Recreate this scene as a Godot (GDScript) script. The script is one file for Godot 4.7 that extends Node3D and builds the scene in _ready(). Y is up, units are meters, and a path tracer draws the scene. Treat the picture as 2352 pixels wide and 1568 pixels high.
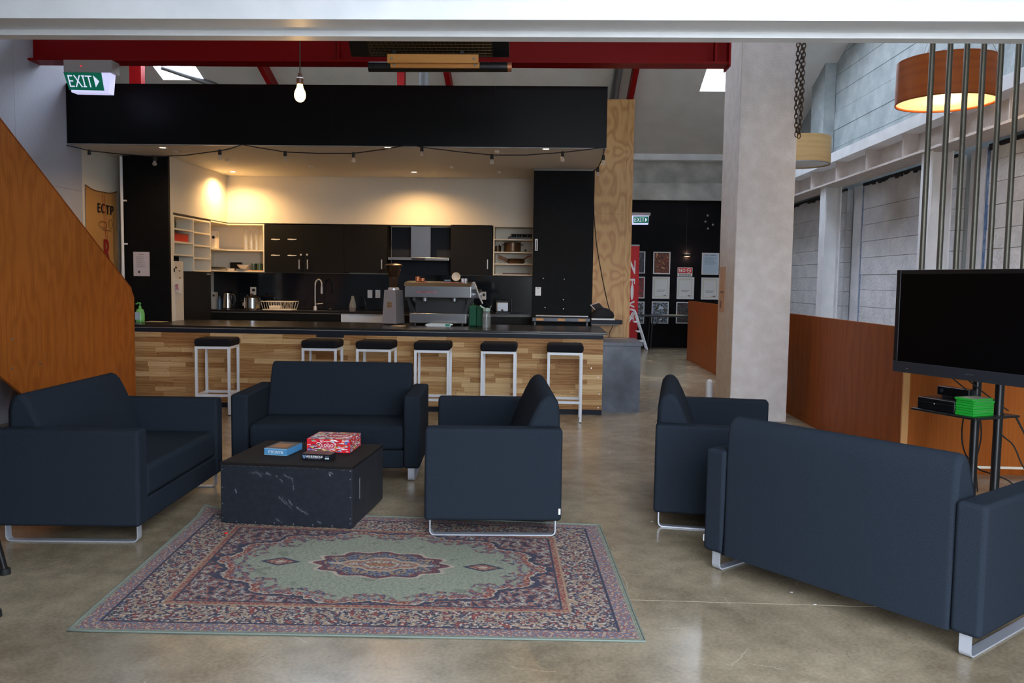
extends Node3D
# A lounge with navy loveseats in front of a timber bar and a black kitchen in an old hall.
# Metres, y up. The building runs along -z; the camera stands at the wide doorway behind it.

const FOCAL := 1900.0
const EYE := Vector3(0, 1.5, 0)
const TURN := Vector3(-0.0715, 0.036, 0.0146)

# the large planes of the place
const BAR_Z := -9.41       # front of the bar, and of the fascia above it
const CEIL := 3.0          # kitchen ceiling
const BACK_Z := -12.5      # kitchen back wall
const CAB_Z := -12.15      # fronts of the wall cabinets, flush with the bulkhead above them
const SIDE_X := -4.67      # fronts on the kitchen's left side
const SIDE_BACK := -5.02   # wall behind them
const BENCH := 1.04        # top of the rear worktop
const BAR_H := 0.95        # top of the bar
const KITCHEN_Z := -10.22  # black panel facing the bar on the left
const FRONT_Z := 0.25       # glazed front behind the camera
const HALL_Z := -19.8      # far wall of the hall
const RIGHT_X := 5.5
const LEFT_X := -9.5
const SCREEN_X := -5.42    # perforated screen wall by the stair
const SLOPE := 0.36

var look: Basis
var taken := {}
var M := {}


class Build:
	var v := PackedVector3Array()
	var n := PackedVector3Array()
	var uv := PackedVector2Array()
	var t := Transform3D()

	func tri(a: Vector3, b: Vector3, c: Vector3, na: Vector3, nb: Vector3, nc: Vector3, ua := Vector2.ZERO, ub := Vector2.ZERO, uc := Vector2.ZERO) -> void:
		a = t * a
		b = t * b
		c = t * c
		na = (t.basis * na).normalized()
		nb = (t.basis * nb).normalized()
		nc = (t.basis * nc).normalized()
		if (b - a).cross(c - a).dot(na + nb + nc) > 0.0:
			v.append_array([a, c, b])
			n.append_array([na, nc, nb])
			uv.append_array([ua, uc, ub])
		else:
			v.append_array([a, b, c])
			n.append_array([na, nb, nc])
			uv.append_array([ua, ub, uc])

	# a flat four-sided face; uv runs 0..1 from a (0,1) b (1,1) c (1,0) d (0,0)
	func quad(a: Vector3, b: Vector3, c: Vector3, d: Vector3, away: Vector3) -> void:
		var m := (b - a).cross(c - a)
		if m.length() < 1e-12:
			m = (c - a).cross(d - a)
		m = m.normalized()
		if m.dot(away) < 0.0:
			m = -m
		tri(a, b, c, m, m, m, Vector2(0, 1), Vector2(1, 1), Vector2(1, 0))
		tri(a, c, d, m, m, m, Vector2(0, 1), Vector2(1, 0), Vector2(0, 0))

	func box(c: Vector3, s: Vector3) -> void:
		var h := s / 2.0
		for k in 3:
			for g in [-1.0, 1.0]:
				var o := Vector3.ZERO
				o[k] = g
				var p := Vector3.ZERO
				var q := Vector3.ZERO
				p[(k + 1) % 3] = h[(k + 1) % 3]
				q[(k + 2) % 3] = h[(k + 2) % 3]
				var m := c + o * h[k]
				if k == 0:
					quad(m - q - p, m + q - p, m + q + p, m - q + p, o)
				elif k == 1:
					quad(m - q - p, m - q + p, m + q + p, m + q - p, o)
				else:
					quad(m - p - q, m + p - q, m + p + q, m - p + q, o)

	# box given by its two corners
	func span(a: Vector3, b: Vector3) -> void:
		box((a + b) / 2.0, (b - a).abs())

	# box with rounded edges
	func soft(c: Vector3, s: Vector3, r: float, k := 2) -> void:
		r = minf(r, minf(s.x, minf(s.y, s.z)) * 0.499)
		var inner := s / 2.0 - Vector3.ONE * r
		var steps := []
		for i in k + 1:
			steps.append([-1.0, tan(-PI / 4 + PI / 4 * i / k)])
		for i in k + 1:
			steps.append([1.0, tan(PI / 4 * i / k)])
		for ax in 3:
			for g in [-1.0, 1.0]:
				var rows := []
				for i in steps.size():
					var row := []
					for j in steps.size():
						var d := Vector3.ZERO
						d[ax] = g
						d[(ax + 1) % 3] = steps[i][1]
						d[(ax + 2) % 3] = steps[j][1]
						d = d.normalized()
						var e := Vector3.ZERO
						e[ax] = g * inner[ax]
						e[(ax + 1) % 3] = steps[i][0] * inner[(ax + 1) % 3]
						e[(ax + 2) % 3] = steps[j][0] * inner[(ax + 2) % 3]
						row.append([c + e + d * r, d])
					rows.append(row)
				for i in steps.size() - 1:
					for j in steps.size() - 1:
						var A = rows[i][j]
						var B = rows[i + 1][j]
						var C = rows[i + 1][j + 1]
						var D = rows[i][j + 1]
						tri(A[0], B[0], C[0], A[1], B[1], C[1])
						tri(A[0], C[0], D[0], A[1], C[1], D[1])

	# profile of (radius, height) turned about y at c
	func lathe(profile: Array, segs := 20, c := Vector3.ZERO) -> void:
		for i in profile.size() - 1:
			var p: Vector2 = profile[i]
			var q: Vector2 = profile[i + 1]
			var e := q - p
			if e.length() < 1e-7:
				continue
			var m := Vector2(e.y, -e.x).normalized()
			for s in segs:
				var a := TAU * s / segs
				var b := TAU * (s + 1) / segs
				var da := Vector3(cos(a), 0, sin(a))
				var db := Vector3(cos(b), 0, sin(b))
				var up := Vector3.UP
				var na := da * m.x + up * m.y
				var nb := db * m.x + up * m.y
				if q.x > 1e-6:
					tri(c + da * p.x + up * p.y, c + da * q.x + up * q.y, c + db * q.x + up * q.y, na, na, nb, Vector2(float(s) / segs, 1), Vector2(float(s) / segs, 0), Vector2((s + 1.0) / segs, 0))
				if p.x > 1e-6:
					tri(c + da * p.x + up * p.y, c + db * q.x + up * q.y, c + db * p.x + up * p.y, na, nb, nb, Vector2(float(s) / segs, 1), Vector2((s + 1.0) / segs, 0), Vector2((s + 1.0) / segs, 1))

	func tube(pts: Array, r: float, segs := 8, closed := false) -> void:
		var rings := []
		var side := Vector3.ZERO
		var count := pts.size()
		for i in count:
			var a: Vector3 = pts[(i - 1 + count) % count] if closed or i > 0 else pts[i]
			var b: Vector3 = pts[(i + 1) % count] if closed or i < count - 1 else pts[i]
			var d := (b - a).normalized()
			if side == Vector3.ZERO:
				side = d.cross(Vector3.UP if absf(d.y) < 0.9 else Vector3.RIGHT).normalized()
			side = (side - d * side.dot(d)).normalized()
			var up := d.cross(side)
			var ring := []
			for s in segs:
				var w := TAU * s / segs
				ring.append(side * cos(w) + up * sin(w))
			rings.append(ring)
		for i in count if closed else count - 1:
			var j := (i + 1) % count
			for s in segs:
				var q := (s + 1) % segs
				var na: Vector3 = rings[i][s]
				var nb: Vector3 = rings[i][q]
				var nc: Vector3 = rings[j][q]
				var nd: Vector3 = rings[j][s]
				tri(pts[i] + na * r, pts[i] + nb * r, pts[j] + nc * r, na, nb, nc)
				tri(pts[i] + na * r, pts[j] + nc * r, pts[j] + nd * r, na, nc, nd)
		if not closed:
			for e in [0, count - 1]:
				var d: Vector3 = (pts[1] - pts[0]) if e == 0 else (pts[count - 2] - pts[count - 1])
				d = -d.normalized()
				for s in range(1, segs - 1):
					tri(pts[e] + rings[e][0] * r, pts[e] + rings[e][s] * r, pts[e] + rings[e][s + 1] * r, d, d, d)

	# square bar between two points
	func bar(a: Vector3, b: Vector3, w: float, h: float, up := Vector3.UP) -> void:
		var d := (b - a).normalized()
		if absf(d.dot(up)) > 0.95:
			up = Vector3.BACK
		var x := d.cross(up).normalized()
		var y := x.cross(d)
		var keep := t
		t = t * Transform3D(Basis(x, y, -d), (a + b) / 2.0)
		box(Vector3.ZERO, Vector3(w, h, (b - a).length()))
		t = keep

	# outline in x,y pushed from z0 to z1; smooth joins its sides
	func prism(poly: PackedVector2Array, z0: float, z1: float, smooth := false) -> void:
		var idx := Geometry2D.triangulate_polygon(poly)
		var lo := Vector2(INF, INF)
		var hi := -lo
		var area := 0.0
		for i in poly.size():
			lo = lo.min(poly[i])
			hi = hi.max(poly[i])
			area += poly[i].cross(poly[(i + 1) % poly.size()])
		for i in range(0, idx.size(), 3):
			for z in [z0, z1]:
				var m := Vector3(0, 0, 1 if (z == z1) == (z1 > z0) else -1)
				var p := []
				var u := []
				for k in 3:
					var w := poly[idx[i + k]]
					p.append(Vector3(w.x, w.y, z))
					u.append(Vector2((w.x - lo.x) / (hi.x - lo.x), 1.0 - (w.y - lo.y) / (hi.y - lo.y)))
				tri(p[0], p[1], p[2], m, m, m, u[0], u[1], u[2])
		var sides := []
		for i in poly.size():
			var e := poly[(i + 1) % poly.size()] - poly[i]
			sides.append(Vector2(e.y, -e.x).normalized() * signf(area))
		for i in poly.size():
			var j := (i + 1) % poly.size()
			var p := poly[i]
			var q := poly[j]
			var a: Vector2 = sides[i]
			var b: Vector2 = sides[i]
			if smooth:
				var before: Vector2 = sides[(i - 1 + poly.size()) % poly.size()]
				var after: Vector2 = sides[j]
				if before.dot(a) > 0.6:
					a = (a + before).normalized()
				if after.dot(b) > 0.6:
					b = (b + after).normalized()
			var na := Vector3(a.x, a.y, 0)
			var nb := Vector3(b.x, b.y, 0)
			tri(Vector3(p.x, p.y, z0), Vector3(q.x, q.y, z0), Vector3(q.x, q.y, z1), na, nb, nb)
			tri(Vector3(p.x, p.y, z0), Vector3(q.x, q.y, z1), Vector3(p.x, p.y, z1), na, nb, na)

	func done() -> ArrayMesh:
		var a := []
		a.resize(Mesh.ARRAY_MAX)
		a[Mesh.ARRAY_VERTEX] = v
		a[Mesh.ARRAY_NORMAL] = n
		a[Mesh.ARRAY_TEX_UV] = uv
		var m := ArrayMesh.new()
		m.add_surface_from_arrays(Mesh.PRIMITIVE_TRIANGLES, a)
		return m


# ---------------------------------------------------------------- pixels to places
func ray(px: float, py: float) -> Vector3:
	return look * Vector3((px - 1176.0) / FOCAL, -(py - 784.0) / FOCAL, -1.0)

func at_z(px: float, py: float, z: float) -> Vector3:
	var d := ray(px, py)
	return EYE + d * ((z - EYE.z) / d.z)

func at_x(px: float, py: float, x: float) -> Vector3:
	var d := ray(px, py)
	return EYE + d * ((x - EYE.x) / d.x)

func at_y(px: float, py: float, h := 0.0) -> Vector3:
	var d := ray(px, py)
	return EYE + d * ((h - EYE.y) / d.y)

# on the rear slope of the roof
func roof_y(z: float) -> float:
	return 4.5 + SLOPE * (z + 19.6)

func at_roof(px: float, py: float) -> Vector3:
	var d := ray(px, py)
	var k := (roof_y(0.0) - EYE.y) / (d.y - SLOPE * d.z)
	return EYE + d * k


# ---------------------------------------------------------------- nodes
func numbered(called: String) -> String:
	taken[called] = taken.get(called, -1) + 1
	return called if taken[called] == 0 else "%s_%03d" % [called, taken[called]]

func tag(o: Node3D, label: String, category: String, group := "") -> Node3D:
	o.set_meta("label", label)
	o.set_meta("category", category)
	if group:
		o.set_meta("group", group)
	return o

func thing(called: String, label: String, category: String, where := Vector3.ZERO, turn := 0.0, group := "") -> Node3D:
	var o := Node3D.new()
	o.name = numbered(called)
	add_child(o)
	o.position = where
	o.rotation.y = turn
	return tag(o, label, category, group)

func part(b, called: String, m: Material, parent: Node, where := Vector3.ZERO) -> MeshInstance3D:
	var o := MeshInstance3D.new()
	o.name = called
	o.mesh = b.done() if b is Build else b
	o.material_override = m
	parent.add_child(o, true)
	o.position = where
	return o

func solo(b, called: String, label: String, category: String, m: Material, where := Vector3.ZERO, group := "") -> MeshInstance3D:
	var o := part(b, numbered(called), m, self, where)
	tag(o, label, category, group)
	return o

func struct(b, called: String, m: Material, where := Vector3.ZERO) -> MeshInstance3D:
	var o := part(b, called, m, self, where)
	o.set_meta("kind", "structure")
	return o

func copy(o: Node3D, where: Vector3, turn: float, label := "") -> Node3D:
	var c: Node3D = o.duplicate()
	c.name = numbered(String(o.name))
	add_child(c)
	c.position = where
	c.rotation.y = turn
	if label:
		c.set_meta("label", label)
	return c

func bx(s: Vector3, c := Vector3.ZERO) -> Build:
	var b := Build.new()
	b.box(c, s)
	return b

func sp(a: Vector3, c: Vector3) -> Build:
	var b := Build.new()
	b.span(a, c)
	return b

func so(s: Vector3, r := 0.004, c := Vector3.ZERO, k := 1) -> Build:
	var b := Build.new()
	b.soft(c, s, r, k)
	return b

func la(profile: Array, segs := 20) -> Build:
	var b := Build.new()
	b.lathe(profile, segs)
	return b

func tu(pts: Array, r: float, segs := 8) -> Build:
	var b := Build.new()
	b.tube(pts, r, segs)
	return b

# a smooth line through points
func curve(pts: Array, per := 6) -> Array:
	var out := []
	for i in pts.size() - 1:
		var p0: Vector3 = pts[maxi(i - 1, 0)]
		var p1: Vector3 = pts[i]
		var p2: Vector3 = pts[i + 1]
		var p3: Vector3 = pts[mini(i + 2, pts.size() - 1)]
		for k in per:
			out.append(p1.cubic_interpolate(p2, p0, p3, float(k) / per))
	out.append(pts[-1])
	return out

# lettering, centred at where, fitted to w x h, facing +z before turn
func words(text: String, w: float, h: float, m: Material, parent: Node, at: Transform3D, called := "lettering", weight := 700, family := "Droid Sans") -> MeshInstance3D:
	var f := SystemFont.new()
	f.font_names = [family]
	f.font_weight = weight
	var tm := TextMesh.new()
	tm.text = text
	tm.font = f
	tm.font_size = 64
	tm.depth = 0.02
	tm.pixel_size = 0.01
	tm.curve_step = 2.0
	var box := tm.get_aabb()
	var o := MeshInstance3D.new()
	o.name = called
	o.mesh = tm
	o.material_override = m
	parent.add_child(o, true)
	var s := Vector3(w / maxf(box.size.x, 0.001), h / maxf(box.size.y, 0.001), 0.04)
	o.transform = at * Transform3D(Basis.from_scale(s), -(box.position + box.size / 2.0) * s)
	return o


# ---------------------------------------------------------------- materials
func plain(c: Color, rough := 0.6, metal := 0.0) -> StandardMaterial3D:
	var m := StandardMaterial3D.new()
	m.albedo_color = c
	m.roughness = rough
	m.metallic = metal
	return m

func rgb(r: int, g: int, b: int) -> Color:
	return Color(r / 255.0, g / 255.0, b / 255.0)

func glass(c: Color, alpha := 0.12) -> StandardMaterial3D:
	var m := plain(Color(c, alpha), 0.05)
	m.transparency = BaseMaterial3D.TRANSPARENCY_ALPHA
	return m

func glow(c: Color, energy: float) -> StandardMaterial3D:
	var m := plain(c, 0.5)
	m.emission_enabled = true
	m.emission = c
	m.emission_energy_multiplier = energy
	return m

func speckle(lo: Color, hi: Color, freq: float, seed_: int, octaves := 5, size := 512, mid := 0.5) -> NoiseTexture2D:
	var f := FastNoiseLite.new()
	f.seed = seed_
	f.noise_type = FastNoiseLite.TYPE_SIMPLEX_SMOOTH
	f.frequency = freq
	f.fractal_octaves = octaves
	var g := Gradient.new()
	g.offsets = PackedFloat32Array([0.0, mid, 1.0])
	g.colors = PackedColorArray([lo, lo.lerp(hi, 0.5), hi])
	var x := NoiseTexture2D.new()
	x.width = size
	x.height = size
	x.seamless = true
	x.noise = f
	x.color_ramp = g
	return x

func tri_mat(tex: Texture2D, per_metre: float, rough: float, world := true) -> StandardMaterial3D:
	var m := plain(Color.WHITE, rough)
	m.albedo_texture = tex
	m.uv1_triplanar = true
	m.uv1_world_triplanar = world
	m.uv1_scale = Vector3.ONE * per_metre
	return m

func relief(m: StandardMaterial3D, freq: float, cm: float, seed_ := 3, octaves := 4) -> StandardMaterial3D:
	m.heightmap_enabled = true
	m.heightmap_texture = speckle(Color.BLACK, Color.WHITE, freq, seed_, octaves)
	m.heightmap_scale = cm
	return m

# timber: pale and dark run along u (or v when upright); mirrored so that it repeats without a seam
func timber(size: Vector2i, pale: Color, dark: Color, rings: float, wave: float, seed_: int, upright: bool, streak := 0.35, knots := 0) -> ImageTexture:
	var f := FastNoiseLite.new()
	f.seed = seed_
	f.frequency = 1.0
	f.fractal_octaves = 3
	var g := FastNoiseLite.new()
	g.seed = seed_ + 9
	g.frequency = 1.0
	g.fractal_octaves = 2
	var rng := RandomNumberGenerator.new()
	rng.seed = seed_
	var spots := []
	for i in knots:
		spots.append(Vector3(rng.randf(), rng.randf(), rng.randf_range(0.012, 0.024)))
	var im := Image.create(size.x, size.y, false, Image.FORMAT_RGB8)
	for y in size.y:
		for x in size.x:
			var a := absf(2.0 * x / size.x - 1.0)
			var b := absf(2.0 * y / size.y - 1.0)
			var along := b if upright else a
			var across := a if upright else b
			var bend := f.get_noise_2d(along * 0.55, across * 1.5) * wave
			var ring := 0.5 + 0.5 * sin((across + bend) * rings * TAU)
			ring = ring * ring
			var fine := g.get_noise_2d(along * 1.6, across * 70.0) * 0.5 + 0.5
			var k := clampf(ring * (1.0 - streak) + fine * streak, 0.0, 1.0)
			var c := pale.lerp(dark, k)
			for s in spots:
				var d: float = Vector2((along - s.x) * 0.5, across - s.y).length() / s.z
				if d < 1.0:
					c = c.lerp(rgb(58, 36, 20), (1.0 - d) * 0.85)
			im.set_pixel(x, y, c)
	return ImageTexture.create_from_image(im)


func rug_picture() -> ImageTexture:
	var w := 1024
	var h := 720
	var size := Vector2(2.45, 1.72)
	var a := FastNoiseLite.new()
	a.seed = 5
	a.frequency = 18.0
	a.fractal_octaves = 2
	var b := FastNoiseLite.new()
	b.seed = 11
	b.frequency = 46.0
	b.fractal_octaves = 1
	var c := FastNoiseLite.new()
	c.seed = 21
	c.frequency = 3.0
	var navy := rgb(48, 50, 72)
	var tan_ := rgb(176, 142, 112)
	var red := rgb(142, 62, 58)
	var blue := rgb(104, 112, 134)
	var green := rgb(150, 155, 133)
	var cream := rgb(196, 178, 156)
	var rose := rgb(158, 94, 84)
	var im := Image.create(w, h, false, Image.FORMAT_RGB8)
	for y in h:
		for x in w:
			var p := Vector2((x + 0.5) / w * size.x, (y + 0.5) / h * size.y)
			var q := (p - size / 2.0).abs()          # the weave is mirrored about both middle lines
			var e := minf(size.x / 2.0 - q.x, size.y / 2.0 - q.y)
			var n1 := a.get_noise_2d(q.x, q.y)
			var n2 := b.get_noise_2d(p.x, p.y)
			var wear := c.get_noise_2d(p.x * 2.0, p.y * 2.0)
			var k: Color
			if e < 0.022:
				k = green.darkened(0.15) if int(e * 200.0) % 2 == 0 else green
			elif e < 0.09:
				k = rose.lerp(red, clampf(n1 + 0.5, 0.0, 1.0))
				if n2 > 0.22:
					k = blue
				elif n2 < -0.3:
					k = cream
			elif e < 0.102:
				k = navy
			elif e < 0.285:
				# the wide navy border with a row of rosettes
				var run := q.x if size.y / 2.0 - q.y < size.x / 2.0 - q.x else q.y
				var off := e - 0.193
				var cell := fposmod(run + 0.095, 0.19) - 0.095
				var d := Vector2(cell, off * 1.1)
				var ang := atan2(d.y, d.x)
				var petal := 0.052 + 0.014 * cos(6.0 * ang)
				k = navy
				if d.length() < petal:
					k = tan_
					if d.length() > petal - 0.012:
						k = cream
					if d.length() < 0.022:
						k = red
					if d.length() < 0.010:
						k = cream
					if n2 > 0.3:
						k = navy
				else:
					if n1 > 0.26:
						k = tan_
					elif n1 < -0.3:
						k = red
					elif n1 > 0.12:
						k = blue
					if absf(n1 + 0.1) < 0.035:
						k = rgb(120, 106, 96)
					if n2 > 0.4:
						k = cream
			elif e < 0.297:
				k = tan_
			elif e < 0.322:
				k = red if n2 > -0.1 else tan_
			elif e < 0.333:
				k = navy
			else:
				var m := Vector2(q.x / 0.76, q.y / 0.475)
				var ang := atan2(m.y, m.x)
				var rim := 1.0 + 0.05 * cos(14.0 * ang) + 0.035 * n1
				var r := m.length()
				if r > rim + 0.13:
					# floral corners
					k = rose if n1 < 0.0 else tan_
					if n1 > 0.3:
						k = cream
					elif n1 > 0.16:
						k = blue
					elif n1 < -0.32:
						k = navy
					elif n1 < -0.2:
						k = red
					if n2 > 0.36:
						k = navy
				elif r > rim + 0.09:
					k = navy
				elif r > rim + 0.07:
					k = cream
				elif r > rim:
					k = red if n1 > -0.1 else blue
					if n2 > 0.25:
						k = tan_
				elif r > rim - 0.13 and n1 > 0.02:
					k = blue if n2 > 0.0 else rose
					if n2 > 0.35:
						k = navy
				else:
					k = green
					var mm := Vector2(q.x / 0.36, q.y / 0.20)
					var ma := atan2(mm.y, mm.x)
					var lobe := 1.0 + 0.07 * cos(12.0 * ma)
					var t := mm.length() / lobe
					if t < 1.0:
						k = blue if n1 > 0.0 else tan_
						if t > 0.93:
							k = cream
						elif t > 0.8:
							k = navy if n2 > 0.0 else red
						elif n2 > 0.28:
							k = navy
						var dd := q.x / 0.27 + q.y / 0.11 + 0.08 * cos(q.x * 60.0)
						if dd < 1.0:
							k = cream if dd > 0.9 else tan_
							if dd < 0.8 and n2 > 0.1:
								k = red
							if dd < 0.62:
								k = rgb(122, 118, 126) if n2 < 0.0 else cream
							if dd < 0.34:
								k = rgb(172, 130, 88) if n2 < 0.2 else red
					var pen := Vector2((q.x - 0.53) / 0.11, q.y / 0.062)
					var pr := absf(pen.x) + absf(pen.y)
					if pr < 1.0:
						k = navy if pr > 0.72 else (red if n2 > -0.05 else tan_)
						if pr < 0.3:
							k = cream
					elif wear < -0.42:
						k = k.darkened(0.14)
			k = k.lerp(rgb(112, 106, 98), 0.18).darkened(0.06)
			var grain := 1.0 + 0.10 * n2
			im.set_pixel(x, y, Color(clampf(k.r * grain, 0, 1), clampf(k.g * grain, 0, 1), clampf(k.b * grain, 0, 1)))
	return ImageTexture.create_from_image(im)


# the crowded print of small marks on the red board game
func patch_picture(w: int, h: int, seed_: int, count: int, ground: Color) -> Image:
	var rng := RandomNumberGenerator.new()
	rng.seed = seed_
	var pal := [rgb(226, 226, 220), rgb(232, 200, 60), rgb(70, 150, 70), rgb(58, 92, 170), rgb(240, 240, 240), rgb(30, 30, 34), rgb(238, 120, 40), rgb(150, 190, 220), rgb(170, 20, 40), rgb(246, 246, 240)]
	var im := Image.create(w, h, false, Image.FORMAT_RGB8)
	im.fill(ground)
	for i in count:
		var s := Vector2i(rng.randi_range(w / 26, w / 8), rng.randi_range(h / 22, h / 9))
		var o := Vector2i(rng.randi_range(0, w - s.x), rng.randi_range(0, h - s.y))
		var c: Color = pal[rng.randi() % pal.size()]
		if rng.randf() < 0.45:
			for y in s.y:
				for x in s.x:
					if Vector2((x + 0.5) / s.x - 0.5, (y + 0.5) / s.y - 0.5).length() < 0.5:
						im.set_pixelv(o + Vector2i(x, y), c)
		else:
			im.fill_rect(Rect2i(o, s), c)
			var ink: Color = pal[rng.randi() % pal.size()]
			im.fill_rect(Rect2i(o + Vector2i(s.x / 8, s.y / 3), Vector2i(s.x * 3 / 4, maxi(s.y / 4, 1))), ink)
	return im


func print_mat(im: Image, rough := 0.4) -> StandardMaterial3D:
	var m := plain(Color.WHITE, rough)
	m.albedo_texture = ImageTexture.create_from_image(im)
	return m


# a typed page: border, heading and lines of text (codes are left blank)
func page(kind: int, seed_: int) -> Image:
	var rng := RandomNumberGenerator.new()
	rng.seed = seed_
	var w := 160
	var h := 220
	var im := Image.create(w, h, false, Image.FORMAT_RGB8)
	im.fill(rgb(205, 203, 200))
	var ink := rgb(120, 122, 128)
	if kind == 0:      # certificate with a ruled border
		for r in [[10, rgb(176, 160, 120)], [13, rgb(205, 203, 200)], [15, rgb(190, 178, 140)], [17, rgb(205, 203, 200)]]:
			im.fill_rect(Rect2i(r[0], r[0], w - 2 * r[0], h - 2 * r[0]), r[1])
		for i in 7:
			im.fill_rect(Rect2i(32 + i * 14, 22, 7, 5), rgb(190, 178, 140))
		for i in 2:
			im.fill_rect(Rect2i(36, 134 + i * 14, 88 - i * 14, 5), ink)
		im.fill_rect(Rect2i(110, 190, 26, 8), rgb(40, 40, 70))
		im.fill_rect(Rect2i(94, 191, 9, 6), rgb(210, 150, 70))
	elif kind == 1:    # pale blue page of text
		im.fill(rgb(168, 184, 196))
		im.fill_rect(Rect2i(18, 14, 40, 6), rgb(150, 110, 120))
		im.fill_rect(Rect2i(80, 14, 52, 7), rgb(90, 96, 110))
		for i in 8:
			im.fill_rect(Rect2i(18, 38 + i * 11, rng.randi_range(90, 124), 4), rgb(128, 142, 156))
	else:              # typed notice
		im.fill(rgb(196, 186, 190))
		im.fill_rect(Rect2i(52, 22, 50, 5), ink)
		for i in 12:
			im.fill_rect(Rect2i(28, 40 + i * 9, rng.randi_range(44, 100), 3), ink.lightened(0.15))
		im.fill_rect(Rect2i(46, 172, 18, 22), rgb(50, 54, 60))
	return im


# a dim photograph: broad patches of its own colours
func photo(seed_: int, tones: Array) -> Image:
	var f := FastNoiseLite.new()
	f.seed = seed_
	f.frequency = 0.018
	f.fractal_octaves = 3
	var w := 120
	var h := 165
	var im := Image.create(w, h, false, Image.FORMAT_RGB8)
	for y in h:
		for x in w:
			var k := clampf(f.get_noise_2d(x, y) * 0.9 + 0.5, 0.0, 0.999) * (tones.size() - 1)
			var i := int(k)
			im.set_pixel(x, y, tones[i].lerp(tones[i + 1], smoothstep(0.3, 0.7, k - i)))
	return im


func dots_picture() -> ImageTexture:
	var im := Image.create(64, 64, false, Image.FORMAT_RGB8)
	for y in 64:
		for x in 64:
			var p := Vector2(fposmod(x, 32.0) - 16.0, fposmod(y, 32.0) - 16.0)
			var q := Vector2(fposmod(x + 16.0, 32.0) - 16.0, fposmod(y + 16.0, 32.0) - 16.0)
			im.set_pixel(x, y, rgb(116, 118, 130) if minf(p.length(), q.length()) < 6.5 else rgb(196, 198, 210))
	return ImageTexture.create_from_image(im)


# black paint on a box: pale scuffs and bare chips where it has rubbed off
func scuffed_picture() -> ImageTexture:
	var w := 512
	var h := 256
	var f := FastNoiseLite.new()
	f.seed = 31
	f.frequency = 0.03
	f.fractal_octaves = 4
	var rng := RandomNumberGenerator.new()
	rng.seed = 8
	var im := Image.create(w, h, false, Image.FORMAT_RGB8)
	for y in h:
		for x in w:
			var k := f.get_noise_2d(x, y)
			im.set_pixel(x, y, rgb(33, 36, 42).lerp(rgb(39, 42, 49), clampf(k + 0.4, 0, 1)))
	# strokes at (x, y, dx, dy) in the picture
	var strokes := [[0.22, 0.12, 0.15, 0.01], [0.27, 0.10, 0.05, 0.09], [0.35, 0.11, 0.04, 0.04], [0.42, 0.15, 0.06, 0.11], [0.48, 0.13, 0.07, 0.07], [0.55, 0.19, 0.01, 0.20], [0.44, 0.50, 0.06, 0.14], [0.47, 0.52, 0.08, 0.22], [0.52, 0.56, 0.03, 0.10], [0.58, 0.68, 0.05, 0.08], [0.62, 0.74, 0.05, 0.06], [0.83, 0.06, 0.03, 0.02], [0.83, 0.08, 0.01, 0.04], [0.42, 0.90, 0.05, 0.06], [0.74, 0.92, 0.03, 0.02], [0.11, 0.42, 0.01, 0.06]]
	for s in strokes:
		for i in 260:
			var k := rng.randf()
			if f.get_noise_2d(k * 420.0 + s[0] * 900.0, s[1] * 700.0) < 0.0:
				continue
			var x := int((s[0] + s[2] * k + rng.randfn(0, 0.003)) * w)
			var y := int((s[1] + s[3] * k + rng.randfn(0, 0.010)) * h)
			if x > 0 and y > 0 and x < w and y < h:
				im.set_pixel(x, y, rgb(96, 100, 108).lerp(rgb(126, 128, 132), rng.randf()))
	for i in 340:
		var x := rng.randi_range(0, w - 3)
		var y := rng.randi_range(0, 3)
		im.fill_rect(Rect2i(x, y, rng.randi_range(1, 3), 1), rgb(128, 122, 112) if rng.randf() < 0.35 else rgb(42, 45, 52))
	return ImageTexture.create_from_image(im)


# ground concrete: soft mottling, fine grit, dark specks and pale hairline scratches
func concrete_picture() -> ImageTexture:
	var w := 1024
	var layers := []
	for q in [[0.004, 5, 61], [0.02, 4, 62], [0.16, 3, 63]]:
		var f := FastNoiseLite.new()
		f.seed = q[2]
		f.noise_type = FastNoiseLite.TYPE_SIMPLEX_SMOOTH
		f.frequency = q[0]
		f.fractal_octaves = q[1]
		layers.append(f.get_seamless_image(w, w).get_data())
	var lo := rgb(112, 99, 79)
	var hi := rgb(172, 156, 130)
	var bytes := PackedByteArray()
	bytes.resize(w * w * 3)
	for i in w * w:
		var k: float = (layers[0][i] * 0.42 + layers[1][i] * 0.30 + layers[2][i] * 0.28) / 255.0
		k = clampf((k - 0.5) * 1.5 + 0.5, 0.0, 1.0)
		bytes[i * 3] = int(lerpf(lo.r, hi.r, k) * 255.0)
		bytes[i * 3 + 1] = int(lerpf(lo.g, hi.g, k) * 255.0)
		bytes[i * 3 + 2] = int(lerpf(lo.b, hi.b, k) * 255.0)
	var im := Image.create_from_data(w, w, false, Image.FORMAT_RGB8, bytes)
	var rng := RandomNumberGenerator.new()
	rng.seed = 19
	for i in 70:
		var p := Vector2(rng.randf() * w, rng.randf() * w)
		var a := rng.randf() * TAU
		var tone := rgb(206, 196, 178) if rng.randf() < 0.6 else rgb(112, 100, 84)
		for k in rng.randi_range(12, 60):
			a += rng.randfn(0.0, 0.12)
			p += Vector2(cos(a), sin(a)) * 0.9
			var x := posmod(int(p.x), w)
			var y := posmod(int(p.y), w)
			im.set_pixel(x, y, im.get_pixel(x, y).lerp(tone, rng.randf_range(0.25, 0.75)))
	for i in 260:
		var x := rng.randi_range(0, w - 3)
		var y := rng.randi_range(0, w - 3)
		im.fill_rect(Rect2i(x, y, rng.randi_range(1, 2), 1), rgb(96, 84, 70))
	return ImageTexture.create_from_image(im)


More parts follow.
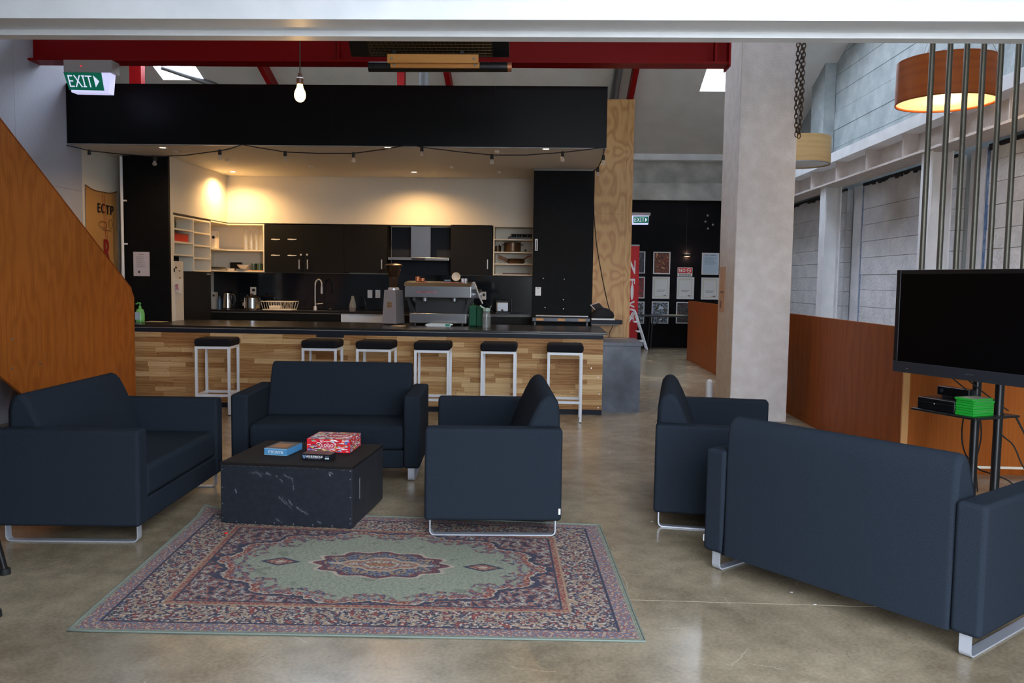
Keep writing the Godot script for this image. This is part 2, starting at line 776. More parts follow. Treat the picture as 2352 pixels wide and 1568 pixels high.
func materials() -> void:
	var fl := tri_mat(concrete_picture(), 0.26, 0.26)
	fl.roughness_texture = speckle(Color(0.8, 0.8, 0.8), Color(1, 1, 1), 0.02, 47, 5)
	fl.metallic_specular = 0.6
	M.floor = fl
	var fb := tri_mat(speckle(rgb(18, 22, 27), rgb(56, 63, 73), 0.3, 7, 2, 512), 2.2, 0.95, false)
	fb.metallic_specular = 0.12
	M.fabric = relief(fb, 0.35, 0.05, 19, 2)
	M.seat = relief(tri_mat(speckle(rgb(20, 20, 23), rgb(34, 34, 38), 0.2, 71, 2), 3.0, 0.9, false), 0.3, 0.05)
	M.chrome = plain(rgb(186, 189, 196), 0.36, 0.45)
	M.steel = plain(rgb(196, 196, 198), 0.2, 1.0)
	M.dull_steel = plain(rgb(150, 152, 156), 0.42, 0.9)
	M.galv = plain(rgb(112, 108, 98), 0.5, 0.85)
	M.white = plain(rgb(226, 228, 232), 0.4)
	M.paint = tri_mat(speckle(rgb(220, 222, 224), rgb(240, 241, 243), 0.01, 61, 5), 0.4, 0.45)
	M.kitchen_wall = plain(rgb(226, 219, 205), 0.75)
	M.melamine = plain(rgb(226, 216, 196), 0.5)
	M.black = plain(rgb(14, 14, 15), 0.4)
	M.black_wall = tri_mat(speckle(rgb(12, 12, 14), rgb(18, 19, 21), 0.02, 83), 0.8, 0.6)
	M.door_black = plain(rgb(26, 25, 24), 0.5)
	M.gloss_black = plain(rgb(20, 24, 30), 0.09)
	M.counter = plain(rgb(30, 29, 29), 0.26)
	M.slate = tri_mat(speckle(rgb(44, 48, 58), rgb(92, 98, 110), 0.007, 91, 5), 0.8, 0.4)
	M.navy_strip = plain(rgb(34, 38, 47), 0.45)
	M.edge = plain(rgb(150, 146, 142), 0.35)
	M.plastic = plain(rgb(16, 16, 18), 0.35)
	M.rubber = plain(rgb(14, 14, 15), 0.7)
	M.screen = plain(rgb(4, 4, 5), 0.3)
	M.screen.metallic_specular = 0.25
	M.bezel = plain(rgb(34, 36, 42), 0.45)
	M.red_steel = plain(rgb(138, 3, 7), 0.5)
	M.red_steel.metallic_specular = 0.3
	M.brown_socket = plain(rgb(70, 40, 26), 0.4)
	M.roof = tri_mat(speckle(rgb(206, 202, 196), rgb(220, 217, 212), 0.01, 15, 4), 0.3, 0.8)
	M.pillar = relief(tri_mat(speckle(rgb(196, 186, 180), rgb(214, 206, 201), 0.012, 13, 6), 0.7, 0.62), 0.12, 0.22, 29, 5)
	M.old_wall = relief(tri_mat(speckle(rgb(200, 202, 206), rgb(230, 231, 234), 0.008, 35, 6), 0.5, 0.55), 0.05, 0.9, 37, 5)
	M.upper_wall = relief(tri_mat(speckle(rgb(140, 150, 152), rgb(174, 182, 182), 0.008, 36, 6), 0.5, 0.6), 0.04, 0.6, 38, 4)
	M.dirty_concrete = tri_mat(speckle(rgb(160, 158, 152), rgb(206, 204, 198), 0.012, 44, 6), 0.3, 0.8)
	M.blue_paint = tri_mat(speckle(rgb(52, 92, 150), rgb(150, 172, 200), 0.012, 46, 5), 0.9, 0.6)
	M.tar = plain(rgb(22, 24, 32), 0.6)
	M.dark_mural = tri_mat(speckle(rgb(6, 7, 9), rgb(24, 20, 25), 0.005, 48, 5), 0.35, 0.5)
	M.dark_mural.metallic_specular = 0.2
	var pf := tri_mat(dots_picture(), 30.0, 0.6)
	M.perforated = pf
	var ply := timber(Vector2i(512, 512), rgb(190, 114, 50), rgb(150, 82, 30), 4.0, 0.5, 4, true, 0.72)
	M.stair_ply = tri_mat(ply, 0.55, 0.42)
	M.partition = tri_mat(timber(Vector2i(512, 512), rgb(160, 82, 28), rgb(122, 58, 14), 5.0, 0.16, 14, true, 0.7), 0.6, 0.42)
	M.partition_pale = tri_mat(timber(Vector2i(512, 512), rgb(172, 96, 40), rgb(142, 72, 24), 2.2, 0.2, 15, true, 0.6), 0.5, 0.42)
	M.ply_edge = plain(rgb(206, 152, 92), 0.6)
	M.pine = tri_mat(timber(Vector2i(512, 512), rgb(206, 164, 106), rgb(170, 120, 66), 4.5, 0.9, 24, true, 0.35), 0.62, 0.5)
	M.planks = []
	var tints := [[rgb(212, 176, 126), rgb(180, 138, 90)], [rgb(194, 152, 102), rgb(152, 108, 64)], [rgb(222, 190, 142), rgb(196, 156, 106)], [rgb(186, 142, 94), rgb(142, 98, 56)]]
	for i in 4:
		var tex := timber(Vector2i(512, 128), tints[i][0], tints[i][1], 5.0, 0.22, 60 + i, false, 0.4, 3)
		for k in 2:
			var m := tri_mat(tex, 0.9, 0.5)
			m.uv1_scale = Vector3(0.9, 3.2, 0.9)
			m.uv1_offset = Vector3(0.37 * k + 0.11 * i, 0.53 * k, 0)
			m.albedo_color = [Color.WHITE, Color(0.93, 0.9, 0.87)][k]
			m.metallic_specular = 0.3
			M.planks.append(m)
	M.veneer = tri_mat(timber(Vector2i(256, 256), rgb(206, 112, 40), rgb(168, 84, 26), 3.0, 0.12, 33, false, 0.7), 2.0, 0.5)
	M.veneer.backlight_enabled = true
	M.veneer.backlight = rgb(120, 60, 20)
	M.veneer_pale = tri_mat(timber(Vector2i(256, 256), rgb(214, 178, 122), rgb(186, 148, 92), 3.0, 0.12, 34, false, 0.7), 2.0, 0.5)
	M.honey = tri_mat(timber(Vector2i(256, 128), rgb(214, 150, 72), rgb(186, 122, 52), 2.5, 0.2, 35, false, 0.5), 1.2, 0.45)
	M.glass = glass(rgb(225, 232, 230), 0.14)
	M.green_glass = glass(rgb(70, 92, 70), 0.45)
	M.skylight = glass(rgb(235, 240, 245), 0.10)
	M.burlap = relief(tri_mat(speckle(rgb(170, 122, 66), rgb(206, 158, 94), 0.14, 55, 3), 2.5, 0.95), 0.4, 0.12)
	M.copper = plain(rgb(186, 120, 84), 0.4, 0.7)
	M.bronze = plain(rgb(96, 74, 56), 0.35, 0.6)
	M.paper = plain(rgb(222, 220, 216), 0.8)
	M.ceramic = plain(rgb(222, 212, 196), 0.3)
	M.green_case = plain(rgb(28, 150, 44), 0.35)
	M.frame_white = plain(rgb(208, 208, 208), 0.5)
	M.ink = plain(rgb(26, 24, 26), 0.6)
	M.sign_green = glow(rgb(0, 118, 88), 0.05)
	M.sign_white = glow(rgb(214, 214, 255), 0.12)
	M.red_led = glow(rgb(255, 40, 40), 0.2)
	M.warm_disc = glow(rgb(255, 226, 186), 1.2)
	for k in [M.black, M.black_wall, M.door_black, M.partition, M.partition_pale, M.stair_ply, M.seat, M.navy_strip]:
		k.metallic_specular = 0.25
	M.rug = plain(Color.WHITE, 0.95)
	M.rug.albedo_texture = rug_picture()
	M.rug_edge = plain(rgb(112, 122, 112), 0.9)
	M.box_front = plain(Color.WHITE, 0.4)
	M.box_front.albedo_texture = scuffed_picture()
	M.box = tri_mat(speckle(rgb(30, 32, 37), rgb(46, 49, 56), 0.02, 57, 5), 0.9, 0.5)
	M.box_top = plain(rgb(32, 29, 29), 0.65)
	M.box_top.metallic_specular = 0.15
	M.box.metallic_specular = 0.3
	M.box_front.metallic_specular = 0.3


func _ready() -> void:
	# ---- camera
	look = Basis.from_euler(TURN)
	var cam := Camera3D.new()
	cam.name = "camera"
	cam.transform = Transform3D(look, EYE)
	cam.fov = rad_to_deg(2.0 * atan(784.0 / FOCAL))
	cam.near = 0.05
	cam.far = 200.0
	cam.current = true
	add_child(cam)
	# ---- overcast daylight, which comes in by the tall glazed front behind the camera and the skylights
	var sky := ProceduralSkyMaterial.new()
	sky.sky_top_color = rgb(206, 220, 240)
	sky.sky_horizon_color = rgb(226, 234, 244)
	sky.ground_bottom_color = rgb(96, 94, 90)
	sky.ground_horizon_color = rgb(120, 118, 114)
	sky.sky_energy_multiplier = 1.0
	sky.sun_angle_max = 0.0
	var env := Environment.new()
	env.background_mode = Environment.BG_SKY
	env.sky = Sky.new()
	env.sky.sky_material = sky
	env.background_energy_multiplier = 3.0
	env.tonemap_mode = Environment.TONE_MAPPER_LINEAR
	env.tonemap_exposure = 6.5
	env.sdfgi_enabled = true
	env.ssao_enabled = true
	env.ssil_enabled = true
	var we := WorldEnvironment.new()
	we.name = "world"
	we.environment = env
	add_child(we)

	materials()
	shell()
	roof()
	hall_right()
	hall_far()
	stair()
	kitchen_shell()
	bar_counter()
	kitchen_units()
	lounge()
	television()
	overhead()
	kitchen_things()
	bar_things()
	far_things()
	small_things()


# ---------------------------------------------------------------- the building
func shell() -> void:
	struct(sp(Vector3(-9.8, -0.2, FRONT_Z + 0.2), Vector3(6.0, 0, -20.2)), "floor", M.floor)
	var pave := struct(sp(Vector3(-30, -0.25, FRONT_Z + 0.2), Vector3(30, -0.02, 40)), "floor_forecourt", plain(rgb(140, 138, 132), 0.8))
	pave.set_meta("label", "grey paved forecourt outside the glazed front")
	var white: Material = M.paint
	var f0 := -0.1
	var f1 := 3.0
	struct(sp(Vector3(-9.8, 0, FRONT_Z), Vector3(f0, 3.9, FRONT_Z + 0.2)), "wall_front", white)
	struct(sp(Vector3(f1, 0, FRONT_Z), Vector3(6.0, 3.9, FRONT_Z + 0.2)), "wall_front_side", white)
	var glaze := struct(sp(Vector3(f0, 3.62, FRONT_Z), Vector3(f1, 3.9, FRONT_Z + 0.2)), "wall_front_lintel", white)
	for i in 3:
		var x := lerpf(f0, f1, i / 2.0)
		part(sp(Vector3(x - 0.03, 0, FRONT_Z + 0.04), Vector3(x + 0.03, 3.62, FRONT_Z + 0.12)), "mullion", M.black, glaze)
	struct(sp(Vector3(-2.62, 0, FRONT_Z), Vector3(-2.5, 3.5, -3.0)), "wall_entry", M.slate)
	struct(sp(Vector3(LEFT_X - 0.2, 0, FRONT_Z + 0.2), Vector3(LEFT_X, 8.4, -20.2)), "wall_left", M.upper_wall)
	# painted steel beam over the camera's bay: web, ledge and lower flange
	var lintel := struct(sp(Vector3(-9.4, 2.735, -4.0), Vector3(5.5, 2.93, -4.2)), "trim_1", white)
	part(sp(Vector3(-9.4, 2.87, -3.955), Vector3(5.5, 2.93, -4.0)), "top_flange", white, lintel)
	part(sp(Vector3(-9.4, 2.708, -4.18), Vector3(5.5, 2.735, -4.26)), "lower_flange", white, lintel)
	# pale filled saw-cut lines in the slab
	var joint := Build.new()
	joint.span(Vector3(-5, 0.0, -5.02), Vector3(-2.35, 0.0006, -5.023))
	joint.span(Vector3(0.2, 0.0, -3.86), Vector3(2.6, 0.0006, -3.863))
	var fl := get_node("floor")
	part(joint, "saw_cut", plain(rgb(166, 152, 130), 0.7), fl)


func slab(cells: Array, holes: Array, xs: Array, ss: Array, frame: Transform3D, thick: float) -> Build:
	var b := Build.new()
	b.t = frame
	for h in holes:
		xs.append_array([h[0], h[1]])
		ss.append_array([h[2], h[3]])
	xs.sort()
	ss.sort()
	for i in xs.size() - 1:
		for j in ss.size() - 1:
			var c := Vector2((xs[i] + xs[i + 1]) / 2.0, (ss[j] + ss[j + 1]) / 2.0)
			if xs[i + 1] - xs[i] < 1e-4 or ss[j + 1] - ss[j] < 1e-4:
				continue
			var open := false
			for h in holes:
				if c.x > h[0] and c.x < h[1] and c.y > h[2] and c.y < h[3]:
					open = true
			if not open:
				b.span(Vector3(xs[i], 0, ss[j]), Vector3(xs[i + 1], thick, ss[j + 1]))
	return b


func roof() -> void:
	var k := sqrt(1.0 + SLOPE * SLOPE)
	var ridge := -10.5
	var up := Vector3(0, SLOPE, 1) / k
	var rear := Transform3D(Basis(Vector3.RIGHT, Vector3(0, 1, -SLOPE) / k, up), Vector3(0, 4.5, -19.6))
	var right_low := at_roof(1609, 210)
	var left_low := at_roof(470, 184)
	var holes := []
	for h in [[right_low.x - 0.02, right_low.x + 1.0, right_low.z, ridge - 1.0], [left_low.x - 0.85, left_low.x, left_low.z, ridge - 1.6], [-4.6, -1.4, -15.2, ridge - 1.0]]:
		holes.append([h[0], h[1], (h[2] + 19.6) * k, (h[3] + 19.6) * k])
	var back := struct(slab([], holes, [LEFT_X, RIGHT_X + 0.2], [-0.4, (ridge + 19.6) * k], rear, 0.14), "ceiling_rear", M.roof)
	var n := 1
	for h in holes:
		var b := Build.new()
		b.t = rear
		b.span(Vector3(h[0], 0.10, h[2]), Vector3(h[1], 0.106, h[3]))
		struct(b, "window_%d" % n, M.skylight)
		n += 1
	# the front slope
	var top := roof_y(ridge)
	var front := Transform3D(Basis(Vector3.RIGHT, Vector3(0, 1, SLOPE) / k, Vector3(0, -SLOPE, 1) / k), Vector3(0, top, ridge))
	var over := [right_low.x - 0.3, right_low.x + 1.0, 0.8, 3.6]
	var strip := [-0.5, 2.0, (-2.4 - ridge) * k, (-1.6 - ridge) * k]
	struct(slab([], [over, strip], [LEFT_X, RIGHT_X + 0.2], [0.0, 12.1], front, 0.14), "ceiling_mid", M.roof)
	var pane := Build.new()
	pane.t = front
	pane.span(Vector3(over[0], 0.10, over[2]), Vector3(over[1], 0.106, over[3]))
	struct(pane, "window_%d" % n, M.skylight)
	pane = Build.new()
	pane.t = front
	pane.span(Vector3(strip[0], 0.10, strip[2]), Vector3(strip[1], 0.106, strip[3]))
	struct(pane, "window_%d" % (n + 1), M.skylight)
	# gable ends
	var gable := Build.new()
	gable.prism(PackedVector2Array([Vector2(-19.9, 3.3), Vector2(0.8, 3.3), Vector2(0.8, 3.75), Vector2(ridge, top + 0.1), Vector2(-19.9, 4.45)]), 0.0, 0.15)
	gable.t = Transform3D()
	var g := struct(gable, "wall_left_gable", M.upper_wall)
	g.transform = Transform3D(Basis(Vector3(0, 0, 1), Vector3.UP, Vector3(-1, 0, 0)), Vector3(LEFT_X - 0.02, 0, 0))
	# red steel: the long beam across the hall, its rafters and props
	var z := -8.75
	var beam := thing("steel_beam", "long dark red painted steel beam spanning the hall above the black fascia", "beam", Vector3(0, 0, z))
	var y := at_z(800, 148, z).y
	var x1 := at_z(1668, 140, z).x
	part(sp(Vector3(-9.4, y, -0.11), Vector3(x1, y + 0.022, 0.11)), "lower_flange", M.red_steel, beam)
	part(sp(Vector3(-9.4, y + 0.022, -0.012), Vector3(x1, y + 0.36, 0.012)), "web", M.red_steel, beam)
	part(sp(Vector3(-9.4, y + 0.36, -0.11), Vector3(x1, y + 0.382, 0.11)), "upper_flange", M.red_steel, beam)
	for px in [782.0, 1640.0]:
		var x := at_z(px, 130, z).x
		part(sp(Vector3(x - 0.01, y + 0.022, -0.1), Vector3(x + 0.01, y + 0.36, 0.1)), "stiffener", M.red_steel, beam)
	part(sp(Vector3(x1, y - 0.03, -0.13), Vector3(x1 + 0.02, y + 0.42, 0.13)), "end_plate", M.red_steel, beam)
	for r in [[610.0, 148.0, 634.0, 195.0, "red steel rafter sloping down behind the black fascia left of the bulb"], [1459.0, 150.0, 1443.0, 226.0, "red steel rafter sloping down behind the plywood end wall"], [1030.0, 165.0, 1042.0, 195.0, "dark red steel rafter beside the silver flue"]]:
		var a := at_roof(r[0], r[1])
		var x := a.x
		var b := Build.new()
		var lo := Vector3(x, roof_y(-19.4) - 0.13, -19.4)
		var hi := Vector3(x, roof_y(ridge) - 0.13, ridge)
		b.bar(lo, hi, 0.10, 0.24)
		solo(b, "roof_rafter", r[4], "rafter", M.red_steel)
	for r in [[315.0, 0.23, "red steel post rising behind the fascia beside the exit sign"], [922.0, 0.14, "bright red steel post rising behind the fascia under the hanging heater"]]:
		var p := at_z(r[0], 180, -16.0)
		var b := Build.new()
		b.span(Vector3(p.x - r[1] / 2, 0, -16.08), Vector3(p.x + r[1] / 2, roof_y(-16.0) - 0.03, -15.92))
		solo(b, "steel_post", r[2], "post", M.red_steel)
	var d := at_z(974, 185, -12.6)
	var flue := Build.new()
	flue.lathe([Vector2(0.07, 3.1), Vector2(0.07, 3.72), Vector2(0.078, 3.73), Vector2(0.078, 3.76), Vector2(0.07, 3.77), Vector2(0.07, roof_y(-12.6) - 0.06)], 20, Vector3(d.x, 0, -12.6))
	solo(flue, "flue_pipe", "silver metal flue pipe standing above the kitchen roof", "pipe", M.dull_steel)
	var lp := at_roof(1417, 160)
	var vent := Build.new()
	vent.tube([Vector3(lp.x, roof_y(-19.3) - 0.16, -19.3), Vector3(lp.x, roof_y(-11.0) - 0.16, -11.0)], 0.09, 12)
	solo(vent, "vent_duct", "pale grey round duct running up the roof beside a red rafter", "duct", M.dull_steel)
	var cd := at_roof(370, 148)
	var ce := at_roof(500, 192)
	solo(tu([cd + Vector3(0, -0.05, 0), ce + Vector3(0, -0.05, 0)], 0.05, 10), "roof_conduit", "grey conduit slanting across the roof under the skylight left of the bulb", "conduit", M.dull_steel)


func hall_right() -> void:
	# upper wall with pilaster, a painted steel beam, columns and board-marked bays below
	struct(sp(Vector3(RIGHT_X, 0, FRONT_Z + 0.2), Vector3(RIGHT_X + 0.2, 8.4, -20.2)), "wall_right", M.upper_wall)
	var wall := get_node("wall_right")
	var rng := RandomNumberGenerator.new()
	rng.seed = 77
	# board marks on the upper wall, each course standing a little proud or back
	for i in 7:
		var y := 3.78 + i * 0.34
		var d := rng.randf_range(0.004, 0.014)
		part(sp(Vector3(RIGHT_X - d, y + 0.004, -4.5), Vector3(RIGHT_X, y + 0.334, -19.7)), "board_course", M.upper_wall, wall)
	for z in [-16.2, -9.6]:
		part(sp(Vector3(RIGHT_X - 0.22, 3.7, z), Vector3(RIGHT_X - 0.015, 7.4, z - 0.75)), "pilaster", M.upper_wall, wall)
	var cols := [-18.9, -14.95, -11.0, -7.0]
	for i in cols.size() - 1:
		var z0: float = cols[i] + 0.64
		var z1: float = cols[i + 1] - 0.14
		var h := 0.0
		while h < 3.2:
			var top := minf(h + rng.randf_range(0.24, 0.32), 3.24)
			if top > 3.1:
				top = 3.24
			var d := rng.randf_range(0.10, 0.114)
			var cut := z0 + (z1 - z0) * rng.randf_range(0.3, 0.7)
			for e in [[z0, cut - 0.002], [cut + 0.002, z1]]:
				var c := Build.new()
				c.span(Vector3(RIGHT_X - d, h + 0.0035, e[0]), Vector3(RIGHT_X, top - 0.0035, e[1]))
				part(c, "board_course", M.old_wall, wall)
			h = top
		# blue-stained reveal beside the column, and the tarred joint above the bay
		part(sp(Vector3(RIGHT_X - 0.07, 0, z0 - 0.14), Vector3(RIGHT_X, 3.24, z0)), "stained_joint", M.blue_paint, wall)
		part(sp(Vector3(RIGHT_X - 0.085, 0, z0 - 0.5), Vector3(RIGHT_X, 3.24, z0 - 0.14)), "reveal", M.old_wall, wall)
		var ragged := Build.new()
		for k in 40:
			var z := lerpf(z0, z1, k / 40.0)
			var w := (z1 - z0) / 40.0
			ragged.span(Vector3(RIGHT_X - 0.133, 3.24 - rng.randf_range(0.02, 0.07), z), Vector3(RIGHT_X - 0.10, 3.25, z + w))
		part(ragged, "tar_joint", M.tar, wall)
	# the wall beam
	var b := thing("wall_beam", "long white painted steel beam along the board-marked wall", "beam", Vector3.ZERO)
	part(sp(Vector3(4.85, 3.60, -4.5), Vector3(5.26, 3.76, -19.7)), "top_band", M.paint, b)
	part(sp(Vector3(5.1, 3.28, -4.5), Vector3(5.14, 3.60, -19.7)), "web", M.pillar, b)
	part(sp(Vector3(4.86, 3.25, -4.5), Vector3(5.26, 3.28, -19.7)), "lower_flange", M.pillar, b)
	var z := -18.2
	while z < -5.0:
		part(sp(Vector3(4.9, 3.28, z), Vector3(5.1, 3.60, z + 0.02)), "stiffener", M.pillar, b)
		z += 1.3
	# columns: H section, standing below the beam
	var names := ["white steel column by the blue-stained wall joint, farthest behind the concrete pillar", "white steel column with a blue-stained joint, between pillar and television", "white steel column behind the row of vertical pipes", "white steel column of the wall beyond the television"]
	for i in cols.size():
		var c := thing("steel_column", names[i], "column", Vector3(5.06, 0, cols[i]), 0.0, "columns of the board-marked wall")
		part(sp(Vector3(-0.13, 0, -0.012), Vector3(0.13, 3.25, 0.012)), "web", M.paint, c)
		for s in [-1, 1]:
			part(sp(Vector3(s * 0.13 - 0.01, 0, -0.14), Vector3(s * 0.13 + 0.01, 3.25, 0.14)), "flange", M.paint, c)
		part(sp(Vector3(-0.16, 3.02, 0.012), Vector3(-0.04, 3.26, 0.03)), "bolted_plate", M.paint, c)


func hall_far() -> void:
	# far wall: dark mural below, concrete beams above
	var w := struct(sp(Vector3(-9.8, 0, HALL_Z), Vector3(6.0, 4.45, HALL_Z - 0.2)), "wall_back", M.dirty_concrete)
	var x0 := -9.4
	var seam := at_z(1574, 540, HALL_Z).x
	for e in [[x0, seam - 1.6], [seam - 1.596, seam - 0.004], [seam, 5.2]]:
		part(sp(Vector3(e[0], 0, HALL_Z), Vector3(e[1], 3.47, HALL_Z + 0.03)), "mural_panel", M.dark_mural, w)
	part(sp(Vector3(-9.4, 3.47, HALL_Z), Vector3(5.2, 3.86, HALL_Z + 0.16)), "concrete_beam", M.dirty_concrete, w)
	part(sp(Vector3(-9.4, 4.38, HALL_Z), Vector3(5.2, 4.52, HALL_Z + 0.25)), "cornice", M.paint, w)
	# half-height plywood partition, running beside the aisle and turning behind the television
	var p := thing("plywood_partition", "half-height orange plywood partition running behind the concrete pillar", "partition", Vector3.ZERO)
	var x := 2.93
	var zc := -6.78
	var ends := [-16.75, -14.35, -11.95, -9.55, zc]
	for i in 4:
		part(sp(Vector3(x, 0.06, ends[i] + 0.001), Vector3(x + 0.04, 1.18, ends[i + 1] - 0.001)), "side_panel", M.partition, p)
	part(sp(Vector3(x - 0.008, 0, ends[0]), Vector3(x + 0.045, 0.06, zc)), "skirting", M.partition, p)
	part(sp(Vector3(x, 0, zc), Vector3(x + 0.05, 1.18, zc + 0.022)), "corner_edge", M.ply_edge, p)
	part(sp(Vector3(x + 0.05, 0.07, zc - 0.02), Vector3(RIGHT_X - 0.5, 1.18, zc + 0.02)), "end_panel", M.partition_pale, p)
	part(sp(Vector3(x + 0.05, 0.05, zc - 0.02), Vector3(RIGHT_X - 0.5, 0.07, zc + 0.03)), "white_strip", M.melamine, p)
	part(sp(Vector3(x + 0.05, 0, zc - 0.02), Vector3(RIGHT_X - 0.5, 0.05, zc + 0.02)), "end_skirting", M.partition, p)
	# scaffold pipes standing on the end panel
	for px in [2117.0, 2157.0, 2195.0, 2233.0, 2272.0, 2311.0, 2350.0]:
		var q := at_z(px, 612, zc)
		solo(tu([Vector3(q.x, 1.18, zc), Vector3(q.x, roof_y(-10.5) - 0.36 * 3.8, zc)], 0.0215, 12), "steel_pipe", "upright galvanised steel pipe standing on the plywood partition behind the television", "pipe", M.galv, Vector3.ZERO, "pipes on the partition")
	# concrete pillar
	var a := at_y(1679, 965)
	var c := at_y(1808, 972)
	var z := (a.z + c.z) / 2.0
	var xa := at_z(1681, 800, z).x
	var xb := at_z(1812, 800, z).x
	var pl := thing("concrete_pillar", "large off-white painted concrete pillar behind the facing loveseats", "pillar", Vector3((xa + xb) / 2, 0, z - 0.4))
	part(so(Vector3(xb - xa, 6.6, 0.8), 0.012, Vector3(0, 3.3, 0)), "shaft", M.pillar, pl)
	# notice in a clear holder on its side
	var n := thing("pillar_notice", "tall tan notice in a clear holder on the pillar side", "notice", Vector3(xa - 0.004, 0, 0))
	var u0 := at_x(1668, 612, xa)
	var u1 := at_x(1653, 715, xa)
	part(sp(Vector3(-0.004, u1.y, u1.z), Vector3(0, u0.y, u0.z)), "paper", plain(rgb(198, 160, 132), 0.6), n)
	part(sp(Vector3(-0.0055, lerpf(u1.y, u0.y, 0.42), lerpf(u1.z, u0.z, 0.2)), Vector3(-0.004, lerpf(u1.y, u0.y, 0.46), lerpf(u1.z, u0.z, 0.8))), "print", plain(rgb(120, 92, 78), 0.6), n)
	part(sp(Vector3(-0.0055, lerpf(u1.y, u0.y, 0.08), lerpf(u1.z, u0.z, 0.12)), Vector3(-0.004, lerpf(u1.y, u0.y, 0.24), lerpf(u1.z, u0.z, 0.45))), "print", plain(rgb(140, 110, 96), 0.6), n)
	# short capped white pipe at its foot
	var bl := at_y(1628, 930)
	solo(la([Vector2(0, 0), Vector2(0.045, 0), Vector2(0.045, 0.26), Vector2(0.04, 0.295), Vector2(0.025, 0.318), Vector2(0, 0.325)], 20), "pipe_stub", "short white capped pipe standing on the floor by the pillar", "pipe", M.white, Vector3(bl.x, 0, bl.z))


func stair() -> void:
	# perforated screen wall
	var w := struct(sp(Vector3(SCREEN_X - 0.12, 0, -4.4), Vector3(SCREEN_X - 0.012, 5.2, -9.62)), "wall_screen", M.kitchen_wall)
	var seam := at_x(100, 422, SCREEN_X).y
	for z in [[-4.4, -5.9], [-5.904, -7.1], [-7.104, -8.4], [-8.404, -9.62]]:
		part(sp(Vector3(SCREEN_X - 0.012, 0.0, z[0]), Vector3(SCREEN_X, seam - 0.003, z[1])), "perforated_panel", M.perforated, w)
		part(sp(Vector3(SCREEN_X - 0.012, seam, z[0]), Vector3(SCREEN_X, 5.2, z[1])), "perforated_panel", M.perforated, w)
	# the stair: plywood side, treads behind it
	var x := -4.66
	var poly := PackedVector2Array()
	for q in [[-3.0, 270.0], [302.0, 664.0], [308.0, 682.0]]:
		var p := at_x(q[0], q[1], x)
		poly.append(Vector2(p.z, p.y))
	var rise: float = (poly[0].y - poly[1].y) / (poly[0].x - poly[1].x)
	var far := poly[2].x
	poly[0] = Vector2(poly[1].x + 4.2, poly[1].y + rise * 4.2)
	poly.append(Vector2(far, 0))
	var low := at_x(40, 895, x)
	poly.append(Vector2(low.z - low.y / rise, 0))
	poly.append(Vector2(poly[0].x, low.y + (poly[0].x - low.z) * rise))
	var st := thing("staircase", "staircase with an orange plywood side panel rising beside the bar", "staircase", Vector3(x, 0, 0))
	var b := Build.new()
	b.t = Transform3D(Basis(Vector3(0, 0, 1), Vector3.UP, Vector3(-1, 0, 0)), Vector3.ZERO)
	b.prism(poly, 0.0, 0.03)
	part(b, "side_panel", M.stair_ply, st)
	var cap := Build.new()
	cap.bar(Vector3(-0.015, poly[1].y + 0.008, poly[1].x), Vector3(-0.015, poly[0].y + 0.008, poly[0].x), 0.034, 0.014)
	part(cap, "edge_strip", M.partition, st)
	var zs := far + 0.15
	var y := 0.17
	while zs < poly[0].x - 0.3:
		part(sp(Vector3(-0.74, y - 0.03, zs), Vector3(-0.032, y, zs + 0.30)), "tread", M.pine, st)
		zs += 0.17 / rise
		y += 0.17
	for q in [[92.0, 833.0], [28.0, 846.0], [28.0, 779.0]]:
		var p := at_x(q[0], q[1], x)
		var s := Build.new()
		s.t = Transform3D(Basis(Vector3(0, 0, 1), Vector3(1, 0, 0), Vector3(0, 1, 0)), Vector3(0, p.y, p.z))
		s.lathe([Vector2(0.011, 0), Vector2(0.011, 0.003), Vector2(0.007, 0.006), Vector2(0, 0.006)], 10)
		part(s, "screw", M.dull_steel, st)


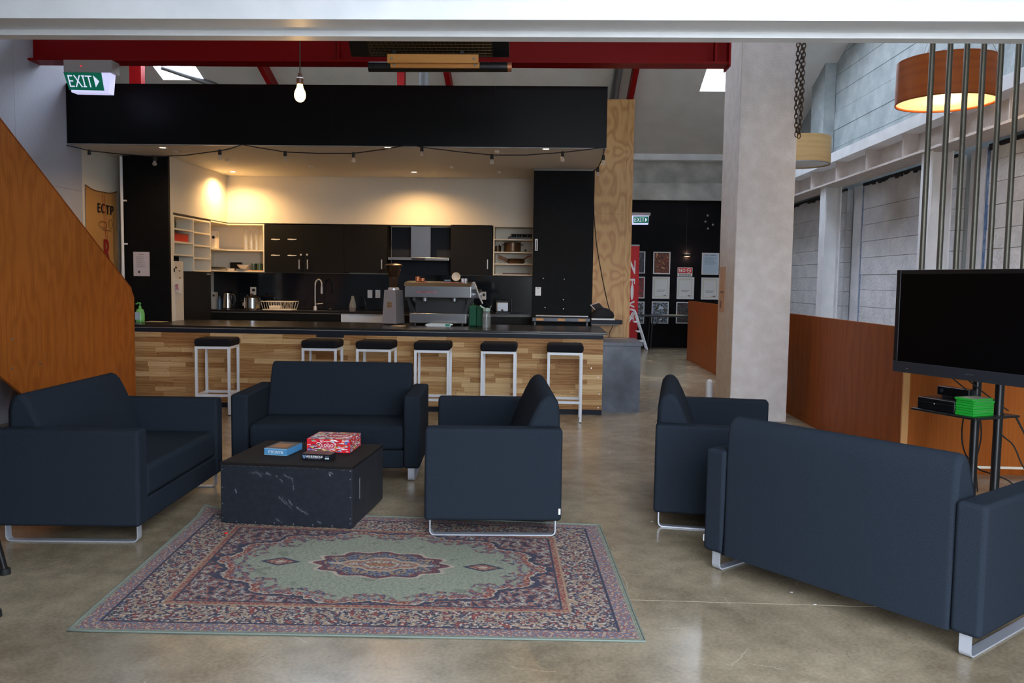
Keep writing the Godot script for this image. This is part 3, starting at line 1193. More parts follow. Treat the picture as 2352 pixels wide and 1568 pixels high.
func kitchen_shell() -> void:
	var xl := SIDE_X
	var kz := KITCHEN_Z
	var rx := 0.68
	struct(sp(Vector3(SCREEN_X - 0.12, 0, -9.622), Vector3(SCREEN_X, CEIL, -10.6)), "wall_kitchen_side", M.kitchen_wall)
	struct(sp(Vector3(at_z(283, 500, kz).x, 0, kz), Vector3(xl, CEIL, kz - 0.05)), "wall_kitchen_return", M.black_wall)
	struct(sp(Vector3(SCREEN_X, 0, -10.56), Vector3(SIDE_BACK - 0.1, CEIL, -10.6)), "wall_kitchen_recess", M.black_wall)
	struct(sp(Vector3(SIDE_BACK - 0.1, 0, kz - 0.05), Vector3(SIDE_BACK, CEIL, BACK_Z - 0.1)), "wall_kitchen_left", M.kitchen_wall)
	struct(sp(Vector3(SIDE_BACK, 0, BACK_Z), Vector3(rx + 0.02, CEIL, BACK_Z - 0.1)), "wall_kitchen_back", M.kitchen_wall)
	# bulkheads over the units, and the white post between black panel and pigeonholes
	var bulk := at_z(800, 514.5, CAB_Z).y
	struct(sp(Vector3(SIDE_BACK, bulk, kz - 0.05), Vector3(xl, CEIL, CAB_Z)), "wall_bulkhead_left", M.kitchen_wall)
	struct(sp(Vector3(SIDE_BACK, bulk, CAB_Z), Vector3(-0.142, CEIL, BACK_Z)), "wall_bulkhead_back", M.kitchen_wall)
	struct(sp(Vector3(SIDE_BACK, 0, kz - 0.05), Vector3(xl, bulk, at_x(398, 540, xl).z)), "wall_kitchen_post", M.kitchen_wall)
	struct(sp(Vector3(SCREEN_X, CEIL, BAR_Z + 0.035), Vector3(rx, CEIL + 0.08, BACK_Z - 0.1)), "ceiling_kitchen", M.kitchen_wall)
	# fascia over the bar in three sheets
	var f := thing("fascia_board", "wide black fascia hanging over the bar above the string lights", "fascia", Vector3(0, 0, BAR_Z + 0.06))
	var top := at_z(745, 199, BAR_Z).y
	var cut := at_z(1138, 260, BAR_Z).x
	var xs := [SCREEN_X + 0.005, -2.4, cut, rx]
	for i in 3:
		part(sp(Vector3(xs[i] + 0.0006, CEIL - 0.004, 0), Vector3(xs[i + 1] - 0.0006, top, 0.03)), "sheet", M.black, f)
	part(sp(Vector3(xs[0], CEIL - 0.012, 0.0), Vector3(rx, CEIL - 0.004, 0.03)), "white_trim", M.edge, f)
	part(sp(Vector3(xs[0], CEIL + 0.09, -0.06), Vector3(rx, top - 0.02, 0.0)), "backing", M.black, f)
	# tall black cupboard wall on the right, plywood end wall beside it
	var tall := thing("tall_black_cupboard", "tall flat black cupboard wall between the open shelves and the plywood", "cupboard", Vector3((-0.14 + 0.655) / 2, 0, 0))
	part(sp(Vector3(-0.397, 0, -11.03), Vector3(0.397, CEIL - 0.03, BACK_Z + 0.005)), "body", M.black_wall, tall)
	part(sp(Vector3(-0.397, CEIL - 0.03, -11.022), Vector3(0.397, CEIL - 0.005, -11.06)), "white_trim", M.edge, tall)
	part(sp(Vector3(-0.395, 0.1, -11.03), Vector3(0.393, CEIL - 0.045, -11.012)), "front_panel", M.black_wall, tall)
	for q in [[1248.0, 639.0], [1296.0, 641.0], [1294.0, 688.0], [1294.0, 709.0], [1252.0, 706.0]]:
		var p := at_z(q[0], q[1], -11.012)
		part(sp(Vector3(-0.006, -0.006, 0), Vector3(0.006, 0.006, 0.002)), "filled_hole", M.dull_steel, tall, p - tall.position)
	var e := thing("plywood_end_wall", "tall pine plywood end wall of the kitchen with bold looping grain", "wall panel", Vector3(0.66, 0, -11.03))
	var w := at_z(1452, 500, -11.0).x - 0.66
	var h := at_z(1440, 227, -11.0).y
	var seam := at_z(1400, 490, -11.0).y
	var j := at_z(1434, 600, -11.0).x - 0.66
	part(sp(Vector3(0, 0, -0.02), Vector3(j - 0.001, seam - 0.001, 0.0)), "sheet", M.pine, e)
	part(sp(Vector3(0, seam + 0.001, -0.02), Vector3(j - 0.001, h, 0.0)), "sheet", M.pine, e)
	part(sp(Vector3(j + 0.001, 0, -0.02), Vector3(w - 0.012, h, 0.0)), "sheet", M.pine, e)
	part(sp(Vector3(w - 0.012, 0, -1.1), Vector3(w, h, 0.002)), "edge_board", M.ply_edge, e)
	part(sp(Vector3(0.025, 0, -1.1), Vector3(w - 0.012, h, -0.02)), "core", M.pine, e)
	# white service pipe in the corner by the sack
	var pp := at_z(279, 500, kz + 0.06)
	var pipe := thing("service_pipe", "thin white pipe clipped upright in the corner beside the coffee sack", "pipe", Vector3(pp.x, 0, kz + 0.045))
	part(tu([Vector3(0, BAR_H, 0), Vector3(0, CEIL - 0.02, 0)], 0.018, 10), "tube", M.white, pipe)
	for y in [461.0, 560.0]:
		part(bx(Vector3(0.07, 0.018, 0.03)), "clip", M.white, pipe, Vector3(0.012, at_z(280, y, kz).y, -0.022))


func bar_counter() -> void:
	var x0 := SIDE_X + 0.012
	var x1 := at_z(1384, 850, BAR_Z).x
	var b := thing("bar", "long bar with a black top and a front of mixed timber blocks", "bar", Vector3((x0 + x1) / 2, 0, BAR_Z))
	var half := (x1 - x0) / 2
	var depth := 1.30
	part(so(Vector3(2 * half + 0.05, 0.028, depth), 0.008, Vector3(0.02, BAR_H - 0.014, 0.03 - depth / 2), 2), "counter_top", M.counter, b)
	part(sp(Vector3(-half - 0.16, BAR_H - 0.034, -0.02), Vector3(half + 0.03, BAR_H - 0.028, 0.026)), "pale_edge_line", M.edge, b)
	part(sp(Vector3(-half - 0.16, 0.868, -0.02), Vector3(half, BAR_H - 0.034, 0.012)), "dark_rail", M.navy_strip, b)
	var stub := SCREEN_X + 0.02 - b.position.x
	part(sp(Vector3(stub, BAR_H - 0.028, 0.03), Vector3(-half, BAR_H, KITCHEN_Z + 0.01 - BAR_Z)), "counter_return", M.counter, b)
	part(sp(Vector3(stub, 0.0, -0.025), Vector3(-half - 0.001, BAR_H - 0.03, KITCHEN_Z + 0.02 - BAR_Z)), "return_carcass", M.black, b)
	var n0 := at_z(727, 770, BAR_Z).x - b.position.x
	var n1 := at_z(790, 770, BAR_Z).x - b.position.x
	part(sp(Vector3(n0, 0.835, -0.02), Vector3(n1, 0.868, 0.01)), "dark_notch", M.navy_strip, b)
	part(sp(Vector3(-half, 0.02, 0.024 - depth), Vector3(half, BAR_H - 0.04, -0.022)), "carcass", M.black, b)
	part(sp(Vector3(-half - 0.16, 0, -0.024), Vector3(half, 0.058, -0.004)), "kick_board", M.navy_strip, b)
	# timber blocks, row on row
	var rng := RandomNumberGenerator.new()
	rng.seed = 12
	var rows := 14
	var rh := (0.866 - 0.06) / rows
	for r in rows:
		var y := 0.06 + r * rh
		var x := -half - 0.16
		while x < half - 0.01:
			var l := rng.randf_range(0.18, 0.62)
			if half - (x + l) < 0.16:
				l = half - x
			if r == rows - 1:                               # the top row stops at the notch
				for stop in [n0, n1]:
					if x < stop - 0.01 and x + l > stop - 0.1:
						l = stop - x
			var y1 := y + rh - 0.0012
			var xa := x
			var xb := x + l
			if r == rows - 1 and xb > n0 + 0.01 and xa < n1 - 0.01:      # lower under the notch
				y1 = 0.833
			var d := rng.randf_range(0.0, 0.0035)
			part(sp(Vector3(xa + 0.0008, y, -0.02), Vector3(xb - 0.0008, y1, 0.002 + d)), "plank", M.planks[rng.randi() % M.planks.size()], b)
			x += l
	# screw heads at the right-hand end
	for q in [[1358.0, 845.0], [1374.0, 866.0], [1376.0, 905.0], [1374.0, 936.0]]:
		var p := at_z(q[0], q[1], BAR_Z + 0.006)
		part(sp(Vector3(-0.005, -0.005, 0), Vector3(0.005, 0.005, 0.002)), "screw", M.steel, b, p - b.position)
	# low slate-dark cabinet at the end of the bar
	var a := at_y(1386, 945)
	var c := at_y(1467, 945)
	var box := thing("end_cabinet", "low slate grey cabinet standing at the end of the bar", "cabinet", Vector3((x1 + 0.006 + c.x) / 2, 0, a.z - 0.4))
	var w := c.x - x1 - 0.006
	part(sp(Vector3(-w / 2, 0, -0.4), Vector3(w / 2, 0.775, 0.4)), "body", M.slate, box)
	part(so(Vector3(w + 0.02, 0.045, 0.84), 0.006, Vector3(0.012, 0.7975, 0.0)), "top", M.slate, box)
	for q in [[1418.0, 768.0, 0.40], [1420.0, 778.0, 0.42]]:
		var p := at_y(q[0], q[1], 0.822)
		solo(bx(Vector3(0.32, 0.004, 0.05)), "paper_strip", "pale paper strip lying on the slate cabinet at the bar's end", "paper", plain(rgb(196, 160, 132), 0.8), Vector3(p.x - 0.05, 0.824, p.z), "paper strips on the end cabinet")


func cabinet(x0: float, x1: float, label: String, doors: Array, handles: Array, stops := []) -> Node3D:
	var y0 := at_z((x0 + x1) / 2, 626, CAB_Z).y if x0 < 900 else at_z((x0 + x1) / 2, 631, CAB_Z).y
	var y1 := at_z((x0 + x1) / 2, 516, CAB_Z).y
	var a := at_z(x0, 560, CAB_Z).x
	var c := at_z(x1, 560, CAB_Z).x
	var t := thing("wall_cabinet", label, "cabinet", Vector3((a + c) / 2, y0, CAB_Z))
	var h := (c - a) / 2
	part(sp(Vector3(-h + 0.001, 0, BACK_Z - CAB_Z + 0.002), Vector3(h - 0.001, y1 - y0, -0.02)), "carcass", M.door_black, t)
	var edges := [a]
	for px in doors:
		edges.append(at_z(px, 560, CAB_Z).x)
	edges.append(c)
	var leaves := []
	for i in edges.size() - 1:
		leaves.append(part(sp(Vector3(edges[i] - t.position.x + 0.0015, 0.002, -0.02), Vector3(edges[i + 1] - t.position.x - 0.0015, y1 - y0 - 0.002, 0)), "door", M.door_black, t))
	for q in handles:
		var p := at_z(q, 607, CAB_Z) - t.position
		var k := 0
		while k < leaves.size() - 1 and p.x + t.position.x > edges[k + 1]:
			k += 1
		var b := Build.new()
		b.soft(Vector3(p.x, p.y, 0.022), Vector3(0.016, 0.14, 0.012), 0.004)
		b.box(Vector3(p.x, p.y + 0.055, 0.008), Vector3(0.01, 0.012, 0.018))
		b.box(Vector3(p.x, p.y - 0.055, 0.008), Vector3(0.01, 0.012, 0.018))
		part(b, "handle", M.chrome, leaves[k])
	for q in stops:
		var p := at_z(q, 585, CAB_Z) - t.position
		part(la([Vector2(0.014, -0.014), Vector2(0.016, 0), Vector2(0.012, 0.012), Vector2(0, 0.014)], 12), "round_catch", M.chrome, t, Vector3(p.x, p.y, 0.016))
	return t


func open_box(t: Node3D, size: Vector3, shelves: Array, m: Material, th := 0.018) -> void:
	# an open-fronted box standing at its lower left front corner, front on z = 0
	part(sp(Vector3(0, 0, -size.z), Vector3(size.x, size.y, -size.z + 0.006)), "back_board", m, t)
	part(sp(Vector3(0, 0, -size.z + 0.006), Vector3(th, size.y, 0)), "side", m, t)
	part(sp(Vector3(size.x - th, 0, -size.z + 0.006), Vector3(size.x, size.y, 0)), "side", m, t)
	for y in [0.0, size.y - th] + shelves:
		part(sp(Vector3(th, y, -size.z + 0.006), Vector3(size.x - th, y + th, -0.001)), "shelf", m, t)


func kitchen_units() -> void:
	var xl := SIDE_X
	cabinet(607, 790, "pair of black wall cabinets with torn paper strips beside the white corner shelf", [698.0], [688.0, 707.0], [692.0, 706.0])
	cabinet(790, 889, "plain black wall cabinet beside the range hood, over the switches", [], [877.0])
	cabinet(1035, 1131, "black wall cabinet between range hood and pot shelves", [], [1120.0])
	# paper strips taped on the first cabinet
	var k := 0
	for q in [[633.0, 549.5], [671.0, 549.5], [633.0, 586.0], [671.0, 586.5]]:
		var p := at_z(q[0], q[1], CAB_Z + 0.002)
		var b := Build.new()
		b.prism(PackedVector2Array([Vector2(-0.065, -0.006), Vector2(0.0, -0.010), Vector2(0.062, -0.004), Vector2(0.066, 0.007), Vector2(0.02, 0.005), Vector2(-0.03, 0.010), Vector2(-0.068, 0.006)]), 0.0, 0.003)
		solo(b, "paper_strip", "torn white paper strip stuck on the black cabinet door", "paper", M.paper, p, "torn paper strips on the cabinet")
		k += 1
	# range hood in its recess
	var hx := at_z(961, 560, CAB_Z).x
	var h0 := at_z(960, 598, CAB_Z).y
	var h1 := at_z(960, 519, CAB_Z).y
	var hood := thing("range_hood", "stainless steel range hood with a square chimney between black cabinets", "range hood", Vector3(hx, h0, CAB_Z))
	var hw := at_z(1031, 595, CAB_Z).x - hx
	part(so(Vector3(2 * hw, 0.045, 0.34), 0.006, Vector3(0, 0.0225, -0.172)), "canopy", M.steel, hood)
	var cx := at_z(965, 560, CAB_Z).x - hx
	part(sp(Vector3(cx - 0.145, 0.045, -0.30), Vector3(cx + 0.145, h1 - h0, -0.06)), "chimney", M.steel, hood)
	part(sp(Vector3(-0.1, 0.012, 0.0), Vector3(0.1, 0.03, 0.002)), "button_panel", M.black, hood)
	# back of the recess and splashback, glossy black sheets
	var sb := thing("splashback", "glossy black splashback sheets behind the rear worktop", "splashback", Vector3(0, 0, BACK_Z + 0.002))
	var xs := [SIDE_BACK + 0.002, -3.3, -1.4, -0.142]
	for i in 3:
		part(sp(Vector3(xs[i] + 0.001, BENCH - 0.02, 0), Vector3(xs[i + 1] - 0.001, 1.59, 0.012)), "sheet", M.gloss_black, sb)
	var ra := at_z(890, 560, CAB_Z).x + 0.003
	var rc := at_z(1035, 560, CAB_Z).x - 0.003
	part(sp(Vector3(ra, 1.59, 0), Vector3(rc, h1, 0.02)), "recess_sheet", M.navy_strip, sb)
	# open shelves of pots
	var o0 := at_z(1132, 632, CAB_Z)
	var o1 := at_z(1224, 519, CAB_Z)
	var shelf := thing("open_shelf", "pale open shelf unit of pots and pans beside the tall black cupboard", "shelf unit", Vector3(o0.x, o0.y, CAB_Z))
	var ys := []
	for y in [604.0, 577.0, 548.0]:
		ys.append(at_z(1180, y + 4, CAB_Z).y - o0.y)
	open_box(shelf, Vector3(-0.142 - o0.x, o1.y - o0.y, 0.335), ys, M.melamine)
	# corner shelf on left and back walls
	var c1 := at_z(607, 560, CAB_Z).x
	var cy0 := at_z(600, 625, CAB_Z).y
	var cy1 := at_z(600, 514, CAB_Z).y
	var corner := thing("corner_shelf", "white open corner shelf of bottles, bowls and plates", "shelf unit", Vector3(xl, cy0, BACK_Z))
	var dz := CAB_Z - BACK_Z
	var cm := at_z(600, 577, CAB_Z).y - cy0
	var zl := at_x(485, 560, xl).z - BACK_Z
	var reach := c1 - xl
	for y in [0.0, cm, cy1 - cy0 - 0.02]:
		var b := Build.new()
		b.t = Transform3D(Basis(Vector3.RIGHT, Vector3(0, 0, 1), Vector3(0, -1, 0)), Vector3(0, y + 0.02, 0))
		b.prism(PackedVector2Array([Vector2(-0.345, 0.005), Vector2(reach - 0.02, 0.005), Vector2(reach - 0.02, dz), Vector2(0.0, dz), Vector2(0.0, zl), Vector2(-0.345, zl)]), 0.0, 0.02)
		part(b, "shelf", M.melamine, corner)
	part(sp(Vector3(reach - 0.02, 0, 0.002), Vector3(reach - 0.001, cy1 - cy0, dz)), "side", M.melamine, corner)
	part(sp(Vector3(-0.345, 0, 0.0), Vector3(reach - 0.02, cy1 - cy0, 0.005)), "back_board", M.melamine, corner)
	part(sp(Vector3(-0.349, 0, 0.005), Vector3(-0.345, cy1 - cy0, zl)), "back_board", M.melamine, corner)
	# cubby unit on the left wall: two columns of pigeonholes, open towards +x
	var za := at_x(399, 540, xl).z
	var zb := at_x(444, 540, xl).z
	var zc := at_x(484, 560, xl).z
	var ya := at_x(399, 586, xl).y
	var yb := at_x(446, 623, xl).y
	var yt := at_x(420, 497, xl).y
	var cub := thing("cubby_shelf", "white pigeonhole shelf of seven boxes on the kitchen side wall", "shelf unit", Vector3(xl, yb, za))
	var la_ := za - zb
	var lb := zb - zc
	var deep := 0.30
	# it is let into the wall: its front is flush with the bulkhead, its boxes reach back behind it
	var top := yt - yb
	var low := ya - yb
	for z in [0.0, -la_, -la_ - lb + 0.02]:
		var y := low if z == 0.0 else 0.0
		part(sp(Vector3(-deep, y, z), Vector3(0, top, z - 0.02)), "upright", M.melamine, cub)
	part(sp(Vector3(-deep - 0.006, low, 0.0), Vector3(-deep, top, -la_)), "back_board", M.melamine, cub)
	part(sp(Vector3(-deep - 0.006, 0.0, -la_), Vector3(-deep, top, -la_ - lb)), "back_board", M.melamine, cub)
	part(sp(Vector3(-deep - 0.006, 0.0, 0.0), Vector3(-deep + 0.1, low - 0.001, -la_ + 0.001)), "dark_filler", M.black_wall, cub)
	for i in 4:
		var y := lerpf(low, top - 0.02, i / 3.0)
		part(sp(Vector3(-deep, y, -0.02), Vector3(-0.001, y + 0.02, -la_)), "shelf", M.melamine, cub)
	for i in 5:
		var y := lerpf(0.0, top - 0.02, i / 4.0)
		part(sp(Vector3(-deep, y, -la_ - 0.02), Vector3(-0.001, y + 0.02, -la_ - lb + 0.02)), "shelf", M.melamine, cub)
	# fridge below it, seen edge on, and the black tall panel
	var fz := at_x(421, 640, xl).z
	var fr := thing("fridge", "narrow white fridge covered in notes and magnets under the pigeonholes", "fridge", Vector3(xl, 0, za - 0.01))
	var fh := at_x(410, 600, xl).y
	part(sp(Vector3(-0.33, 0.02, 0.0), Vector3(-0.04, fh, fz - za)), "body", M.melamine, fr)
	part(so(Vector3(0.04, fh * 0.62, za - fz), 0.006, Vector3(-0.02, fh * 0.69, (fz - za) / 2)), "door", plain(rgb(214, 204, 190), 0.35), fr)
	part(so(Vector3(0.04, fh * 0.36, za - fz), 0.006, Vector3(-0.02, fh * 0.19, (fz - za) / 2)), "door", plain(rgb(214, 204, 190), 0.35), fr)
	for q in [[404.0, 614.0, 0.05, 0.02], [412.0, 622.0, 0.04, 0.012], [400.0, 620.0, 0.03, 0.05], [413.0, 638.0, 0.04, 0.012]]:
		var p := at_x(q[0], q[1], xl)
		solo(bx(Vector3(0.004, q[3], q[2])), "fridge_magnet", "dark little magnet on the white fridge door", "magnet", M.ink, Vector3(xl + 0.002, p.y, p.z), "magnets on the fridge")
	var np := at_x(407, 658, xl)
	var note := thing("fridge_note", "crumpled white sheet with pink scribble stuck on the fridge", "note", Vector3(xl + 0.004, np.y, np.z))
	var nb := Build.new()
	nb.t = Transform3D(Basis(Vector3(0, 0, -1), Vector3.UP, Vector3(1, 0, 0)), Vector3.ZERO)
	nb.prism(PackedVector2Array([Vector2(-0.11, 0.02), Vector2(-0.06, -0.06), Vector2(0.10, -0.10), Vector2(0.15, 0.06), Vector2(0.16, 0.10), Vector2(0.0, 0.09), Vector2(-0.04, 0.11), Vector2(-0.10, 0.09)]), -0.003, 0.003)
	part(nb, "sheet", M.paper, note)
	var scrib := []
	for i in 30:
		scrib.append(Vector3(0.005, -0.005 + 0.035 * sin(i * 0.9), 0.07 - 0.08 * i / 30.0 + 0.02 * cos(i * 1.3)))
	part(tu(curve(scrib, 2), 0.0025, 4), "scribble", plain(rgb(170, 90, 120), 0.7), note)
	var tp := thing("tall_end_panel", "plain black tall panel between the fridge and the rear worktop", "cabinet", Vector3(xl, 0, fz - 0.01))
	part(sp(Vector3(-0.34, 0, 0), Vector3(0.0, yb - 0.005, zc - fz + 0.02)), "panel", M.door_black, tp)
	part(sp(Vector3(0.0, yb - 0.04, zc - fz + 0.06), Vector3(0.015, yb - 0.025, zc - fz + 0.16)), "handle", M.chrome, tp)
	# rear worktop and base units
	var bz := -11.88
	var wt := solo(sp(Vector3(SIDE_BACK + 0.004, BENCH - 0.035, BACK_Z + 0.013), Vector3(-0.145, BENCH, bz + 0.02)), "rear_worktop", "black rear worktop carrying sink, kettle and dish rack", "worktop", M.counter)
	part(sp(Vector3(SIDE_BACK + 0.004, BENCH - 0.0345, bz + 0.02), Vector3(-0.145, BENCH - 0.03, bz + 0.022)), "pale_edge_line", M.edge, wt)
	var xs2 := [SIDE_BACK + 0.005, at_z(575, 730, bz).x, at_z(640, 730, bz).x, at_z(690, 730, bz).x, at_z(783, 730, bz).x, at_z(880, 730, bz).x, at_z(1000, 730, bz).x, -0.15]
	var kinds := ["black base unit with a handle rail under the kettle", "black base unit under the slow cooker", "black base unit left of the sink", "black base unit under the sink tap", "white dishwasher with a recessed grip under the rear worktop", "black base unit beside the dishwasher", "black base unit under the toaster"]
	for i in 7:
		var m: Material = M.white if i == 4 else M.door_black
		var t := thing("dishwasher" if i == 4 else "base_cabinet", kinds[i], "dishwasher" if i == 4 else "cabinet", Vector3((xs2[i] + xs2[i + 1]) / 2, 0, bz))
		var hw2: float = (xs2[i + 1] - xs2[i]) / 2 - 0.002
		part(sp(Vector3(-hw2, 0, BACK_Z - bz + 0.014), Vector3(hw2, BENCH - 0.037, -0.02)), "carcass", m, t)
		part(sp(Vector3(-hw2, 0.1, -0.02), Vector3(hw2, BENCH - 0.14, 0)), "door", m, t)
		if i == 4:
			part(sp(Vector3(-hw2, BENCH - 0.138, -0.02), Vector3(-hw2 * 0.62, BENCH - 0.04, 0.004)), "control_panel", m, t)
			part(sp(Vector3(hw2 * 0.62, BENCH - 0.138, -0.02), Vector3(hw2, BENCH - 0.04, 0.004)), "control_panel", m, t)
			part(sp(Vector3(-hw2 * 0.62, BENCH - 0.138, -0.02), Vector3(hw2 * 0.62, BENCH - 0.075, 0.004)), "grip", m, t)
		else:
			part(sp(Vector3(-hw2, BENCH - 0.138, -0.02), Vector3(hw2, BENCH - 0.04, 0)), "drawer", m, t)
			var hb := Build.new()
			hb.soft(Vector3(hw2 - 0.04, BENCH - 0.21, 0.012), Vector3(0.012, 0.12, 0.012), 0.003)
			part(hb, "handle", M.chrome, t)


func make_loveseat() -> Node3D:
	var t := thing("loveseat", "", "sofa", Vector3.ZERO, 0.0, "navy fabric loveseats")
	var w := 1.40
	var d := 0.80
	var arm := 0.125
	for s in [-1, 1]:
		part(so(Vector3(arm, 0.545, d), 0.022, Vector3(s * (w - arm) / 2, 0.10 + 0.2725, 0), 3), "armrest", M.fabric, t)
	var inner := w - 2 * arm
	part(so(Vector3(inner - 0.002, 0.135, d - 0.05), 0.012, Vector3(0, 0.1675, 0.016), 2), "base", M.fabric, t)
	part(so(Vector3(inner - 0.004, 0.185, 0.62), 0.035, Vector3(0, 0.327, 0.082), 3), "seat_cushion", M.fabric, t)
	var prof := PackedVector2Array([Vector2(0.396, 0.10), Vector2(0.396, 0.60), Vector2(0.392, 0.73), Vector2(0.380, 0.785), Vector2(0.356, 0.816), Vector2(0.325, 0.826), Vector2(0.296, 0.816), Vector2(0.268, 0.786), Vector2(0.232, 0.715), Vector2(0.190, 0.62), Vector2(0.150, 0.51), Vector2(0.122, 0.42), Vector2(0.11, 0.33), Vector2(0.12, 0.25), Vector2(0.36, 0.236), Vector2(0.366, 0.10)])
	var b := Build.new()
	b.t = Transform3D(Basis(Vector3(0, 0, -1), Vector3.UP, Vector3(1, 0, 0)), Vector3.ZERO)
	# ends rounded over by stepping the profile in
	var rings := [[inner / 2 - 0.001, 0.030], [inner / 2 - 0.001, 0.024], [inner / 2 - 0.004, 0.012], [inner / 2 - 0.012, 0.004], [inner / 2 - 0.025, 0.0]]
	var mid := Vector2(0.30, 0.45)
	var last := []
	var loops := []
	for s in [-1, 1]:
		var order := range(rings.size()) if s < 0 else range(rings.size() - 1, -1, -1)
		for i in order:
			var loop := []
			for k in prof.size():
				var p := prof[k]
				if p.y > 0.3:
					var n := (prof[(k + 1) % prof.size()] - prof[(k - 1 + prof.size()) % prof.size()])
					n = Vector2(n.y, -n.x).normalized()
					if n.dot(p - mid) < 0:
						n = -n
					p -= n * rings[i][1]
				loop.append(Vector3(p.x, p.y, s * rings[i][0]))
			loops.append(loop)
	for i in loops.size() - 1:
		for k in prof.size():
			var j := (k + 1) % prof.size()
			var A: Vector3 = loops[i][k]
			var B: Vector3 = loops[i][j]
			var C: Vector3 = loops[i + 1][j]
			var D: Vector3 = loops[i + 1][k]
			var ctr := Vector3(mid.x, mid.y, 0)
			var nn := []
			for q in [[k, A, i], [j, B, i], [j, C, i + 1], [k, D, i + 1]]:
				var kk: int = q[0]
				var n2 := prof[(kk + 1) % prof.size()] - prof[(kk - 1 + prof.size()) % prof.size()]
				n2 = Vector2(n2.y, -n2.x).normalized()
				if n2.dot(prof[kk] - mid) < 0:
					n2 = -n2
				var lean := 0.0
				var ring_i: int = q[2] if q[2] < rings.size() else 2 * rings.size() - 1 - q[2]
				lean = [0.95, 0.8, 0.6, 0.3, 0.0][ring_i]
				var sgn := -1.0 if q[2] < rings.size() else 1.0
				nn.append(Vector3(n2.x * (1.0 - lean * 0.7), n2.y * (1.0 - lean * 0.7), sgn * lean).normalized())
			b.tri(A, B, C, nn[0], nn[1], nn[2])
			b.tri(A, C, D, nn[0], nn[2], nn[3])
	for s in [0, loops.size() - 1]:
		var flat := PackedVector2Array()
		for p in loops[s]:
			flat.append(Vector2(p.x, p.y))
		var idx := Geometry2D.triangulate_polygon(flat)
		var nrm := Vector3(0, 0, -1 if s == 0 else 1)
		for i in range(0, idx.size(), 3):
			b.tri(loops[s][idx[i]], loops[s][idx[i + 1]], loops[s][idx[i + 2]], nrm, nrm, nrm)
	part(b, "backrest", M.fabric, t)
	# bent flat-bar runners
	for s in [-1, 1]:
		var path := []
		var r := 0.03
		path.append(Vector2(0.372, 0.102))
		for i in 7:
			var a := PI / 2 * i / 6.0
			path.append(Vector2(0.372 - r + r * cos(a), 0.001 + r - r * sin(a)))
		for i in 7:
			var a := PI / 2 * i / 6.0
			path.append(Vector2(-0.372 + r - r * sin(a), 0.001 + r - r * cos(a)))
		path.append(Vector2(-0.372, 0.102))
		var poly := PackedVector2Array()
		var inside := []
		for i in path.size():
			var p: Vector2 = path[i]
			var a: Vector2 = path[maxi(i - 1, 0)]
			var c: Vector2 = path[mini(i + 1, path.size() - 1)]
			var n := (c - a).normalized()
			n = Vector2(n.y, -n.x)
			if n.dot(Vector2(0, 0.1) - p) < 0:
				n = -n
			poly.append(p)
			inside.append(p + n * 0.007)
		inside.reverse()
		for p in inside:
			poly.append(p)
		var rb := Build.new()
		rb.t = Transform3D(Basis(Vector3(0, 0, -1), Vector3.UP, Vector3(1, 0, 0)), Vector3.ZERO)
		rb.prism(poly, s * 0.632 - 0.024, s * 0.632 + 0.024, true)
		part(rb, "runner_leg", M.chrome, t)
	part(bx(Vector3(0.002, 0.035, 0.012), Vector3(w / 2 + 0.001, 0.16, -0.388)), "sewn_tag", M.paper, t)
	return t


func make_stool() -> Node3D:
	var t := thing("bar_stool", "", "stool", Vector3.ZERO, 0.0, "bar stools along the bar")
	var w := 0.378
	var d := 0.36
	var h := 0.755
	var q := 0.026
	var cush := Build.new()
	cush.soft(Vector3(0, h + 0.044, 0), Vector3(w + 0.016, 0.088, d + 0.016), 0.03, 3)
	part(cush, "seat_cushion", M.seat, t)
	for sx in [-1, 1]:
		for sz in [-1, 1]:
			var lg := part(sp(Vector3(sx * w / 2, 0.008, sz * d / 2), Vector3(sx * (w / 2 - q), h - q, sz * (d / 2 - q))), "leg", M.white, t)
			part(sp(Vector3(sx * w / 2, 0.0, sz * d / 2), Vector3(sx * (w / 2 - q), 0.008, sz * (d / 2 - q))), "foot_cap", M.rubber, lg)
	for y in [[h - q, h, "seat_rail"], [0.205, 0.205 + q, "foot_rail"]]:
		for s in [-1, 1]:
			part(sp(Vector3(-w / 2 + (0.0 if y[2] == "seat_rail" else q), y[0], s * d / 2), Vector3(w / 2 - (0.0 if y[2] == "seat_rail" else q), y[1], s * (d / 2 - q))), y[2], M.white, t)
			part(sp(Vector3(s * w / 2, y[0], -d / 2 + q), Vector3(s * (w / 2 - q), y[1], d / 2 - q)), y[2], M.white, t)
	return t


func game_box(called: String, label: String, p: Vector3, turn: float, size: Vector3, mats: Array) -> Node3D:
	# mats: front, top, side
	var t := thing(called, label, "board game", p, turn)
	var h := size / 2
	var y := Vector3(0, h.y, 0)
	part(so(size - Vector3.ONE * 0.001, 0.001, y), "carton", mats[2], t)
	var f := Build.new()
	f.quad(Vector3(-h.x, 0, h.z), Vector3(h.x, 0, h.z), Vector3(h.x, size.y, h.z), Vector3(-h.x, size.y, h.z), Vector3.BACK)
	f.quad(Vector3(h.x, 0, h.z), Vector3(h.x, 0, -h.z), Vector3(h.x, size.y, -h.z), Vector3(h.x, size.y, h.z), Vector3.RIGHT)
	f.quad(Vector3(-h.x, 0, -h.z), Vector3(-h.x, 0, h.z), Vector3(-h.x, size.y, h.z), Vector3(-h.x, size.y, -h.z), Vector3.LEFT)
	part(f, "side_print", mats[0], t)
	var g := Build.new()
	g.quad(Vector3(-h.x, size.y, h.z), Vector3(h.x, size.y, h.z), Vector3(h.x, size.y, -h.z), Vector3(-h.x, size.y, -h.z), Vector3.UP)
	part(g, "lid_print", mats[1], t)
	return t


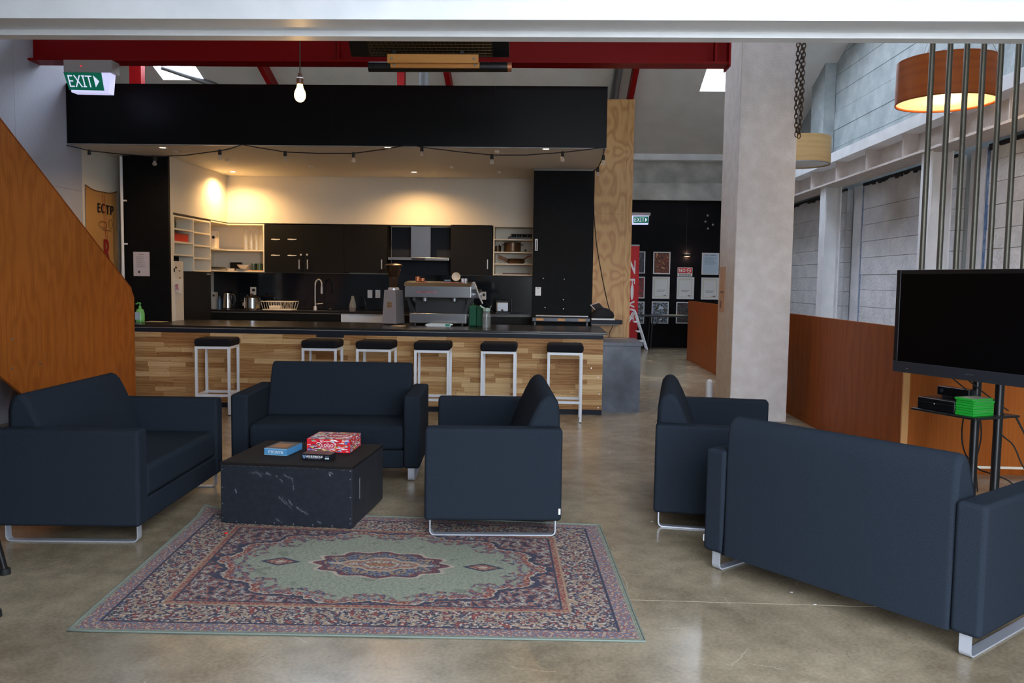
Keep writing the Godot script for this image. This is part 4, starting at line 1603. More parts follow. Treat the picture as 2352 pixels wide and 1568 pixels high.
func oval(rx: float, ry: float, z0: float, z1: float) -> Build:
	var p := PackedVector2Array()
	for i in 40:
		p.append(Vector2(cos(TAU * i / 40.0) * rx, sin(TAU * i / 40.0) * ry))
	var b := Build.new()
	b.prism(p, z0, z1)
	return b


func lounge() -> void:
	# rug, a little out of square, with a raised edge binding
	var c := [at_y(155, 1450), at_y(1482, 1475), at_y(1377, 1207), at_y(470, 1172)]
	var rug := thing("persian_rug", "worn patterned rug with a sage green oval field and navy border", "rug", Vector3.ZERO)
	var b := Build.new()
	var nx := 40
	var ny := 28
	var ht := func(u: float, v: float) -> float:
		var lift := 0.030 * exp(-(pow(u / 0.05, 2.0) + pow((1.0 - v) / 0.05, 2.0)))
		return 0.006 + 0.0012 * sin(u * 23.0 + v * 5.0) * sin(v * 11.0) + lift
	var spot := func(u: float, v: float) -> Vector3:
		var p: Vector3 = c[0].lerp(c[1], u).lerp(c[3].lerp(c[2], u), v)
		p.y = ht.call(u, v)
		return p
	for i in nx:
		for j in ny:
			var u0 := float(i) / nx
			var u1 := (i + 1.0) / nx
			var v0 := float(j) / ny
			var v1 := (j + 1.0) / ny
			b.tri(spot.call(u0, v0), spot.call(u1, v0), spot.call(u1, v1), Vector3.UP, Vector3.UP, Vector3.UP, Vector2(u0, 1 - v0), Vector2(u1, 1 - v0), Vector2(u1, 1 - v1))
			b.tri(spot.call(u0, v0), spot.call(u1, v1), spot.call(u0, v1), Vector3.UP, Vector3.UP, Vector3.UP, Vector2(u0, 1 - v0), Vector2(u1, 1 - v1), Vector2(u0, 1 - v1))
	part(b, "pile", M.rug, rug)
	var rim := []
	for i in 24:
		rim.append(spot.call(i / 24.0, 0.0))
	for i in 24:
		rim.append(spot.call(1.0, i / 24.0))
	for i in 24:
		rim.append(spot.call(1.0 - i / 24.0, 1.0))
	for i in 24:
		rim.append(spot.call(0.0, 1.0 - i / 24.0))
	var e := Build.new()
	for i in rim.size():
		rim[i].y = maxf(rim[i].y - 0.001, 0.005)
	e.tube(rim, 0.0048, 6, true)
	part(e, "binding", M.rug_edge, rug)
	var under := Build.new()
	for i in 4:
		var p: Vector3 = c[i]
		var q: Vector3 = c[(i + 1) % 4]
		under.quad(Vector3(p.x, 0.0, p.z), Vector3(q.x, 0.0, q.z), Vector3(q.x, 0.005, q.z), Vector3(p.x, 0.005, p.z), (p + q) / 2 - c[0].lerp(c[2], 0.5))
	part(under, "backing", M.rug_edge, rug)

	# five loveseats
	var s := make_loveseat()
	var places := [
		[-1.615, 0.0, -6.42, 3.4, "navy loveseat facing the doorway, behind the black box table"],
		[-2.665, 0.0, -5.14, 92.9, "navy loveseat in front of the plywood stair, left of the black box table"],
		[-0.312, 0.009, -5.425, -86.3, "navy loveseat standing side-on on the rug's far edge, beside the box table"],
		[1.209, 0.0, -5.657, 80.9, "navy loveseat in front of the concrete pillar, half hidden by another loveseat"],
		[1.628, 0.0, -4.065, 129.6, "navy loveseat with its back to the doorway, facing the television"],
	]
	for i in 5:
		var p = places[i]
		if i == 0:
			s.position = Vector3(p[0], p[1], p[2])
			s.rotation.y = deg_to_rad(p[3])
			s.set_meta("label", p[4])
		else:
			copy(s, Vector3(p[0], p[1], p[2]), deg_to_rad(p[3]), p[4])
	# box table
	var bt := thing("box_table", "low black painted plywood box table with scuffed paint, carrying board games", "table", Vector3(-1.506, 0.009, -5.22), deg_to_rad(-4.0))
	var w := 0.825
	var d := 0.70
	var h := 0.375
	part(so(Vector3(w, h - 0.016, d), 0.004, Vector3(0, (h - 0.016) / 2, 0)), "body", M.box, bt)
	part(so(Vector3(w + 0.004, 0.016, d + 0.004), 0.003, Vector3(0, h - 0.008, 0)), "top_board", M.box_top, bt)
	var fb := Build.new()
	fb.quad(Vector3(-w / 2 + 0.004, 0.004, d / 2 + 0.0005), Vector3(w / 2 - 0.004, 0.004, d / 2 + 0.0005), Vector3(w / 2 - 0.004, h - 0.016, d / 2 + 0.0005), Vector3(-w / 2 + 0.004, h - 0.016, d / 2 + 0.0005), Vector3.BACK)
	part(fb, "front_board", M.box_front, bt)
	var grip := Build.new()
	grip.soft(Vector3(w / 2 + 0.001, 0.21, 0.20), Vector3(0.004, 0.13, 0.018), 0.002, 1)
	part(grip, "hand_slot", plain(rgb(88, 88, 90), 0.6), bt)
	var rng := RandomNumberGenerator.new()
	rng.seed = 4
	for q in [[-1, 0.03], [-1, 0.12], [-1, 0.22], [-1, 0.33], [1, 0.03], [1, 0.06], [1, 0.19], [1, 0.30], [1, 0.35]]:
		part(bx(Vector3(0.006, 0.006, 0.002), Vector3(q[0] * (w / 2 - 0.012), q[1], d / 2 + 0.001)), "nail", M.dull_steel, bt)
	for i in 6:
		part(bx(Vector3(0.006, 0.006, 0.002), Vector3(-w / 2 + 0.1 + i * 0.12, 0.012, d / 2 + 0.001)), "nail", M.dull_steel, bt)
	# three board games
	var top := 0.009 + h
	var redp := print_mat(patch_picture(256, 80, 3, 150, rgb(214, 30, 44)), 0.35)
	var redt := print_mat(patch_picture(256, 200, 5, 240, rgb(196, 26, 38)), 0.35)
	var p0 := at_y(697, 1037, top)
	var p1 := at_y(801, 1041, top)
	var lg := game_box("red_board_game", "large red board game box crowded with small coloured prints on the box table", Vector3((p0.x + p1.x) / 2 + 0.02, top, p0.z - 0.125), deg_to_rad(-3.0), Vector3(0.285, 0.085, 0.26), [redp, redt, M.red_steel])
	var fr := 0.131
	part(oval(0.052, 0.029, 0.0, 0.0012), "white_oval", M.paper, lg, Vector3(-0.005, 0.045, 0.13))
	part(oval(0.049, 0.026, 0.0012, 0.0022), "red_oval", plain(rgb(196, 20, 40), 0.4), lg, Vector3(-0.005, 0.045, 0.13))
	words("LOGO", 0.078, 0.021, M.paper, lg, Transform3D(Basis(), Vector3(-0.005, 0.045, 0.1326)))
	words("The", 0.014, 0.006, M.paper, lg, Transform3D(Basis(), Vector3(-0.005, 0.062, 0.1326)))
	words("BOARD GAME", 0.056, 0.006, M.paper, lg, Transform3D(Basis(), Vector3(-0.005, 0.029, 0.1326)))
	var flat := Basis(Vector3.RIGHT, -PI / 2)
	var ov := part(oval(0.085, 0.075, 0.0, 0.001), "lid_oval", M.paper, lg)
	ov.transform = Transform3D(flat, Vector3(0.03, 0.085, 0.0))
	ov = part(oval(0.080, 0.070, 0.001, 0.002), "lid_oval_red", plain(rgb(170, 18, 34), 0.4), lg)
	ov.transform = Transform3D(flat, Vector3(0.03, 0.085, 0.0))
	words("LOGO", 0.115, 0.045, plain(rgb(220, 210, 200), 0.4), lg, Transform3D(flat, Vector3(0.03, 0.0873, 0.0)))
	var a0 := at_y(607, 1044, top)
	var a1 := at_y(665, 1045, top)
	var bl := print_mat(patch_picture(128, 32, 9, 0, rgb(74, 140, 184)), 0.35)
	var mc := game_box("blue_board_game", "small blue board game box with an upside-down title on the box table", Vector3((a0.x + a1.x) / 2 + 0.012, top, a0.z - 0.10), deg_to_rad(-9.0), Vector3(0.155, 0.043, 0.22), [bl, plain(rgb(46, 62, 78), 0.35), plain(rgb(60, 90, 112), 0.4)])
	part(bx(Vector3(0.156, 0.004, 0.001), Vector3(0, 0.0405, 0.1105)), "pale_rim", plain(rgb(150, 184, 204), 0.4), mc)
	part(bx(Vector3(0.156, 0.003, 0.001), Vector3(0, 0.0020, 0.1105)), "pale_rim", plain(rgb(150, 184, 204), 0.4), mc)
	words("MANCALA", 0.105, 0.018, M.paper, mc, Transform3D(Basis(Vector3.BACK, PI), Vector3(0, 0.02, 0.1112)), "lettering", 700, "Droid Serif")
	part(bx(Vector3(0.10, 0.001, 0.12), Vector3(0.0, 0.0435, 0.01)), "wooden_board_picture", plain(rgb(150, 96, 52), 0.4), mc)
	var g0 := at_y(691, 1055, top)
	var g1 := at_y(761, 1058, top)
	var wf := game_box("black_board_game", "small black card game box with white title in front of the red game", Vector3((g0.x + g1.x) / 2 + 0.004, top, g0.z - 0.045), deg_to_rad(-6.0), Vector3(0.185, 0.036, 0.095), [plain(rgb(22, 24, 30), 0.3), plain(rgb(30, 30, 33), 0.3), plain(rgb(24, 25, 30), 0.4)])
	words("WEREWOLF", 0.108, 0.014, M.paper, wf, Transform3D(Basis(), Vector3(-0.012, 0.020, 0.0480)))
	words("DELUXE EDITION", 0.075, 0.005, plain(rgb(120, 130, 145), 0.5), wf, Transform3D(Basis(), Vector3(-0.012, 0.009, 0.0480)))
	part(bx(Vector3(0.026, 0.008, 0.001), Vector3(0.070, 0.011, 0.0480)), "sticker", plain(rgb(190, 214, 214), 0.4), wf)
	part(bx(Vector3(0.026, 0.010, 0.001), Vector3(0.070, 0.023, 0.0480)), "print_block", plain(rgb(70, 74, 84), 0.4), wf)
	var wolf := Build.new()
	wolf.prism(PackedVector2Array([Vector2(-0.011, 0.013), Vector2(-0.006, 0.009), Vector2(0.006, 0.009), Vector2(0.011, 0.013), Vector2(0.009, 0.0), Vector2(0.003, -0.012), Vector2(-0.003, -0.012), Vector2(-0.009, 0.0)]), 0.0, 0.001)
	part(wolf, "wolf_head_mark", plain(rgb(104, 132, 168), 0.4), wf, Vector3(-0.078, 0.018, 0.0475))

	# six stools along the bar
	var st := make_stool()
	var nth := ["bar stool standing alone by the stair end of the bar", "second bar stool from the stair, behind the facing loveseat's backrest", "third bar stool from the stair, behind the facing loveseat", "fourth bar stool from the stair, below the coffee machine", "fifth bar stool from the stair, behind the side-on loveseat", "last bar stool beside the slate end cabinet"]
	var px := [[447, 523, 4.0], [691, 772, 2.0], [819, 897, -1.0], [951, 1030, 1.5], [1105, 1184, 0.0], [1259, 1338, -1.0]]
	for i in 6:
		var x0 := at_z(px[i][0], 830, -8.84).x
		var x1 := at_z(px[i][1], 830, -8.84).x
		var pos := Vector3((x0 + x1) / 2, 0, -9.02)
		var text: String = "white-framed black-cushioned " + nth[i]
		if i == 0:
			st.position = pos
			st.rotation.y = deg_to_rad(px[i][2])
			st.set_meta("label", text)
		else:
			copy(st, pos, deg_to_rad(px[i][2]), text)

	# black chair at the edge of the picture, only its feet in view
	var f0 := at_y(12, 1318)
	var f1 := at_y(0, 1416)
	var ch := thing("black_chair", "black chair whose feet show beside the left-hand loveseat", "chair", Vector3(f0.x - 0.24, 0, f0.z + 0.24))
	part(so(Vector3(0.46, 0.05, 0.46), 0.02, Vector3(0, 0.45, 0), 2), "seat", M.plastic, ch)
	part(so(Vector3(0.05, 0.36, 0.44), 0.02, Vector3(-0.26, 0.78, 0), 2), "backrest", M.plastic, ch)
	for q in [Vector3(f0.x, 0, f0.z) - ch.position, Vector3(f1.x - 0.02, 0, f1.z) - ch.position, Vector3(-0.24, 0, -0.24), Vector3(-0.24, 0, 0.24)]:
		var hi := Vector3(q.x * 0.75, 0.43, q.z * 0.75)
		var lg2 := part(tu([Vector3(q.x, 0.012, q.z), hi], 0.017, 10), "leg", M.plastic, ch)
		part(la([Vector2(0, 0), Vector2(0.026, 0), Vector2(0.024, 0.03), Vector2(0.0, 0.032)], 12), "foot", M.rubber, lg2, Vector3(q.x, 0, q.z))
	for zz in [-0.2, 0.2]:
		part(tu([Vector3(-0.2, 0.43, zz), Vector3(-0.26, 0.62, zz)], 0.012, 8), "back_post", M.plastic, ch)


func television() -> void:
	var at := Vector3(2.745, 0, -5.334)
	var turn := atan2(-0.906, 0.4234)
	var tv := thing("television", "large flat black television on a two-pole stand facing the loveseats", "television", at, turn)
	var y0 := 0.915
	var y1 := 1.625
	var w := 1.25
	part(so(Vector3(w, y1 - y0, 0.07), 0.008, Vector3(0, (y0 + y1) / 2, -0.036), 2), "casing", M.plastic, tv)
	part(so(Vector3(w, 0.075, 0.012), 0.004, Vector3(0, y0 + 0.0375, 0.003)), "lower_bezel", M.bezel, tv)
	for s in [-1, 1]:
		part(so(Vector3(0.035, y1 - y0 - 0.075, 0.012), 0.004, Vector3(s * (w / 2 - 0.0175), (y0 + y1 + 0.075) / 2, 0.003)), "side_bezel", M.plastic, tv)
	part(so(Vector3(w - 0.07, 0.03, 0.012), 0.004, Vector3(0, y1 - 0.015, 0.003)), "top_bezel", M.plastic, tv)
	part(bx(Vector3(w - 0.07, y1 - y0 - 0.105, 0.003), Vector3(0, (y0 + 0.075 + y1 - 0.03) / 2, 0.001)), "screen", M.screen, tv)
	words("SONY", 0.062, 0.011, plain(rgb(66, 68, 74), 0.4), tv, Transform3D(Basis(), Vector3(-0.02, y0 + 0.04, 0.0095)))
	part(bx(Vector3(0.004, 0.004, 0.002), Vector3(-0.5, y0 + 0.03, 0.0095)), "standby_lamp", M.white, tv)
	# stand
	var st := thing("television_stand", "black two-pole television stand with a small shelf", "stand", at, turn)
	var pz := -0.33
	for x in [-0.223, -0.057]:
		part(tu([Vector3(x, 0.02, pz), Vector3(x, 1.5, pz)], 0.028, 16), "pole", M.plastic, st)
	part(so(Vector3(0.36, 0.30, 0.03), 0.006, Vector3(-0.14, 1.3, pz + 0.045)), "mount_plate", M.plastic, st)
	part(so(Vector3(0.10, 0.12, 0.20), 0.004, Vector3(-0.14, 1.3, pz + 0.158)), "bracket_arm", M.plastic, st)
	part(so(Vector3(0.70, 0.02, 0.50), 0.008, Vector3(-0.14, 0.01, pz)), "foot_plate", M.plastic, st)
	part(so(Vector3(0.50, 0.016, 0.42), 0.006, Vector3(-0.245, 0.667, -0.245), 2), "shelf", M.plastic, st)
	var frame := Transform3D(Basis(Vector3.UP, turn), at)
	var top := 0.675
	# console, sensor bar and cases on the shelf
	var con := thing("game_console", "black games console on the television stand's shelf", "console", frame * Vector3(-0.325, top, -0.20), turn)
	part(so(Vector3(0.29, 0.078, 0.26), 0.006, Vector3(0, 0.039, 0)), "body", plain(rgb(13, 13, 15), 0.25), con)
	part(bx(Vector3(0.005, 0.005, 0.002), Vector3(-0.01, 0.045, 0.131)), "power_lamp", M.white, con)
	part(bx(Vector3(0.288, 0.002, 0.002), Vector3(0, 0.05, 0.1305)), "seam", M.rubber, con)
	var sen := thing("sensor_bar", "black camera sensor bar lying on the games console", "sensor", frame * Vector3(-0.30, top + 0.078, -0.23), turn)
	part(so(Vector3(0.25, 0.062, 0.07), 0.008, Vector3(0, 0.045, 0)), "body", plain(rgb(12, 12, 14), 0.2), sen)
	part(so(Vector3(0.16, 0.014, 0.07), 0.003, Vector3(0.0, 0.007, 0)), "foot", plain(rgb(20, 20, 22), 0.3), sen)
	part(la([Vector2(0.014, -0.002), Vector2(0.014, 0.002), Vector2(0, 0.002)], 14), "lens", plain(rgb(40, 40, 48), 0.1), sen, Vector3(-0.085, 0.048, 0.034)).rotation.x = PI / 2
	for i in 7:
		var c := thing("game_case", "bright green plastic game case stacked on the television stand's shelf", "game case", frame * Vector3(-0.107 + [0.0, 0.003, -0.002, 0.002, 0.0, 0.003, -0.004][i], top + i * 0.0165, -0.165 + [0, 0.002, -0.002, 0.003, 0.0, -0.003, 0.006][i]), turn, "green game cases")
		part(so(Vector3(0.135, 0.0158, 0.19), 0.003, Vector3(0, 0.008, 0)), "case", M.green_case, c)
		part(bx(Vector3(0.12, 0.0006, 0.15), Vector3(0.006, 0.0163, 0)), "cover_print", plain([rgb(150, 140, 130), rgb(180, 170, 160)][i % 2], 0.4), c)
	# cables under the shelf
	var runs := [
		[Vector3(-0.36, 0.66, -0.4), Vector3(-0.39, 0.5, -0.42), Vector3(-0.36, 0.36, -0.42), Vector3(-0.26, 0.27, -0.42), Vector3(-0.14, 0.25, -0.42), Vector3(0.0, 0.22, -0.42), Vector3(0.1, 0.06, -0.45)],
		[Vector3(-0.26, 0.66, -0.36), Vector3(-0.28, 0.48, -0.38), Vector3(-0.29, 0.3, -0.4), Vector3(-0.27, 0.12, -0.42)],
		[Vector3(-0.235, 0.66, -0.38), Vector3(-0.225, 0.5, -0.4), Vector3(-0.26, 0.3, -0.41), Vector3(-0.26, 0.1, -0.44)],
		[Vector3(-0.15, 0.64, -0.40), Vector3(-0.09, 0.53, -0.42), Vector3(-0.02, 0.47, -0.44), Vector3(0.04, 0.34, -0.46), Vector3(0.12, 0.25, -0.48), Vector3(0.2, 0.06, -0.5)],
		[Vector3(0.0, 0.66, -0.42), Vector3(0.08, 0.5, -0.45), Vector3(0.16, 0.30, -0.48), Vector3(0.15, 0.1, -0.5), Vector3(0.06, 0.02, -0.52), Vector3(-0.02, 0.02, -0.5)],
		[Vector3(-0.01, 0.66, -0.44), Vector3(0.09, 0.46, -0.48), Vector3(0.22, 0.28, -0.52), Vector3(0.34, 0.14, -0.56), Vector3(0.4, 0.012, -0.6)],
	]
	for r in runs:
		var b := Build.new()
		b.t = frame
		b.tube(curve(r), 0.005, 6)
		solo(b, "cable", "thin black cable dangling under the television stand's shelf", "cable", M.rubber, Vector3.ZERO, "cables under the television")
	for x in [-0.16, -0.04]:
		var b := Build.new()
		b.t = frame
		b.tube(curve([Vector3(x - 0.1, 0.93, -0.09), Vector3(x - 0.06, 0.84, -0.2), Vector3(x, 0.70, -0.40)]), 0.0045, 6)
		solo(b, "cable", "black cable running down from the television to its shelf", "cable", M.rubber, Vector3.ZERO, "cables from television to shelf")


func downlight(px: float, py: float, label: String, energy: float) -> void:
	var p := at_y(px, py, CEIL)
	var t := thing("downlight", label, "ceiling light", Vector3(p.x, CEIL, p.z), 0.0, "kitchen downlights")
	part(la([Vector2(0.034, -0.001), Vector2(0.05, -0.004), Vector2(0.052, 0.0), Vector2(0.034, 0.0)], 24), "trim_ring", M.white, t)
	part(la([Vector2(0.034, -0.0015), Vector2(0.0, -0.0015)], 24), "lamp_face", M.warm_disc, t)
	var s := SpotLight3D.new()
	s.name = "lamp"
	s.light_color = rgb(255, 205, 138)
	s.light_energy = energy
	s.spot_angle = 78.0
	s.spot_angle_attenuation = 0.75
	s.spot_range = 12.0
	s.light_size = 0.03
	s.shadow_enabled = true
	s.rotation.x = -PI / 2
	s.position = Vector3(0, -0.012, 0)
	t.add_child(s)


func drum(p: Vector3, r: float, h: float, label: String, shade: Material, lit: bool) -> void:
	var t := thing("drum_lamp", label, "pendant lamp", p)
	part(la([Vector2(r - 0.006, 0), Vector2(r, 0), Vector2(r, h), Vector2(r - 0.006, h), Vector2(r - 0.006, 0)], 48), "shade", shade, t)
	if lit:
		part(la([Vector2(0, 0.012), Vector2(r - 0.008, 0.012), Vector2(r - 0.008, 0.016), Vector2(0, 0.016)], 48), "diffuser", glow(rgb(255, 232, 170), 0.105), t)
		var l := OmniLight3D.new()
		l.name = "lamp"
		l.light_color = rgb(255, 214, 150)
		l.light_energy = 0.10
		l.light_size = 0.2
		l.omni_range = 15.0
		l.shadow_enabled = true
		l.position = Vector3(0, -0.04, 0)
		t.add_child(l)
	else:
		part(la([Vector2(0, 0.012), Vector2(r - 0.008, 0.012), Vector2(r - 0.008, 0.016), Vector2(0, 0.016)], 48), "diffuser", M.white, t)
	part(la([Vector2(r - 0.008, -0.008), Vector2(r + 0.003, -0.008), Vector2(r + 0.003, 0.004), Vector2(r - 0.008, 0.004)], 48), "lower_ring", M.dull_steel if not lit else M.partition, t)
	var rod := roof_y(p.z) if p.z < -10.5 else roof_y(-10.5) - SLOPE * (p.z + 10.5)
	for k in 3:
		var a := TAU * k / 3.0 + 0.4
		var d := Vector3(cos(a), 0, sin(a)) * (r - 0.01)
		part(tu([d + Vector3(0, h - 0.01, 0), Vector3(0, h + 0.9, 0)], 0.0022, 5), "suspension_wire", M.dull_steel, t)
	part(tu([Vector3(0, h + 0.9, 0), Vector3(0, rod - p.y, 0)], 0.004, 6), "cord", M.dull_steel, t)


func exit_sign(label: String, z: float, plate: Array, body: Array, hook: Vector3) -> void:
	var o := at_z((plate[0][0] + plate[1][0]) / 2, plate[0][1], z)
	var t := thing("exit_sign", label, "sign", o)
	var pts := PackedVector2Array()
	for q in body:
		var p := at_z(q[0], q[1], z) - o
		pts.append(Vector2(p.x, p.y))
	var b := Build.new()
	b.prism(pts, -0.12, -0.01)
	part(b, "diffuser", M.sign_white, t)
	var gp := PackedVector2Array()
	for q in plate:
		var p := at_z(q[0], q[1], z) - o
		gp.append(Vector2(p.x, p.y))
	b = Build.new()
	b.prism(gp, -0.008, 0.0)
	part(b, "green_plate", M.sign_green, t)
	# lettering leans with the plate
	var c := (gp[0] + gp[1] + gp[2] + gp[3]) / 4.0
	var wide := ((gp[1] - gp[0]) + (gp[2] - gp[3])) / 2.0
	var tall := ((gp[0] - gp[3]) + (gp[1] - gp[2])) / 2.0
	var bs := Basis(Vector3(wide.x, wide.y, 0).normalized(), Vector3(tall.x, tall.y, 0).normalized(), Vector3.BACK)
	words("EXIT", wide.length() * 0.66, tall.length() * 0.66, glow(rgb(222, 226, 255), 0.12), t, Transform3D(bs, Vector3(c.x - wide.x * 0.10, c.y, 0.0015)), "lettering", 400)
	var ar := Build.new()
	var aw := wide.length() * 0.10
	var ah := tall.length() * 0.33
	ar.t = Transform3D(bs, Vector3(c.x + wide.x * 0.34, c.y, 0.0))
	ar.prism(PackedVector2Array([Vector2(-aw * 0.6, ah), Vector2(-aw * 0.6, -ah), Vector2(aw * 0.7, 0)]), 0.0, 0.003)
	part(ar, "arrow", glow(rgb(222, 226, 255), 0.12), t)
	# housing above
	var ha := gp[0] + Vector2(0, 0.004)
	part(sp(Vector3(pts[0].x - 0.02, hook.x, -0.14), Vector3(pts[1].x + 0.03, hook.y, 0.01)), "housing", plain(rgb(176, 168, 164), 0.5), t)
	part(la([Vector2(0, -0.004), Vector2(0.008, -0.003), Vector2(0.008, 0.003), Vector2(0, 0.004)], 10), "indicator", M.red_led, t, Vector3(0, (hook.x + hook.y) / 2, 0.012))


func overhead() -> void:
	downlight(374, 339, "round recessed downlight over the sanitiser end of the bar", 0.14)
	downlight(890, 338, "round recessed downlight above the coffee grinder", 0.14)
	downlight(1254, 342, "round recessed downlight in front of the tall black cupboard", 0.14)
	downlight(535, 394, "round recessed downlight in the corner over the white shelves", 0.42)
	downlight(951, 395, "round recessed downlight above the range hood", 0.42)
	for q in [[404.0, 346.0], [522.0, 366.0], [714.0, 380.0], [1037.0, 382.0], [1141.0, 346.0], [1148.0, 394.0]]:
		var p := at_y(q[0], q[1], CEIL)
		solo(la([Vector2(0, -0.03), Vector2(0.022, -0.026), Vector2(0.028, -0.01), Vector2(0.03, 0)], 14), "ceiling_sensor", "small white sensor button on the kitchen ceiling", "sensor", M.ceramic, Vector3(p.x, CEIL, p.z), "kitchen ceiling sensors")
	# bare bulb on a cord
	var bp := at_z(689, 195, -4.55)
	var t := thing("pendant_bulb", "glowing bare bulb on a brown cord in front of the fascia", "pendant lamp", bp)
	part(tu([Vector3(0, 0.05, 0), Vector3(0, roof_y(-10.5) - SLOPE * 5.95 - bp.y, 0)], 0.0035, 6), "cord", plain(rgb(48, 32, 22), 0.7), t)
	part(la([Vector2(0.004, 0.068), Vector2(0.010, 0.060), Vector2(0.013, 0.045), Vector2(0.019, 0.038), Vector2(0.019, 0.012), Vector2(0.016, 0.004), Vector2(0.0, 0.004)], 20), "socket", M.brown_socket, t)
	part(la([Vector2(0.0195, 0.034), Vector2(0.021, 0.034), Vector2(0.021, 0.038), Vector2(0.0195, 0.038)], 20), "ring", M.white, t)
	part(la([Vector2(0.0145, 0.004), Vector2(0.018, -0.015), Vector2(0.027, -0.034), Vector2(0.031, -0.052), Vector2(0.029, -0.070), Vector2(0.021, -0.084), Vector2(0.009, -0.091), Vector2(0, -0.092)], 24), "bulb", glow(rgb(255, 214, 140), 0.9), t)
	var l := OmniLight3D.new()
	l.name = "lamp"
	l.light_color = rgb(255, 196, 116)
	l.light_energy = 0.006
	l.light_size = 0.03
	l.omni_range = 15.0
	l.shadow_enabled = true
	l.position = Vector3(0, -0.05, 0)
	t.add_child(l)
	# exit signs
	var by := at_z(800, 148, -8.75).y
	var top := at_z(188, 163, -8.6)
	exit_sign("large green EXIT sign with an arrow hanging below the red beam", -8.6, [[145, 165], [232, 167], [239, 208], [159, 206]], [[152, 164], [252, 166], [248, 213], [163, 211]], Vector3(-0.005, by - top.y, 0))
	exit_sign("small green EXIT sign with an arrow high on the dark far wall", HALL_Z + 0.2, [[1455, 497], [1490, 497], [1489, 512], [1455, 512]], [[1452, 495], [1491, 495], [1489, 515], [1453, 515]], Vector3(0.03, 0.09, 0))
	# string lights
	var z := BAR_Z + 0.115
	var cord := []
	for q in [[153, 334], [178, 339], [205, 346], [280, 354], [355, 360], [430, 356], [505, 346], [530, 341], [556, 332], [600, 340], [655, 349], [730, 352], [812, 352], [880, 343], [943, 332], [969, 338], [1050, 348], [1130, 356], [1210, 356], [1292, 350], [1345, 344], [1388, 338]]:
		cord.append(at_z(q[0], q[1], z))
	cord.append(at_z(1386, 358, BAR_Z - 0.1))
	cord.append(at_z(1373, 386, BAR_Z - 0.8))
	cord.append(at_z(1362, 393, -10.98))
	var sl := thing("string_light", "black string of small clear bulbs draped along the fascia's lower edge", "string light", Vector3.ZERO)
	part(tu(cord, 0.006, 6), "cord", M.rubber, sl)
	for q in [[205, 346, 0], [355, 360, 0], [505, 346, 0], [655, 349, 0], [812, 352, 0], [969, 338, 0], [1130, 356, 0], [1292, 350, 0], [1386, 358, 1], [1373, 386, 2]]:
		var p := at_z(q[0], q[1], [z, BAR_Z - 0.1, BAR_Z - 0.8][q[2]])
		var s := part(la([Vector2(0.010, 0.012), Vector2(0.017, 0.008), Vector2(0.019, -0.045), Vector2(0.0, -0.045)], 14), "bulb_socket", M.rubber, sl, p)
		part(la([Vector2(0.012, -0.045), Vector2(0.014, -0.055), Vector2(0.023, -0.072), Vector2(0.024, -0.084), Vector2(0.018, -0.096), Vector2(0.0, -0.102)], 14), "bulb", M.glass, s)
		part(tu([Vector3(-0.003, -0.045, 0), Vector3(-0.006, -0.08, 0), Vector3(0.006, -0.08, 0), Vector3(0.003, -0.045, 0)], 0.0014, 5), "filament", M.copper, s)
	# hanging heater with timber mount and black tube
	var hz := -7.5
	var a := at_z(803, 112, hz)
	var c := at_z(1169, 112, hz)
	var hy := at_z(985, 124, hz).y
	var mid := Vector3((a.x + c.x) / 2, hy, hz)
	var hw := (c.x - a.x) / 2
	var ht := thing("radiant_heater", "long black radiant heater with a mesh grille on a timber mount", "heater", mid)
	var hb := Build.new()
	hb.t = Transform3D(Basis(Vector3(0, 0, -1), Vector3.UP, Vector3(1, 0, 0)), Vector3.ZERO)
	hb.prism(PackedVector2Array([Vector2(0.10, 0.0), Vector2(0.10, 0.14), Vector2(-0.08, 0.20), Vector2(-0.10, 0.19), Vector2(-0.11, 0.16), Vector2(0.07, -0.005)]), -hw, hw)
	part(hb, "housing", M.plastic, ht)
	var gr := Build.new()
	var g0 := Vector3(0, 0.005, -0.068)
	var g1 := Vector3(0, 0.158, 0.106)
	var nrm := Vector3(0, -(g1.z - g0.z), g1.y - g0.y).normalized() * 0.006
	for i in 90:
		var x := lerpf(-hw + 0.17, hw - 0.15, i / 89.0)
		gr.bar(g0 + nrm + Vector3(x, 0, 0), g1 + nrm + Vector3(x, 0, 0), 0.004, 0.003)
	for k in 9:
		var q := g0.lerp(g1, k / 8.0) + nrm
		gr.bar(q + Vector3(-hw + 0.17, 0, 0), q + Vector3(hw - 0.15, 0, 0), 0.004, 0.003)
	part(gr, "mesh_grille", plain(rgb(120, 96, 60), 0.3, 0.8), ht)
	var pl := Build.new()
	pl.bar(g0 + nrm * 0.3 + Vector3(-hw + 0.17, 0.0, 0.0), g0 + nrm * 0.3 + Vector3(hw - 0.15, 0, 0), 0.001, 0.001)
	var w0 := at_z(890, 125, hz + 0.12)
	var w1 := at_z(1099, 146, hz + 0.12)
	var m0 := part(so(Vector3(w1.x - w0.x, w0.y - w1.y, 0.035), 0.003), "timber_mount", M.honey, ht, (w0 + w1) / 2 - mid)
	var v0 := at_z(897, 143, hz + 0.085)
	var v1 := at_z(1101, 157, hz + 0.085)
	var m1 := part(so(Vector3(v1.x - v0.x, v0.y - v1.y, 0.03), 0.003), "timber_mount", M.honey, ht, (v0 + v1) / 2 - mid)
	for s in [-1, 1]:
		for e in [[m0, (w1.x - w0.x) / 2 - 0.04, 0.018], [m1, (v1.x - v0.x) / 2 - 0.035, 0.016]]:
			var sc := Build.new()
			sc.t = Transform3D(Basis(Vector3.RIGHT, PI / 2), Vector3(s * e[1], 0, e[2]))
			sc.lathe([Vector2(0.011, -0.002), Vector2(0.011, 0.003), Vector2(0.006, 0.006), Vector2(0, 0.006)], 10)
			part(sc, "screw", M.dull_steel, e[0])
	var t0 := at_z(847, 154, hz - 0.02)
